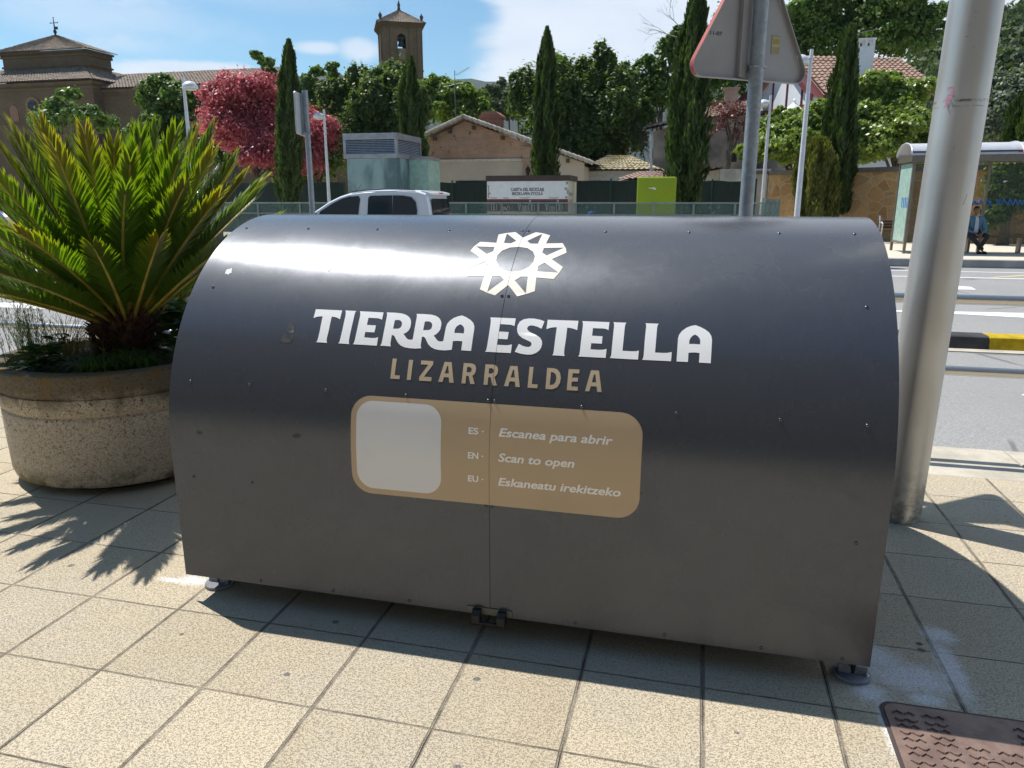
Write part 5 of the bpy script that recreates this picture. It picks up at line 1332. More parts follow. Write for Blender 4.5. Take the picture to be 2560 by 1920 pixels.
q.box(gx0, gx0+.3, gY+.31, gY+10, .1, zl-.15); q.box(gx1-.45, gx1-.15, gY+.31, gY+10, .1, zr-.2)
q.build('wall', M_cream, gh)
q = MB(); q.box(gx0-.02, xe-.35, gY-.05, gY-.002, zband-.10, zband+.02); q.build('band', simple('pale_band', (.58, .53, .44), .8), gh)
q = MB(); q.box(xe-.42, xe+.04, gY-.08, gY-.003, zband-.9, zroof(xe)-.2)
for z_ in (zband-.9, zband-.05): q.box(xe-.48, xe+.10, gY-.12, gY-.081, z_-.06, z_+.06)
q.build('pier', m_brick('pier_brick', (.40, .25, .16), (.48, .33, .22), (.45, .36, .27)), gh)
tile_roof(gh, (gx0-.35, gY-.35, zl-.06), (gx0-.35, gY+10, zl-.06), (gxa, gY+10, za+.04), (gxa, gY-.35, za+.04), M_rfc, .26, .36)
tile_roof(gh, (gx1+.35, gY-.35, zr-.12), (gx1+.35, gY+10, zr-.12), (gxa, gY+10, za+.04), (gxa, gY-.35, za+.04), M_rfc, .26, .36)
q = MB()
def verge(x0, z0, x1, z1, N):
    for i in range(N):
        a = Vector((x0+(x1-x0)*i/N, gY-.36, z0+(z1-z0)*i/N)); b = Vector((x0+(x1-x0)*(i+1.15)/N, gY-.36, z0+(z1-z0)*(i+1.15)/N))
        q.tube([a+Vector((0, 0, .03)), b+Vector((0, 0, .09))], [.10, .085], 8)
        q.tube([a+Vector((0, .22, .05)), b+Vector((0, .22, .11))], [.09, .08], 8)
verge(gx0-.35, zl-.06, gxa, za+.04, 10); verge(gx1+.35, zr-.12, gxa, za+.04, 26)
q.build('verge_tiles', m_roof('pale_verge_tiles', (.36, .31, .25), (.52, .47, .40), (.25, .23, .19)), gh)
for f in (.22, .62):
    x = gx0 + (gxa-gx0)*f; q = MB(); q.box(x-.07, x+.07, gY-.3, gY, zroof(x)-.36, zroof(x)-.18); q.build('rafter_end', M_eave, gh)
for f in (.08, .32, .6, .85):
    x = gxa + (gx1-gxa)*f; q = MB(); q.box(x-.07, x+.07, gY-.3, gY, zroof(x)-.36, zroof(x)-.18); q.build('rafter_end', M_eave, gh)
q = MB(); q.box(gxa-.3, gxa+.75, gY+4, gY+5, za-.3, za+.45); q.box(gxa-.42, gxa+.87, gY+3.9, gY+5.1, za+.45, za+.55)
q.prism([(gxa-.42, za+.56), (gxa+.87, za+.56), (gxa+.55, za+.8), (gxa-.1, za+.8)], lambda a, b, w: (a, gY+3.9 if w == 0 else gY+5.1, b)); q.build('chimney', m_brick('chimney_brick', (.33, .14, .10), (.38, .18, .12), (.3, .22, .17)), gh)
q = MB(); q.box(at(985, 392, gY).x, at(1150, 392, gY).x, gY-.02, gY-.004, at(985, 395, gY).z-1.0, at(985, 391, gY).z); q.build('garage_opening', M_dark, gh)
q = MB(); lx, lz = at(1143, 372, gY).x, at(1143, 376, gY).z
q.tube([(lx, gY, lz-.1), (lx, gY-.28, lz-.12)], .02, 5); q.lathe([(.07, lz-.1), (.13, lz+.18), (.15, lz+.2), (.05, lz+.32), (.02, lz+.38), (0, lz+.4)], (lx, gY-.3, 0), 6); q.build('wall_lantern', M_black, gh)
an = thing('television_antenna', 'thin television antenna on a mast above the brick gabled house', 'antenna', (at(983, 250, 40).x, 40.5, 5.0))
q = MB(); ax = at(983, 200, 40.5).x; z1_, z0_ = at(983, 152, 40.5).z, 5.0
q.tube([(ax, 40.5, z0_), (ax, 40.5, z1_)], .022, 6); a = at(985, 162, 40.5); b = at(1013, 146, 40.5)
q.tube([a, b], .014, 5)
for i in range(9):
    p = a.lerp(b, i/8); q.tube([p+Vector((0, -.25, 0)), p+Vector((0, .25, 0))], .008, 4)
q.tube([at(962, 187, 40.5), at(1002, 178, 40.5)], .012, 5); q.tube([at(984, 175, 40.5), at(992, 190, 40.5)], .012, 5)
q.build('mast', simple('antenna_metal', (.16, .17, .18), .4, .7), an)

# ------------------------------------------------------------------ small houses, sheds, ruin
sh_ = thing('tiled_outbuilding', 'low white outbuilding with a mossy yellow-brown tiled hip roof', 'outbuilding', (at(1335, 360, 40).x, 42, .1))
x0, x1 = at(1262, 370, 40).x, at(1415, 370, 40).x; zz0 = at(1262, 368, 40).z; 
q = MB(); q.box(x0+.2, x1-.1, 40, 44, .1, zz0-.05); q.build('wall', simple('outbuilding_wall', (.50, .50, .48), .9), sh_)
pa, pb = Vector((at(1318, 338, 42).x, 42, at(1318, 336, 42).z)), Vector((at(1360, 338, 42).x, 42, at(1360, 338, 42).z))
c4 = [(x0-.2, 39.7, zz0), (x1+.3, 39.7, zz0-.02), (x1+.3, 44.3, zz0), (x0-.2, 44.3, zz0)]
tile_roof(sh_, c4[0], c4[1], pb, pa, M_rfm); tile_roof(sh_, c4[1], c4[2], pb, pb, M_rfm); tile_roof(sh_, c4[3], c4[0], pa, pa, M_rfm)
q = MB(); q.box(at(1402, 380, 39).x, at(1412, 380, 39).x, 38.8, 39.1, .1, at(1402, 362, 39).z); q.tube([(at(1406, 370, 39).x, 39, at(1402, 362, 39).z), (at(1406, 300, 39).x, 39, at(1406, 292, 39).z)], .06, 8); 
sp_o = thing('flue_pipe', 'pale metal flue pipe rising in front of the grey ruin', 'pipe', (at(1406, 370, 39).x, 39, .1)); q.build('pipe', simple('pale_metal', (.45, .46, .47), .5, .4), sp_o)
rs2 = thing('red_roof_shed', 'low shed with a faded pink tiled roof behind the lime green box', 'shed', (at(1400, 380, 36).x, 37, .1))
q = MB(); q.box(at(1345, 388, 36).x, at(1455, 388, 36).x, 36.2, 39, .1, at(1400, 388, 36).z); q.build('wall', M_cream, rs2)
tile_roof(rs2, (at(1335, 386, 36).x, 36, at(1335, 388, 36).z), (at(1465, 386, 36).x, 36, at(1335, 386, 36).z), (at(1455, 366, 38.5).x, 38.6, at(1455, 370, 38.5).z), (at(1385, 368, 38.5).x, 38.6, at(1385, 372, 38.5).z), m_roof('faded_pink_tiles', (.40, .26, .20), (.50, .36, .29), (.35, .27, .22)))
s3 = thing('small_shed', 'small cream shed with a sagging tiled roof just left of the sign post', 'shed', (at(1530, 375, 37).x, 38, .1))
q = MB(); q.box(at(1512, 380, 37).x, at(1555, 380, 37).x, 37, 39, .1, at(1512, 368, 37).z); q.build('wall', simple('shed_wall', (.55, .52, .42), .9), s3)
tile_roof(s3, (at(1506, 372, 36.8).x, 36.7, at(1506, 373, 36.8).z), (at(1562, 362, 36.8).x, 36.7, at(1562, 362, 36.8).z), (at(1560, 358, 39).x, 39.2, at(1560, 357, 39).z), (at(1512, 362, 39).x, 39.2, at(1512, 363, 39).z), M_rfc)
s4 = thing('garden_wall', 'short pale stone garden wall below the grey ruin', 'wall', (at(1590, 380, 36.5).x, 36.5, .1))
q = MB(); q.box(at(1556, 380, 36.5).x, at(1665, 380, 36.5).x, 36.5, 36.8, .1, at(1600, 365, 36.5).z); q.build('masonry', m_concrete('pale_wall_stone', (.55, .52, .45), .3, 2), s4)
ru = thing('grey_ruin', 'dark grey weathered house with a pink tiled roof behind the purple bush', 'house', (at(1510, 300, 44).x, 46, .1))
xa, xb = at(1412, 300, 44).x, at(1630, 300, 44).x
q = MB(); q.prism([(xa, .1), (xb, .1), (xb, at(1630, 245, 44).z), (at(1480, 262, 44).x, at(1480, 262, 44).z), (xa, at(1412, 285, 44).z)], lambda a, b, w: (a, 44 if w == 0 else 50, b)); q.build('wall', M_greyr, ru)
tile_roof(ru, (at(1480, 262, 44).x, 43.6, at(1480, 262, 44).z), (xb+.3, 43.6, at(1640, 243, 44).z), (xb+.3, 48, at(1640, 215, 48).z), (at(1510, 240, 48).x, 48, at(1510, 236, 48).z), m_roof('ruin_tiles', (.38, .25, .19), (.48, .35, .27), (.30, .25, .2)))
tile_roof(ru, (xa-.6, 43.4, at(1400, 282, 44).z), (at(1478, 268, 44).x, 43.4, at(1478, 262, 44).z), (at(1478, 268, 44).x, 47, at(1478, 252, 47).z), (xa-.6, 47, at(1405, 272, 47).z), M_rfc)
q = MB(); a = at(1579, 215, 46); q.box(a.x-.35, a.x+.35, 45.8, 46.5, at(1579, 265, 46).z, at(1579, 193, 46).z); q.box(a.x-.45, a.x+.45, 45.7, 46.6, at(1579, 193, 46).z, at(1579, 190, 46).z); q.build('chimney', m_brick('ruin_chimney_brick', (.40, .27, .20), (.50, .36, .27), (.45, .38, .3)), ru)
q = MB(); q.box(at(1570, 330, 44).x, at(1592, 330, 44).x, 43.95, 43.995, at(1570, 350, 44).z, at(1570, 325, 44).z); q.build('window', M_dark, ru)

# ------------------------------------------------------------------ white half-timbered house
wh = thing('white_house', 'white half-timbered house with a weathered red tiled roof and tall white chimney', 'house', (7, 47, .1))
P1 = at(1779, 203, 42); P1b = at(2022, 187, 42.5); AP = at(1712, 121, 46.5); R2 = at(1938, 126, 47); P3 = at(1592, 238, 51)
P3.z = P3.z; 
q = MB()
g1, g2 = Vector((P1.x-.15, P1.y+.5, 0)), Vector((P3.x+.6, P3.y-.2, 0)); gd = (g2-g1)
def gp(u, z): return Vector((g1.x+gd.x*u, g1.y+gd.y*u, z))
ua = ((AP.x-g1.x)*gd.x+(AP.y-g1.y)*gd.y)/gd.length_squared
q.add([gp(0, .1), gp(1, .1), gp(1, P3.z-.15), gp(ua, AP.z-.35), gp(0, P1.z-.15)], [(0, 1, 2, 3, 4)])
q.add([gp(0, .1), (P1b.x-.8, P1b.y+.5, .1), (P1b.x-.8, P1b.y+.5, P1b.z-.1), gp(0, P1.z-.15)], [(0, 1, 2, 3)])
q.add([(P1b.x-.8, P1b.y+.5, .1), (P1b.x-.8, 51, .1), (P1b.x-.8, 51, P1b.z-.1), (P1b.x-.8, P1b.y+.5, P1b.z-.1)], [(0, 1, 2, 3)])
q.build('wall', M_whiter, wh)
tile_roof(wh, P1, P1b, R2, AP, M_rfh, .27, .38, 'roof', .07, .05)
tile_roof(wh, P1b, (P1b.x+.2, 51, P1b.z), R2, R2, M_rfh, .27, .38, 'roof', .07, .05)
q = MB(); q.add([P3, (P1b.x, 52, P3.z), R2, AP], [(0, 1, 2, 3)]); q.build('rear_roof', M_rfh, wh)
q = MB(); gn = Vector((-gd.y, gd.x, 0)).normalized(); gn = gn if gn.dot(Vector((0, -1, 0))) > 0 else -gn
def beam(u0, z0, u1, z1, w=.22, out=.06):
    a, b = gp(u0, z0), gp(u1, z1); d = (b-a).normalized(); s_ = d.cross(gn).normalized()*w/2
    q.add([a-s_+gn*.004, a+s_+gn*.004, b+s_+gn*.004, b-s_+gn*.004, a-s_+gn*out, a+s_+gn*out, b+s_+gn*out, b-s_+gn*out], [(0,3,2,1),(4,5,6,7),(0,1,5,4),(1,2,6,5),(2,3,7,6),(3,0,4,7)])
za1 = AP.z-.35; zb1 = (P1.z+P3.z)/2-.5
beam(-.02, P1.z-.45, 1.02, P3.z-.35)
for u in (.2, .4, .6, .8): beam(u, (P1.z-.45)*(1-u)+(P3.z-.35)*u, u, za1-abs(u-ua)*((za1-P1.z+.2)/max(ua, 1-ua))-.1, .12)
q.build('timber_frame', M_woodr, wh)
q = MB()
a, b, c = P1+gn*.55, AP+gn*.55, P3+gn*.55
for s0, s1 in ((a, b), (b, c)):
    dn = Vector((0, 0, -.34)); q.add([s0, s1, s1+dn, s0+dn, s0+gn*.08, s1+gn*.08, s1+dn+gn*.08, s0+dn+gn*.08], [(0,3,2,1),(4,5,6,7),(0,1,5,4),(2,3,7,6),(1,2,6,5),(3,0,4,7)])
    q.add([s0+dn*.4, s1+dn*.4, s1+dn*.4-gn*.9, s0+dn*.4-gn*.9], [(0, 1, 2, 3)])
q.build('barge_boards', M_woodr, wh)
q = MB(); q.add([P1+Vector((0, 0, -.05)), P1b+Vector((0, 0, -.05)), P1b+Vector((0, 0, -.3)), P1+Vector((0, 0, -.3))], [(0, 1, 2, 3)]); q.add([P1+Vector((0, .02, -.3)), P1b+Vector((0, .02, -.3)), P1b+Vector((0, .8, -.3)), P1+Vector((0, .8, -.3))], [(0, 1, 2, 3)]); q.build('eave', M_woodr, wh)
cz0, cz1 = at(1868, 172, 44).z, at(1868, 86, 44).z; cx_ = at(1869, 120, 44).x
q = MB(); q.box(cx_-.42, cx_+.42, 44, 44.85, cz0-.8, cz1-.3)
for dx in (-.36, 0, .36):
    for dy in (.06, .79): q.box(cx_+dx-.06, cx_+dx+.06, 44+dy-.05, 44+dy+.05, cz1-.3, cz1)
q.box(cx_-.47, cx_+.47, 43.95, 44.9, cz1, cz1+.08); q.build('chimney', simple('whitewashed_chimney', (.78, .79, .80), .9, 0, .05), wh)
an2 = thing('roof_antenna', 'small wire antenna beside the tall white chimney', 'antenna', (cx_-.5, 44.4, cz1-1))
q = MB(); q.tube([(cx_-.62, 44.4, cz1-2.2), (cx_-.62, 44.4, cz1+.6)], .02, 5); q.tube([(cx_-.7, 44.4, cz1+.35), (cx_+.7, 44.2, cz1+.55)], .012, 4)
for i in range(8): q.tube([(cx_-.6+.16*i, 44.2, cz1+.36+.02*i), (cx_-.6+.16*i, 44.6, cz1+.36+.02*i)], .007, 4)
q.build('mast', simple('antenna_metal_dark', (.12, .11, .11), .5, .6), an2)
pr_ = thing('parasol', 'white pointed parasol standing behind the bright shrub', 'parasol', (at(1720, 240, 40.5).x, 40.5, .1))
p = at(1716, 222, 40.5); ex = at(1716, 262, 40.5).z; q = MB()
q.lathe([(1.5, ex), (1.02, ex+.34), (.5, p.z-.38), (.16, p.z-.08), (.05, p.z+.02), (.10, p.z+.12), (0, p.z+.22)], (p.x, 40.5, 0), 8); q.build('canopy', simple('parasol_cloth', (.80, .80, .80), .8), pr_)
q = MB(); q.tube([(p.x, 40.5, .1), (p.x, 40.5, p.z)], .03, 8); q.build('pole', M_galv, pr_)

# ------------------------------------------------------------------ stone wall, fences
def m_crazy():
    t = NT('orange_crazy_stone'); p = t.coord('World', scale=(1.0, .4, 1.15))
    d = t.coord('World', scale=(1.0, .4, 1.15))
    v = t.node('ShaderNodeTexVoronoi', feature='F1'); t.l.new(p, v.inputs['Vector']); v.inputs['Scale'].default_value = 2.1
    ve = t.voro(p, 2.1, 'DISTANCE_TO_EDGE'); s_ = t.node('ShaderNodeSeparateColor'); t.l.new(v.outputs['Color'], s_.inputs[0])
    c = t.mix(s_.outputs[0], (.34, .165, .055), (.56, .335, .13)); c = t.mix(t.math('MULTIPLY', s_.outputs[1], .5), c, (.46, .33, .17))
    c = t.mix(t.ramp(t.noise(p, 8, 5, .6), .45, .75, 0, .45), c, (.24, .12, .04))
    c = t.mix(t.ramp(ve, .022, .05, .8, 0), c, (.50, .37, .22))
    t.set(Base_Color=c, Roughness=.9); t.bump(t.math('ADD', t.ramp(ve, .0, .06), t.noise(p, 20, 4)), .4, .02); return t.mat
M_crazy = m_crazy()
sw = thing('stone_wall', 'garden wall of orange irregular stone under a dark coping across the road', 'wall', (7, 31, .1))
pw = [(at(1661, 369, 33.4).x, 33.4), (at(1900, 360, 31.3).x, 31.3), (at(2060, 357, 30).x, 30), (19, 29.4)]
tops = [at(1661, 369, 33.4).z, at(1900, 361, 31.3).z, at(2060, 357, 30).z, at(2060, 357, 30).z]
q = MB(); cq = MB()
for i in range(3):
    (xa, ya), (xb, yb) = pw[i], pw[i+1]; za_, zb_ = tops[i], tops[i+1]
    q.add([(xa, ya, .1), (xb, yb, .1), (xb, yb, zb_-.17), (xa, ya, za_-.17), (xa, ya+.35, .1), (xb, yb+.35, .1), (xb, yb+.35, zb_-.17), (xa, ya+.35, za_-.17)], [(0,1,2,3),(5,4,7,6),(3,2,6,7),(0,3,7,4),(1,5,6,2)])
    cq.add([(xa-.002, ya-.10, za_-.168), (xb, yb-.10, zb_-.168), (xb, yb-.10, zb_), (xa, ya-.10, za_), (xa, ya+.45, za_-.168), (xb, yb+.45, zb_-.168), (xb, yb+.45, zb_), (xa, ya+.45, za_)], [(0,1,2,3),(5,4,7,6),(3,2,6,7),(0,3,7,4),(1,5,6,2),(0,4,5,1)])
q.build('masonry', M_crazy, sw); cq.build('coping', m_concrete('dark_coping', (.15, .135, .115), .3, 3), sw)
q = MB(); a, b = at(1630, 370, 33.5), at(1660, 369, 33.5); q.box(a.x, b.x-.02, 33.42, 33.8, .1, a.z-.12)
q.build('pale_pier', m_concrete('pale_render_pier', (.46, .43, .38), .15, 2), sw)
q = MB(); q.box(a.x-.03, b.x-.01, 33.32, 33.9, a.z-.118, a.z+.02); q.build('coping', MATS['dark_coping'], sw)
def m_mat(name, c1, c2):
    t = NT(name); p = t.coord('World', scale=(1, 1, .05))
    c = t.mix(t.ramp(t.noise(p, 26, 4, .7), .35, .65), c1, c2); c = t.mix(t.ramp(t.noise(t.coord('World'), 1.1, 4), .5, .7, 0, .5), c, (.012, .025, .022))
    t.set(Base_Color=c, Roughness=.85); t.bump(t.noise(p, 40, 3), .5, .02); return t.mat
M_mat = m_mat('green_heather_screen', (.006, .016, .014), (.016, .034, .028))
def fence(px0, px1, ytop, Y, label):
    x0, x1 = at(px0, 435, Y).x, at(px1, 435, Y).x; zt_ = at((px0+px1)/2, ytop, Y).z
    t = thing('screened_fence', label, 'fence', ((x0+x1)/2, Y, .1), group='dark green screened fences behind the glass railing')
    n = max(2, int((x1-x0)/.35)); rr = random.Random(int(px0)); q = MB(); vs = []
    for i in range(n+1):
        x = x0+(x1-x0)*i/n; y = Y+.05*math.sin(i*.9); vs += [(x, y, .1), (x, y, zt_+rr.uniform(-.03, .04))]
    q.add(vs, [(2*i, 2*i+2, 2*i+3, 2*i+1) for i in range(n)]); q.build('screen', M_mat, t)
    k = max(2, int((x1-x0)/2.5))
    for i in range(k+1):
        x = x0+(x1-x0)*i/k; q = MB(); q.tube([(x, Y-.14, .1), (x, Y-.14, zt_+.08)], .035, 8); q.build('post', M_dgreen, t)
M_dgreen = simple('dark_green_post', (.012, .045, .035), .5, .2)
fence(300, 748, 396, 33, 'dark green screened fence behind the palm and left of the glass lift')
fence(905, 1056, 394, 33, 'dark green screened fence between the glass lift and the recycling kiosk')
fence(1240, 1400, 390, 33.2, 'dark green screened fence between the recycling kiosk and the lime green box')
fence(1445, 1630, 391, 33.4, 'dark green screened fence behind the warning sign post')

# ------------------------------------------------------------------ glass
def m_glass(name, tint, rough, alpha, refl=.5):
    t = NT(name)
    t.set(Base_Color=tint, Roughness=rough, Alpha=alpha); t.b.inputs['Specular IOR Level'].default_value = refl
    t.b.inputs['IOR'].default_value = 1.5; return t.mat
M_glass = m_glass('greenish_clear_glass', (.10, .17, .16), .06, .30, .7)
M_frost = None
def m_frosted():
    t = NT('frosted_green_glass'); p = t.coord('World')
    c = t.mix(t.ramp(t.noise(t.coord('World', scale=(1, 1, .5)), 1.4, 4, .5, .6), .38, .66), (.085, .145, .165), (.25, .36, .375))
    c = t.mix(t.ramp(t.noise(p, 5, 5, .6, 1.0), .62, .72, 0, .35), c, (.36, .48, .47))
    t.set(Base_Color=c, Roughness=.16, Alpha=.93); t.b.inputs['Specular IOR Level'].default_value = .6
    return t.mat
M_frost = m_frosted()
M_alu = simple('anodised_aluminium', (.33, .34, .37), .4, .5, .15, 4)
lf = thing('glass_lift', 'frosted green glass lift housing topped with a grey louvred metal box', 'lift', (at(820, 420, 27.5).x, 28.5, .1))
Ye = 27.5; x0, x1 = at(750, 380, Ye).x, at(859, 380, Ye).x
ztop, zl0, zl1 = at(800, 288, Ye).z, at(800, 334, Ye).z, at(800, 340, Ye).z
dep = 2.6
q = MB(); q.box(x0-.10, x1+.03, Ye-.03, Ye+dep, zl1-.02, zl1+.14); q.box(x0-.10, x1+.03, Ye-.03, Ye+dep, ztop-.22, ztop); q.box(x0-.10, x0+.02, Ye-.025, Ye+dep-.01, zl1+.141, ztop-.221); q.box(x1-.08, x1+.025, Ye-.025, Ye+.1, zl1+.141, ztop-.221); q.box(x1-.08, x1+.025, Ye+dep-.1, Ye+dep-.01, zl1+.141, ztop-.221)
q.build('louvre_frame', M_alu, lf, bevel=.01)
q = MB(); N = 8
for i in range(N):
    z_ = zl1+.15 + (ztop-.24-zl1-.15)*(i+.15)/N; h = (ztop-zl1-.4)/N
    q.add([(x0+.03, Ye+.0, z_), (x1-.09, Ye+.0, z_), (x1-.09, Ye+.04, z_+h*.6), (x0+.03, Ye+.04, z_+h*.6)], [(0, 1, 2, 3)])
    q.add([(x1+.0, Ye+.11, z_), (x1+.0, Ye+dep-.11, z_), (x1-.04, Ye+dep-.11, z_+h*.6), (x1-.04, Ye+.11, z_+h*.6)], [(0, 1, 2, 3)])
q.build('louvres', simple('louvre_metal', (.50, .53, .58), .5, .2), lf)
q = MB(); q.box(x0+.05, x1-.12, Ye+.09, Ye+dep-.15, zl1+.15, ztop-.23); q.build('louvre_backing', M_dark, lf)
q = MB(); q.box(x0, x1, Ye+.03, Ye+.045, .1, zl1-.03); q.box(x1-.0, x1+.015, Ye+.05, Ye+dep-.05, .1, zl1-.03); q.box(x0-.0, x0+.015, Ye+.05, Ye+dep-.05, .1, zl1-.03); q.build('glass_wall', M_frost, lf)
q = MB(); q.box(x0+.5, x1-.35, Ye+1.0, Ye+2.1, .1, zl1-.4); q.build('lift_car', simple('lift_car_metal', (.14, .20, .24), .4, .3), lf)
q = MB(); x2 = at(925, 380, Ye+1.2).x; zc = at(900, 338, Ye+1.2).z
q.box(x1+.02, x2, Ye+1.2, Ye+1.215, .1, zc-.13); q.box(x2-.015, x2, Ye+1.22, Ye+dep, .1, zc-.13); q.build('side_glass', simple('pale_frosted_glass', (.30, .46, .42), .2), lf)
q = MB(); q.box(x1+.035, x2+.02, Ye+1.17, Ye+dep, zc-.128, zc); q.build('side_canopy', M_alu, lf)

# kiosk
kx0, kx1 = at(1052, 420, 28).x, at(1229, 420, 28).x; kz1 = at(1140, 378, 28).z; kz0 = at(1140, 458, 28).z; kD = 1.75
kz = lambda y: at(1140, y, 28).z
kd = thing('recycling_kiosk', 'white and dark red recycling kiosk with black lettering and bottle outlines', 'kiosk', ((kx0+kx1)/2, 28.9, .1))
q = MB(); q.box(kx0, kx1, 28, 28+kD, .1, kz(391)); q.build('body', simple('kiosk_cream_wall', (.52, .49, .38), .8, 0, .1, 2), kd)
q = MB(); q.box(kx0-.03, kx1+.03, 27.96, 28+kD+.03, kz(390.8), kz(379)); q.build('roof_band', simple('dark_brown_band', (.055, .035, .028), .6), kd)
q = MB(); q.box(kx0+.005, kx1-.02, 27.985, 27.997, kz(430), kz(391.3)); q.build('white_panel', simple('kiosk_white_panel', (.68, .70, .72), .6, 0, .05), kd)
q = MB(); q.box(kx0+.005, kx1-.03, 27.98, 27.997, kz(457), kz(430.3)); q.build('red_panel', simple('kiosk_red_panel', (.17, .035, .035), .55), kd)
fr = [(1057, 1082), (1085, 1102), (1106, 1147), (1151, 1196)] ; q = MB()
cols = [(1057, 1084), (1087, 1105), (1109, 1163), (1167, 1222)]
cols = [(.025, .145), (.165, .30), (.325, .63), (.655, .96)]
for a, b in cols: q.box(kx0+(kx1-kx0)*a, kx0+(kx1-kx0)*b, 27.970, 27.979, kz(455.5), kz(434.5))
q.build('dark_compartments', simple('kiosk_dark_panel', (.035, .022, .022), .5), kd)
q = MB(); cx = (kx0+kx1)/2
add_text(q, 'CASETA DEL RECICLAJE', .155, lambda a, b: (cx+a, 27.982, kz(412.5)+b*1.05), width=(kx1-kx0)*.405, bold=.004)
add_text(q, 'BIRZIKLAPEN ETXOLA', .155, lambda a, b: (cx+a, 27.982, kz(421.5)+b*1.0), width=(kx1-kx0)*.375, bold=.003)
q.build('lettering', M_black, kd)
q = MB()
for f, wd in ((.085, .10), (.235, .08), (.465, .13), (.82, .13)):
    for j, (dz, k_) in enumerate(((0, 1), (-.035, .7))): q.box(kx0+(kx1-kx0)*(f-wd*k_/2), kx0+(kx1-kx0)*(f+wd*k_/2), 27.981, 27.984, kz(427)+dz, kz(427)+dz+.016)
q.build('small_print', simple('small_print_grey', (.30, .28, .28), .7), kd)
q = MB()
def outl(pts, closed=True):
    pts = [(kx0+(kx1-kx0)*a, 27.965, kz(454)+b) for a, b in pts]
    if closed: pts.append(pts[0])
    q.tube(pts, .011, 4)
def bottle(f, h, w=.020):
    outl([(f-w, 0), (f-w, h*.55), (f-w*.4, h*.72), (f-w*.4, h), (f+w*.4, h), (f+w*.4, h*.72), (f+w, h*.55), (f+w, 0)])
def boxi(f, w, h): outl([(f-w, 0), (f-w, h), (f+w, h), (f+w, 0)])
boxi(.072, .014, .24); boxi(.108, .016, .22)
for f in (.205, .225): outl([(f+.013*math.cos(t_), .07+.045*math.sin(t_)) for t_ in [i*math.pi/5 for i in range(10)]])
outl([(.24, 0), (.26, .16), (.275, .16), (.29, 0)])
for b_ in (0, .335):
    bottle(.535+b_, .38, .015); boxi(.575+b_, .013, .2); outl([(.385+b_, .2), (.40+b_, .12), (.40+b_, 0), (.41+b_, 0), (.41+b_, .12), (.425+b_, .2)]); boxi(.47+b_, .030, .15)
    outl([(.47+b_+.014*math.cos(t_), .08+.04*math.sin(t_)) for t_ in [i*math.pi/5 for i in range(10)]])
q.build('container_outlines', simple('outline_white', (.52, .55, .58), .6), kd)
M_prnt = simple('printed_masonry_grey', (.30, .31, .26), .7)
for i, (f, y0, y1, wd) in enumerate(((.018, 400, 402, .03), (.022, 402, 416, .012), (.03, 416, 420, .03), (.018, 419, 428, .015), (.975, 393, 399, .025), (.965, 405, 411, .035), (.985, 411, 420, .02), (.97, 424, 429, .03))):
    q = MB(); q.box(kx0+(kx1-kx0)*(f-wd/2), kx0+(kx1-kx0)*(f+wd/2), 27.980, 27.9845, kz(y1), kz(y0)); q.build('masonry_print', M_prnt, kd)
q = MB(); q.box(kx1+.002, kx1+.012, 28.9, 28.93, .3, kz(392)); 
for z_ in (1.5, 1.75): q.box(kx1+.002, kx1+.010, 28.1, 28.8, z_, z_+.12)
q.build('side_marks', simple('side_mark_grey', (.30, .28, .22), .8), kd)

# lime box
lb_ = thing('lime_green_box', 'lime green rounded information box with a small white scrape', 'box', (at(1420, 430, 26).x, 26.2, .1))
x0, x1 = at(1375, 430, 26).x, at(1459, 430, 26).x
q = MB(); q.box(x0, x1, 26, 26.42, .1, at(1420, 382, 26).z); q.build('body', simple('lime_green_paint', (.27, .36, .008), .45, 0, .06, 2), lb_, bevel=.05)
q = MB(); vs, fs = poly_fill([[(-.14, 0), (-.05, .03), (.03, .02), (.06, .05), (.15, -.02), (.13, -.05), (.05, -.02), (-.04, .0)]]); cx = at(1408, 407, 26).x; cz = at(1408, 407, 26).z
q.add([(cx+a, 25.997, cz+b) for a, b in vs], fs); q.build('scrape', M_vw, lb_)

# glass railing beyond the road
def glass_rail(px0, px1, Y, posts, label, yt=437, ybot=458):
    x0, x1 = at(px0, 435, Y).x, at(px1, 435, Y).x; zt_ = at((px0+px1)/2, yt, Y).z
    t = thing('glass_railing', label, 'railing', ((x0+x1)/2, Y, .1), group='glass railings round the stairwell')
    q = MB(); q.box(x0, x1, Y-.035, Y+.035, zt_-.045, zt_); q.build('top_rail', M_rgrey, t, bevel=.008)
    q = MB(); q.box(x0, x1, Y-.03, Y+.03, .62+.5, .665+.5); q.box(x0, x1, Y-.03, Y+.03, .14, .2); q.build('lower_rail', M_rgrey, t)
    n = posts
    for i in range(n+1):
        x = x0+(x1-x0)*i/n; q = MB(); q.box(x-.035, x+.035, Y-.05, Y-.036+.0, .1, zt_-.046); q.build('post', M_rgrey, t)
        if i < n:
            q = MB(); q.box(x+.04, x+(x1-x0)/n-.04, Y-.006, Y+.006, .205, zt_-.05); q.build('glass_pane', M_glass, t)
M_rgrey = simple('grey_green_rail_paint', (.17, .21, .21), .45, .3)
glass_rail(300, 742, 24.3, 5, 'glass railing left of the white van and lift')
glass_rail(932, 1680, 24, 9, 'long glass railing in front of the recycling kiosk and lime green box')
mb_ = thing('glass_enclosure', 'small green wire-patterned glass enclosure at the right end of the railing', 'enclosure', (at(1668, 450, 24).x, 24.3, .1))
x0, x1 = at(1655, 440, 23.9).x, at(1685, 440, 23.9).x
q = MB(); q.box(x0, x1, 23.9, 23.915, .2, 1.62); q.box(x0-.012, x0, 23.9, 25.3, .2, 1.66); q.build('glass_pane', m_glass('wired_green_glass', (.16, .26, .25), .2, .6), mb_)
q = MB()
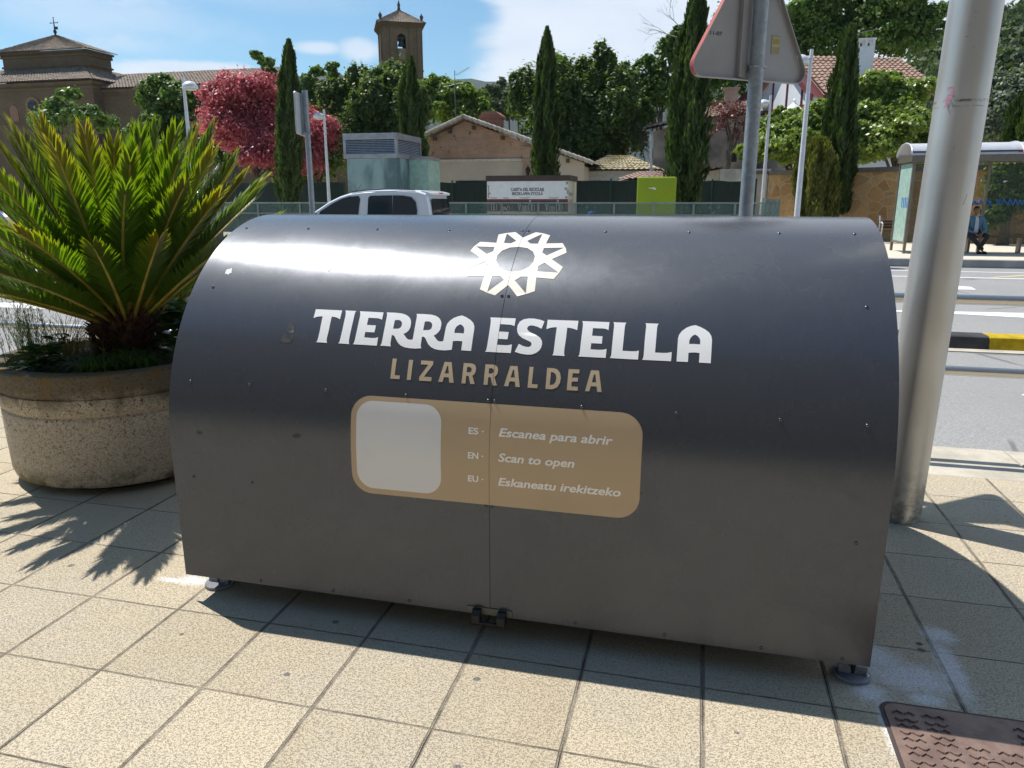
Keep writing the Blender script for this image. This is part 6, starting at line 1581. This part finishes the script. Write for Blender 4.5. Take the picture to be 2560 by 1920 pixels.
for i in range(5): z_ = .3+.3*i; q.box(x0, x1, 23.885, 23.898, z_, z_+.015)
for i in range(4): x = x0+(x1-x0)*i/3; q.box(x-.01, x+.01, 23.885, 23.898, .1, 1.63)
q.build('frame', M_rgrey, mb_)

# ------------------------------------------------------------------ bus shelter
Ys = 23.6
shx0 = at(1952, 545, Ys).x; shx1 = shx0+5.4
bs = thing('bus_shelter', 'glass bus shelter with a curved grey roof and blue scribbled graffiti', 'bus shelter', ((shx0+shx1)/2, Ys+.7, .10))
M_sh = simple('shelter_bronze_metal', (.19, .17, .14), .4, .5)
M_shr = simple('shelter_roof_skin', (.50, .51, .55), .45, .2, .06)
ztp = at(2190, 333, Ys).z; zr_ = at(2205, 306, Ys+.6).z
xp2 = at(2150, 548, Ys).x
for (x, y) in ((shx0, Ys), (shx0, Ys+1.5), (xp2, Ys+1.42), (xp2+2.4, Ys+1.42), (xp2, Ys)):
    if (x, y) == (xp2, Ys): continue
    q = MB(); q.box(x-.035, x+.035, y-.035, y+.035, .10, ztp-.02); q.build('post', M_sh, bs)
q = MB(); n = 18; R0 = .78; yc = Ys+.75
arc2 = [(yc-R0*math.cos(math.pi*i/n)*1.08, ztp+.03+(zr_-ztp-.03)*math.sin(math.pi*i/n)) for i in range(n+1)]
vs = [(shx0-.12, a, b) for a, b in arc2]+[(shx1, a, b) for a, b in arc2]+[(shx0-.12, a, b-.03) for a, b in arc2]+[(shx1, a, b-.03) for a, b in arc2]; m = n+1
q.add(vs, [(i, i+1, m+i+1, m+i) for i in range(n)]+[(2*m+i, 3*m+i, 3*m+i+1, 2*m+i+1) for i in range(n)]+[(i, 2*m+i, 2*m+i+1, i+1) for i in range(n)]+[(m+i, m+i+1, 3*m+i+1, 3*m+i) for i in range(n)]+[(0, m, 3*m, 2*m)]+[(n, 2*m+n, 3*m+n, m+n)])
q.build('roof', M_shr, bs, smooth=True, angle=50)
q = MB(); 
for x in [shx0-.12+1.37*i for i in range(5)]:
    q.tube([(x, a, b+.01) for a, b in arc2], .02, 6)
q.build('roof_ribs', M_shr, bs)
q = MB(); q.box(shx0-.1, shx1, Ys-.06, Ys+.03, ztp-.17, ztp+.0); q.box(shx0-.1, shx1, Ys+1.44, Ys+1.52, ztp-.15, ztp+.0); q.box(shx0-.09, shx0+.04, Ys+.031, Ys+1.439, ztp-.15, ztp+.0); q.build('fascia', M_sh, bs)
q = MB(); q.box(shx0-.1, shx1, Ys-.085, Ys-.061, ztp+.0, ztp+.11); q.build('name_band', simple('shelter_dark_band', (.045, .05, .05), .35), bs)
q = MB(); q.box(xp2+.15, shx1, Ys-.089, Ys-.086, ztp+.02, ztp+.09); q.build('red_lettering_strip', simple('faded_red_strip', (.30, .035, .05), .5), bs)
q = MB(); x_ = shx0+.036
while x_ < shx1-.3:
    q.box(x_+.04, min(x_+2.0, xp2-.04 if x_ < xp2-.5 else shx1), Ys+1.46, Ys+1.47, .48, ztp-.18)
    x_ = xp2 if x_ < xp2-.5 else x_+2.4
q.build('back_glass', m_glass('shelter_glass', (.06, .085, .07), .05, .34, .6), bs)
q = MB(); q.box(shx0-.004, shx0+.004, Ys+.05, Ys+1.44, .42, ztp-.2); q.build('end_panel', simple('pale_green_poster_glass', (.36, .52, .47), .25), bs)
q = MB(); q.box(shx0-.03, shx0+.03, Ys+.036, Ys+.1, .36, ztp-.18); q.box(shx0-.03, shx0+.03, Ys+.1, Ys+1.44, .36, .42); q.build('end_frame', M_sh, bs)
rr = random.Random(4); M_spray = simple('blue_spray_paint', (.012, .15, .50), .5)
def scribble(x0, x1, z0, amp, step, y):
    pts = []; x = x0; up = 1; q = MB()
    while x < x1:
        pts.append((x, y, z0+up*amp*rr.uniform(.6, 1.1))); x += step*rr.uniform(.4, 1.2)*(1 if up > 0 else .25); up = -up
    q.tube(pts, .026, 4); q.build('graffiti', M_spray, bs)
zg = at(2110, 437, Ys+1.45).z
scribble(at(2075, 437, Ys+1.45).x, at(2143, 437, Ys+1.45).x, zg, .085, .16, Ys+1.452); scribble(at(2152, 437, Ys+1.45).x, shx1, zg, .085, .13, Ys+1.452)
scribble(at(2095, 437, Ys+1.45).x, at(2143, 437, Ys+1.45).x, zg-.03, .06, .10, Ys+1.450)
for i in range(4): q = MB(); q.tube([(shx0-.008, Ys+.25+.18*i, zg-.15), (shx0-.008, Ys+.3+.18*i, zg+.13)], .015, 4); q.build('graffiti', M_spray, bs)
q = MB(); 
for (px, py, w_, h_) in ((2104, 398, .10, .17), (2120, 390, .05, .06), (2172, 392, .13, .05)):
    c = at(px, py, Ys+1.455); vs, fs = poly_fill([[(-w_/2, -h_*.4), (0, -h_*.5), (w_*.1, 0), (w_/2, h_*.4), (-w_*.3, h_*.5)]]); q.add([(c.x+a, Ys+1.455, c.z+b) for a, b in vs], fs)
q.build('paper_scraps', M_vw, bs)
q = MB(); q.box(at(2085, 520, Ys+.9).x-.15, shx1-.1, Ys+.78, Ys+1.16, .545, .59); q.build('bench_seat', simple('shelter_bench_wood', (.13, .085, .05), .7, 0, .3, 20), bs)
for x in (at(2085, 520, Ys+.9).x+.1, xp2+.9, shx1-.4):
    q = MB(); q.box(x-.03, x+.03, Ys+.86, Ys+1.08, .1, .544); q.build('bench_support', M_sh, bs)

# ------------------------------------------------------------------ people
def skin_obj(name, chains, mat, parent, sub=1):
    "chains: list of lists of (x, y, z, r); first vertex of the first chain is the root; equal points are joined"
    vs, rs, es, idx = [], [], [], {}
    for chn in chains:
        last = None
        for (x, y, z, rr_) in chn:
            k_ = (round(x, 4), round(y, 4), round(z, 4))
            if k_ not in idx: idx[k_] = len(vs); vs.append((x, y, z)); rs.append(rr_)
            i = idx[k_]
            if last is not None and last != i: es.append((last, i))
            last = i
    me = bpy.data.meshes.new(name); me.from_pydata(vs, es, [])
    o = bpy.data.objects.new(name, me); C.objects.link(o)
    md_ = o.modifiers.new('skin', 'SKIN'); md_.use_smooth_shade = True
    if not me.skin_vertices: 
        bpy.context.view_layer.objects.active = o; bpy.ops.mesh.customdata_skin_add()
    for i, r_ in enumerate(rs):
        d = r_ if isinstance(r_, tuple) else (r_, r_); me.skin_vertices[0].data[i].radius = d; me.skin_vertices[0].data[i].use_root = (i == 0)
    s_ = o.modifiers.new('sub', 'SUBSURF'); s_.levels = sub; s_.render_levels = sub
    bpy.context.view_layer.update()
    me2 = bpy.data.meshes.new_from_object(o.evaluated_get(bpy.context.evaluated_depsgraph_get()))
    bpy.data.objects.remove(o); bpy.data.meshes.remove(me)
    me2.name = name; me2.materials.clear(); me2.materials.append(mat)
    me2.polygons.foreach_set('use_smooth', [True]*len(me2.polygons))
    o = bpy.data.objects.new(name, me2); C.objects.link(o); o.parent = parent
    return o
M_skin = simple('skin', (.26, .135, .085), .5, 0, .06, 10)
M_hair = simple('dark_hair', (.02, .014, .012), .7)
def person(label, loc, rz, seat, kn_l, an_l, kn_r, an_r, wl_, wr_, el_l, el_r, jacket, shirt, trous, head_turn=0, helmet=None):
    """seated figure in local space, facing -y; seat: hip height; joints as (x, y, z)"""
    t = thing('person', label, 'person', loc, rz)
    H = Vector((0, 0, seat+.06)); CH = Vector((0, -.03, seat+.40)); NK = Vector((0, -.035, seat+.54)); HD = Vector((0, -.06, seat+.70))
    sl, sr = Vector((.17, -.02, seat+.47)), Vector((-.17, -.02, seat+.47)); hl, hr = Vector((.09, 0, seat+.05)), Vector((-.09, 0, seat+.05))
    v = lambda p, r_: (p[0], p[1], p[2], r_)
    def hand(w, d, palm):
        d = Vector(d).normalized(); w = Vector(w); s_ = Vector(palm).normalized(); out = []
        pc = w + d*.05
        out.append([v(w, (.024, .030)), v(pc, (.018, .036))])
        for k_, (o_, L) in enumerate(((-.027, .062), (-.009, .074), (.010, .070), (.028, .054))):
            b = pc + s_*o_ + d*.03; up = d.cross(s_).normalized()
            out.append([v(pc, (.018, .036)), v(b, .0095), v(b+d*L*.5-up*.006, .0085), v(b+d*L*.85-up*.024, .007)])
        th_ = w + d*.02 + s_*(-.035)
        out.append([v(w, (.024, .030)), v(th_, .012), v(th_+d*.03-s_*.018, .010), v(th_+d*.055-s_*.014, .008)])
        return out
    body = [[v(H, (.12, .11)), v((H+CH)/2, (.125, .105)), v(CH, (.13, .10)), v(NK, (.06, .06)), v(NK+Vector((0, -.01, .05)), (.05, .05))],
            [v(CH, (.13, .10)), v(sl, .062), v(el_l, .042), v(wl_, (.024, .030))], [v(CH, (.13, .10)), v(sr, .062), v(el_r, .042), v(wr_, (.024, .030))],
            [v(H, (.12, .11)), v(hl, .085), v(kn_l, .056), v(an_l, .036)], [v(H, (.12, .11)), v(hr, .085), v(kn_r, .056), v(an_r, .036)]]
    body += hand(wl_, Vector((-.5, -.5, -.7)) if helmet is None else Vector((0, -1, -.2)), (1, -.3, 0))
    body += hand(wr_, Vector((.5, -.5, -.7)) if helmet is None else Vector((0, -1, -.2)), (-1, -.3, 0))
    bo = skin_obj('body', body, M_skin, t)
    # head merged into the body mesh
    bm = bmesh.new(); bm.from_mesh(bo.data)
    R = Matrix.Rotation(head_turn, 4, 'Z')
    def part(c, r_, nu=18, nv=12, fn=None):
        m_ = MB(); m_.ellipsoid((0, 0, 0), r_, nu, nv); 
        vv = [bm.verts.new(HD + R @ Vector(c) + R @ Vector(fn(p) if fn else p)) for p in m_.v]
        for f in m_.f: bm.faces.new([vv[i] for i in f])
    def skull(p):
        x, y, z_ = p; k_ = 1 - .22*max(0, -z_/.12); return (x*k_, y*(1-.08*max(0, -z_/.12)) + (-.012 if z_ < 0 else 0), z_)
    part((0, 0, 0), (.078, .098, .118), fn=skull); part((0, -.098, -.018), (.014, .022, .026), 8, 6); part((.080, .01, -.01), (.010, .020, .030), 8, 6); part((-.080, .01, -.01), (.010, .020, .030), 8, 6)
    part((0, -.088, -.068), (.028, .012, .009), 8, 5); part((.031, -.086, .012), (.015, .010, .008), 8, 5); part((-.031, -.086, .012), (.015, .010, .008), 8, 5)
    bm.to_mesh(bo.data); bm.free(); bo.data.polygons.foreach_set('use_smooth', [True]*len(bo.data.polygons))
    def lp_(q, name, mat, **k): return q.build(name, mat, t, local=True, **k)
    if helmet is None:
        m_ = MB(); m_.ellipsoid((0, 0, 0), (.085, .106, .105), 18, 12); q = MB()
        q.add([HD + R @ Vector((p[0], p[1]+.010, max(p[2], -.05)+.022 if p[1] > -.03 else max(p[2]+.02, .060))) for p in m_.v], m_.f); lp_(q, 'hair', M_hair, smooth=True)
    else:
        q = MB(); q.ellipsoid(HD+Vector((0, .01, .02)), (.128, .148, .142), 24, 16); ho = lp_(q, 'helmet', helmet, smooth=True)
        q = MB(); q.ellipsoid(HD+Vector((0, -.035, .0)), (.118, .13, .085), 20, 12); lp_(q, 'visor', simple('helmet_visor', (.04, .07, .10), .08), smooth=True)
        q = MB(); q.ellipsoid(HD+Vector((0, -.03, .035)), (.1285, .118, .125), 20, 12)
        lp_(q, 'helmet_stripe', simple('helmet_blue_grey', (.08, .16, .22), .3), smooth=True)
    j = [[v(H+Vector((0, 0, .0)), (.20, .16)), v((H+CH)/2, (.205, .165)), v(CH, (.195, .14)), v(NK-Vector((0, 0, .01)), (.085, .08))],
         [v(CH, (.195, .14)), v(sl*Vector((1.12, 1, 1)) if False else Vector((sl.x*1.18, sl.y, sl.z)), .10), v(el_l, .072), v(Vector(wl_).lerp(Vector(el_l), .12), .042)], [v(CH, (.195, .14)), v(Vector((sr.x*1.18, sr.y, sr.z)), .10), v(el_r, .072), v(Vector(wr_).lerp(Vector(el_r), .12), .042)]]
    skin_obj('jacket', j, jacket, t)
    q = MB(); pr_ = [(-.062, 0), (.062, 0), (.055, .2), (.045, .36), (.03, .44), (-.03, .44), (-.045, .36), (-.055, .2)]
    q.prism(pr_, lambda a, b, w: (a, -.185 - (.022 if w else 0) + abs(a)*.25 + (.05*max(0, b-.3)/.14), H.z+.02+b)); lp_(q, 'shirt', shirt, smooth=True, angle=60)
    q = MB(); q.tube([NK+Vector((-.05, -.05, .0)), NK+Vector((0, -.075, -.01)), NK+Vector((.05, -.05, .0))], .018, 6); lp_(q, 'collar', shirt, smooth=True)
    tr_ = [[v(H, (.14, .13)), v(hl, .10), v(kn_l, .074), v(Vector(an_l)+Vector((0, 0, .03)), .055)], [v(H, (.14, .13)), v(hr, .10), v(kn_r, .074), v(Vector(an_r)+Vector((0, 0, .03)), .055)]]
    skin_obj('trousers', tr_, trous, t)
    for a, s_ in ((an_l, 1), (an_r, -1)):
        a = Vector(a); q = MB(); q.ellipsoid((a.x, a.y-.07, a.z-.035), (.048, .135, .048), 14, 8); q.v = [(x, y, max(z_, a.z-.068)) for x, y, z_ in q.v]; lp_(q, 'shoe', M_black, smooth=True)
    return t
mx = at(2119, 548, Ys).x
person('person in a blue cardigan and white shirt seated with crossed ankles in the bus shelter', (mx, Ys+.92, .10), rad(8), .50,
       (.24, -.42, .50), (-.05, -.56, .07), (-.24, -.42, .50), (.07, -.60, .07), (.09, -.36, .56), (-.09, -.36, .56), (.27, -.14, .66), (-.27, -.14, .66),
       simple('blue_cardigan', (.09, .20, .29), .9, 0, .2, 30, .4, 80), simple('white_shirt', (.52, .52, .55), .8), simple('dark_trousers', (.035, .03, .028), .85), rad(-14))

# ------------------------------------------------------------------ vehicles
M_carw = NT('white_car_paint'); M_carw.set(Base_Color=(.72, .74, .78), Roughness=.22); M_carw.b.inputs['Coat Weight'].default_value = .6; M_carw = M_carw.mat
M_cglass = NT('car_glass'); M_cglass.set(Base_Color=(.018, .028, .034), Roughness=.04); M_cglass.b.inputs['Specular IOR Level'].default_value = .8; M_cglass = M_cglass.mat
M_tyre = simple('tyre_rubber', (.02, .02, .02), .8); M_rim = simple('wheel_rim', (.45, .45, .46), .3, .8); M_tail = simple('tail_light_red', (.45, .01, .015), .15)
def car(label, cat, loc, rz, prof_, W, tumble, wins, rear, paint, zroof_, wheel_x, wheel_r=.31, name='van', mirror_x=1.6, spoiler=None):
    "local x along the car from the nose, y 0 = near side; prof_: closed side outline (x, z)"
    t = thing(name, label, cat, loc, rz)
    def yy(z_): k_ = max(0, (z_-.95)/(zroof_-.95)); return tumble*k_**1.3
    n = len(prof_); q = MB(); st = [0, .06, .14]; 
    rows = []
    def sec(f):   # rows across the width, f 0..1
        return f
    ys = [0, .03, .10, .5, .90, .97, 1]; sh = [.030, .008, 0, 0, 0, .008, .030]
    cxm = sum(a for a, b in prof_)/n; vs = []
    for f, s_ in zip(ys, sh):
        for a, b in prof_:
            y = yy(b) + f*(W-2*yy(b)); k_ = s_
            aa = a + (cxm-a)*k_*.35; bb = b - (k_*1.6 if b > 1.2 else 0)
            vs.append((aa, y, bb))
    m = len(ys); fs = [(i*n+j, i*n+(j+1) % n, (i+1)*n+(j+1) % n, (i+1)*n+j) for i in range(m-1) for j in range(n)] + [tuple(range(n)), tuple((m-1)*n+j for j in range(n-1, -1, -1))]
    q.add(vs, fs); q.build('body', paint, t, local=True, smooth=True, angle=32)
    def onside(poly, out, near=True):
        return [(a, (yy(b)-out + .004) if near else (W-yy(b)+out-.004), b) for a, b in poly]
    for poly, nm in wins:
        for near in (True, False):
            q = MB(); o_ = onside(poly, .010, near); i_ = onside(poly, -.02, near); k_ = len(o_)
            q.add(o_+i_, [tuple(range(k_))]+[(i, (i+1) % k_, k_+(i+1) % k_, k_+i) for i in range(k_)]); q.build(nm, M_cglass, t, local=True)
    for (a, b, c, d), nm, mt in rear:
        q = MB(); q.add([a, b, c, d], [(0, 1, 2, 3)]); q.build(nm, mt, t, local=True)
    for x in wheel_x:
        for y in (.11, W-.11):
            q = MB(); M = Matrix.Rotation(rad(90), 3, 'X')
            q.lathe([(wheel_r*.62, -.1), (wheel_r*.94, -.105), (wheel_r, -.08), (wheel_r, .08), (wheel_r*.94, .105), (wheel_r*.62, .1)], (x, y, wheel_r), 32, M=M); w = q.build('wheel', M_tyre, t, local=True, smooth=True, angle=40)
            q = MB(); q.lathe([(0, -.09), (wheel_r*.2, -.095), (wheel_r*.6, -.08), (wheel_r*.61, .08), (0, .09)], (x, y, wheel_r), 16, M=M); q.build('rim', M_rim, w, local=True, smooth=True, angle=40)
    if spoiler:
        q = MB(); q.prism(spoiler, lambda a, b, w_: (a, (yy(b)+.05) if w_ == 0 else (W-yy(b)-.05), b)); sp1 = q.build('spoiler', paint, t, local=True, bevel=.015)
        q = MB(); x_ = max(a for a, b in spoiler)+.004; zz_ = sum(b for a, b in spoiler)/len(spoiler); q.box(x_-.02, x_, W/2-.14, W/2+.14, zz_-.012, zz_+.012); q.build('brake_light', M_tail, sp1, local=True)
    for y in (-.13, W+.13):
        q = MB(); q.ellipsoid((mirror_x, y, 1.28), (.09, .11, .10), 12, 8); q.build('mirror', M_black, t, local=True, smooth=True)
    return t
zr0_ = 1.94
vanp = [(.05, .35), (.0, .55), (.03, .80), (.16, .98), (.55, 1.13), (1.15, 1.26), (1.40, 1.36), (1.90, 1.66), (2.20, 1.79), (2.46, 1.865), (2.9, 1.915), (3.4, 1.94), (3.9, 1.94), (4.3, 1.92), (4.50, 1.86), (4.58, 1.62), (4.64, 1.25), (4.66, .85), (4.63, .45), (4.5, .30), (4.2, .28), (3.0, .24), (1.6, .24), (.4, .27)]
vw = [([(1.66, 1.40), (2.0, 1.60), (2.25, 1.715), (2.45, 1.77), (2.72, 1.785), (2.76, 1.70), (2.68, 1.20), (1.60, 1.20)], 'side_window'),
      ([(2.98, 1.74), (3.03, 1.79), (3.62, 1.80), (3.62, 1.16), (3.0, 1.16), (2.96, 1.22)], 'side_window'), ([(3.64, 1.80), (3.9, 1.795), (4.12, 1.76), (4.24, 1.64), (4.28, 1.42), (4.24, 1.20), (4.18, 1.16), (3.64, 1.16)], 'side_window')]
Wv = 1.76
rear = [(((4.60, .24, 1.72), (4.60, Wv-.24, 1.72), (4.675, Wv-.20, 1.22), (4.675, .20, 1.22)), 'rear_window', M_cglass), (((4.665, .05, 1.30), (4.668, .17, 1.30), (4.688, .17, .95), (4.685, .04, .95)), 'tail_light', M_tail), (((4.665, Wv-.05, 1.30), (4.668, Wv-.17, 1.30), (4.688, Wv-.17, .95), (4.685, Wv-.04, .95)), 'tail_light', M_tail)]
ws_poly = (((1.42, .20, 1.385), (1.42, Wv-.20, 1.385), (2.18, Wv-.26, 1.80), (2.18, .26, 1.80)), 'windscreen', M_cglass)
vx = at(978, 440, 19.2).x
v_ = car('white passenger van with dark side windows driving past behind the metal box', 'van', (vx-4.66, 17.5, ROAD_Z), 0, vanp, Wv, .13, vw, rear+[ws_poly], M_carw, zr0_, (.85, 3.75), name='van', spoiler=[(4.32, 1.925), (4.50, 1.895), (4.63, 1.855), (4.62, 1.815), (4.54, 1.80), (4.42, 1.84)])
q = MB(); q.box(4.20, 4.34, .035, .045, 1.0, 1.22); q.build('tail_light', M_tail, v_, local=True)
q = MB(); q.tube([(2.45, .5, 1.87), (2.62, .5, 2.07)], .006, 5); q.build('aerial', M_black, v_, local=True)
q = MB()
for x, a_ in ((2.86, 0), (3.63, 0)): q.box(x-.004, x+.004, -.002, .004, .5, 1.15)
q.build('door_seams', M_dark, v_, local=True)
for x in (2.62, 3.15):
    q = MB(); q.box(x, x+.16, -.03, -.004, 1.04, 1.07); q.build('door_handle', M_carw, v_, local=True, bevel=.008)
q = MB(); q.tube([(2.5, .16, 1.90), (3.4, .15, 1.955), (4.2, .16, 1.93)], .012, 6); q.build('roof_seam', M_black, v_, local=True)
M_dpur = NT('dark_purple_paint'); M_dpur.set(Base_Color=(.045, .018, .035), Roughness=.2); M_dpur.b.inputs['Coat Weight'].default_value = .5
cp = [(.05, .3), (0, .5), (.05, .72), (.3, .84), (1.1, .95), (1.9, 1.36), (2.3, 1.45), (3.0, 1.46), (3.6, 1.36), (4.05, 1.10), (4.25, .98), (4.3, .7), (4.25, .35), (3.8, .22), (.5, .22)]
cw = [([(1.35, 1.02), (1.95, 1.33), (2.35, 1.38), (2.5, 1.38), (2.5, .98), (1.35, .96)], 'side_window'), ([(2.56, 1.38), (3.0, 1.385), (3.5, 1.29), (3.75, 1.08), (3.7, .98), (2.56, .98)], 'side_window')]
c0_ = at(30, 470, 14)
car('dark purple car parked at the far left edge behind the palm fronds', 'car', (c0_.x-4.2, 13.2, ROAD_Z), 0, cp, 1.72, .16, cw, [(((4.262, .04, .93), (4.266, .24, .93), (4.302, .24, .75), (4.302, .03, .75)), 'tail_light', M_tail)], M_dpur.mat, 1.46, (.8, 3.4), name='parked_car', mirror_x=1.4)

def motorbike(label, loc, rz, paint, group=None, acc=None):
    t = thing('motorbike', label, 'motorbike', loc, rz, group)
    for x in (-.68, .68):
        q = MB(); n = 28
        q.lathe([(.22, -.045), (.285, -.05), (.31, 0), (.285, .05), (.22, .045)], (x, 0, .31), n, M=Matrix.Rotation(rad(90), 3, 'X')); w = q.build('wheel', M_tyre, t, local=True, smooth=True)
        q = MB(); q.lathe([(0, -.04), (.05, -.04), (.06, -.012), (.21, -.02), (.22, .02), (.06, .012), (0, .04)], (x, 0, .31), 18, M=Matrix.Rotation(rad(90), 3, 'X')); q.build('rim', M_rim, w, local=True, smooth=True)
    q = MB(); q.tube([(-.68, .08, .31), (-.52, .08, .75), (-.42, .06, 1.0)], [.025, .03, .03], 8); q.tube([(-.68, -.08, .31), (-.52, -.08, .75), (-.42, -.06, 1.0)], [.025, .03, .03], 8); q.build('fork', M_rim, t, local=True, smooth=True)
    q = MB(); q.tube([(-.40, -.36, 1.06), (-.44, -.12, 1.02), (-.42, 0, 1.0), (-.44, .12, 1.02), (-.40, .36, 1.06)], .016, 8); q.build('handlebar', M_black, t, local=True, smooth=True)
    for s_ in (-1, 1):
        q = MB(); q.tube([(-.42, .24*s_, 1.05), (-.45, .30*s_, 1.22)], .007, 6); q.ellipsoid((-.45, .31*s_, 1.26), (.025, .075, .045), 12, 8); q.build('mirror', M_mirror, t, local=True, smooth=True)
    q = MB(); q.prism([(-.62, .86), (-.50, 1.10), (-.38, 1.12), (-.25, .90), (.10, .80), (.30, .82), (.72, .92), (.80, .88), (.40, .60), (.10, .45), (-.35, .42), (-.50, .62)], lambda a, b, w: (a, (-.13 if w == 0 else .13)*(1 if b < .9 else .7), b)); q.build('fairing', paint, t, local=True, bevel=.03)
    q = MB(); q.prism([(-.15, .30), (-.25, .45), (-.2, .62), (.25, .62), (.35, .40), (.2, .26)], lambda a, b, w: (a, -.16 if w == 0 else .16, b)); q.build('engine', simple('engine_metal', (.10, .10, .11), .4, .7), t, local=True, bevel=.02)
    q = MB(); q.prism([(-.05, .86), (.15, .82), (.55, .90), (.72, .96), (.70, 1.0), (.4, .96), (.12, .90), (-.04, .92)], lambda a, b, w: (a, -.12 if w == 0 else .12, b)); q.build('seat', M_black, t, local=True, bevel=.02)
    q = MB(); q.tube([(.1, .17, .32), (.5, .19, .36), (.85, .2, .48)], [.035, .045, .05], 12); q.build('exhaust', M_rim, t, local=True, smooth=True)
    q = MB(); q.prism([(-.95, .60), (-.60, .68), (-.40, .60), (-.42, .57), (-.6, .64), (-.93, .57)], lambda a, b, w: (a, -.06 if w == 0 else .06, b)); q.build('mudguard', acc or paint, t, local=True)
    return t
M_mirror = simple('mirror_dark_grey', (.07, .07, .085), .15, .5)
M_bikew = simple('off_white_plastic', (.58, .57, .53), .35, 0, .05); M_bikeb = simple('bright_blue_plastic', (.01, .20, .72), .3)
mbk = motorbike('white and blue motorbike waiting behind the handrail between palm and metal box', (-5.50, 7.6, ROAD_Z), rad(12), M_bikew, acc=M_bikeb)
person('motorcyclist in dark clothes and a fluorescent yellow helmet behind the palm fronds', (-5.50, 7.62, ROAD_Z), rad(-78), .92,
       (.22, -.40, .72), (.20, -.25, .30), (-.22, -.40, .72), (-.20, -.25, .30), (.30, -.50, 1.10), (-.30, -.50, 1.10), (.34, -.18, 1.12), (-.34, -.18, 1.12),
       simple('dark_riding_jacket', (.02, .02, .028), .6), simple('dark_scarf', (.03, .03, .035), .8), simple('dark_riding_trousers', (.02, .02, .022), .7), 0, NTfluo if False else simple('fluorescent_helmet', (.55, .80, .01), .2, 0, .04))
motorbike('dark motorbike with a chrome mirror parked at the far left behind the palm', (-9.6, 11.2, ROAD_Z), rad(20), simple('dark_red_plastic', (.10, .012, .015), .3))
for i, (px, pc, lab) in enumerate(((1505, (.015, .03, .035), 'black parked motorbike behind the glass railing beneath the tallest cypress'), (1568, (.02, .02, .022), 'black parked motorbike behind the glass railing left of the sign post'), (1300, (.02, .09, .35), 'blue-trimmed parked motorbike behind the glass railing right of the kiosk'))):
    p = at(px, 470, 26.5 + (.8 if i == 2 else 0)); motorbike(lab, (p.x, p.y, .10), rad(18+9*i), simple('bike_plastic_%s' % 'abc'[i], pc, .3), 'motorbikes parked behind the glass railing')
# bench by the wall
bn = thing('park_bench', 'small dark wooden bench with a white metal armrest in front of the stone wall', 'bench', (at(1930, 500, 29.3).x, 29.3, .1))
x1 = at(1948, 480, 29.3).x; q = MB()
for i in range(3): q.box(x1-.7, x1, 29.2+.13*i, 29.3+.13*i, .52, .56)
q.build('seat', simple('bench_wood', (.06, .035, .025), .7), bn)
q = MB()
for i in range(3): q.box(x1-.7, x1, 29.62, 29.66, .62+.10*i, .69+.10*i)
q.build('backrest', simple('bench_wood_red', (.06, .028, .022), .7), bn)
for x in (x1-.65, x1+.02):
    q = MB(); q.tube([(x, 29.15, .1), (x, 29.18, .50), (x, 29.14, .78), (x, 29.3, .84), (x, 29.6, .80), (x, 29.68, 1.05)], .025, 6); q.tube([(x, 29.6, .80), (x, 29.6, .1)], .025, 6); q.build('leg', simple('bench_white_metal', (.6, .6, .6), .4, .3), bn)

# ------------------------------------------------------------------ unseen block added behind the viewer: metal reflects it, sky fill drops
bb = thing('added_block', 'plain dark grey block added unseen behind the viewer for reflection and shade', 'building', (0, -16, 0))
q = MB(); q.box(-26, 22, -20, -9, 0, 13.5); q.box(-26.2, 22.2, -20.2, -8.5, 13.502, 13.9); q.build('wall', simple('grey_render', (.15, .155, .17), .9, 0, .1, .5), bb)
for i in range(10):
    for j in range(4):
        x = -20.5+3.8*i; z_ = 1.0+3.2*j; q = MB(); q.box(x, x+1.2, -8.999, -8.95, z_, z_+1.7); q.build('window', M_cglass, bb)

# ------------------------------------------------------------------ the air
q = MB(); q.box(-1700, 1700, -60, 1620, -1.4, 330)
hz = q.build('haze', None, None); hm = bpy.data.materials.new('haze'); hm.use_nodes = True
hn = hm.node_tree.nodes; hl = hm.node_tree.links; hn.clear()
hv = hn.new('ShaderNodeVolumePrincipled'); hv.inputs['Color'].default_value = (.80, .88, .97, 1); hv.inputs['Density'].default_value = .00010; hv.inputs['Anisotropy'].default_value = .2
ho = hn.new('ShaderNodeOutputMaterial'); hl.new(hv.outputs[0], ho.inputs['Volume']); hz.data.materials.clear(); hz.data.materials.append(hm)
props(hz, 'thin bluish air over the distant hills', 'haze', kind='stuff')
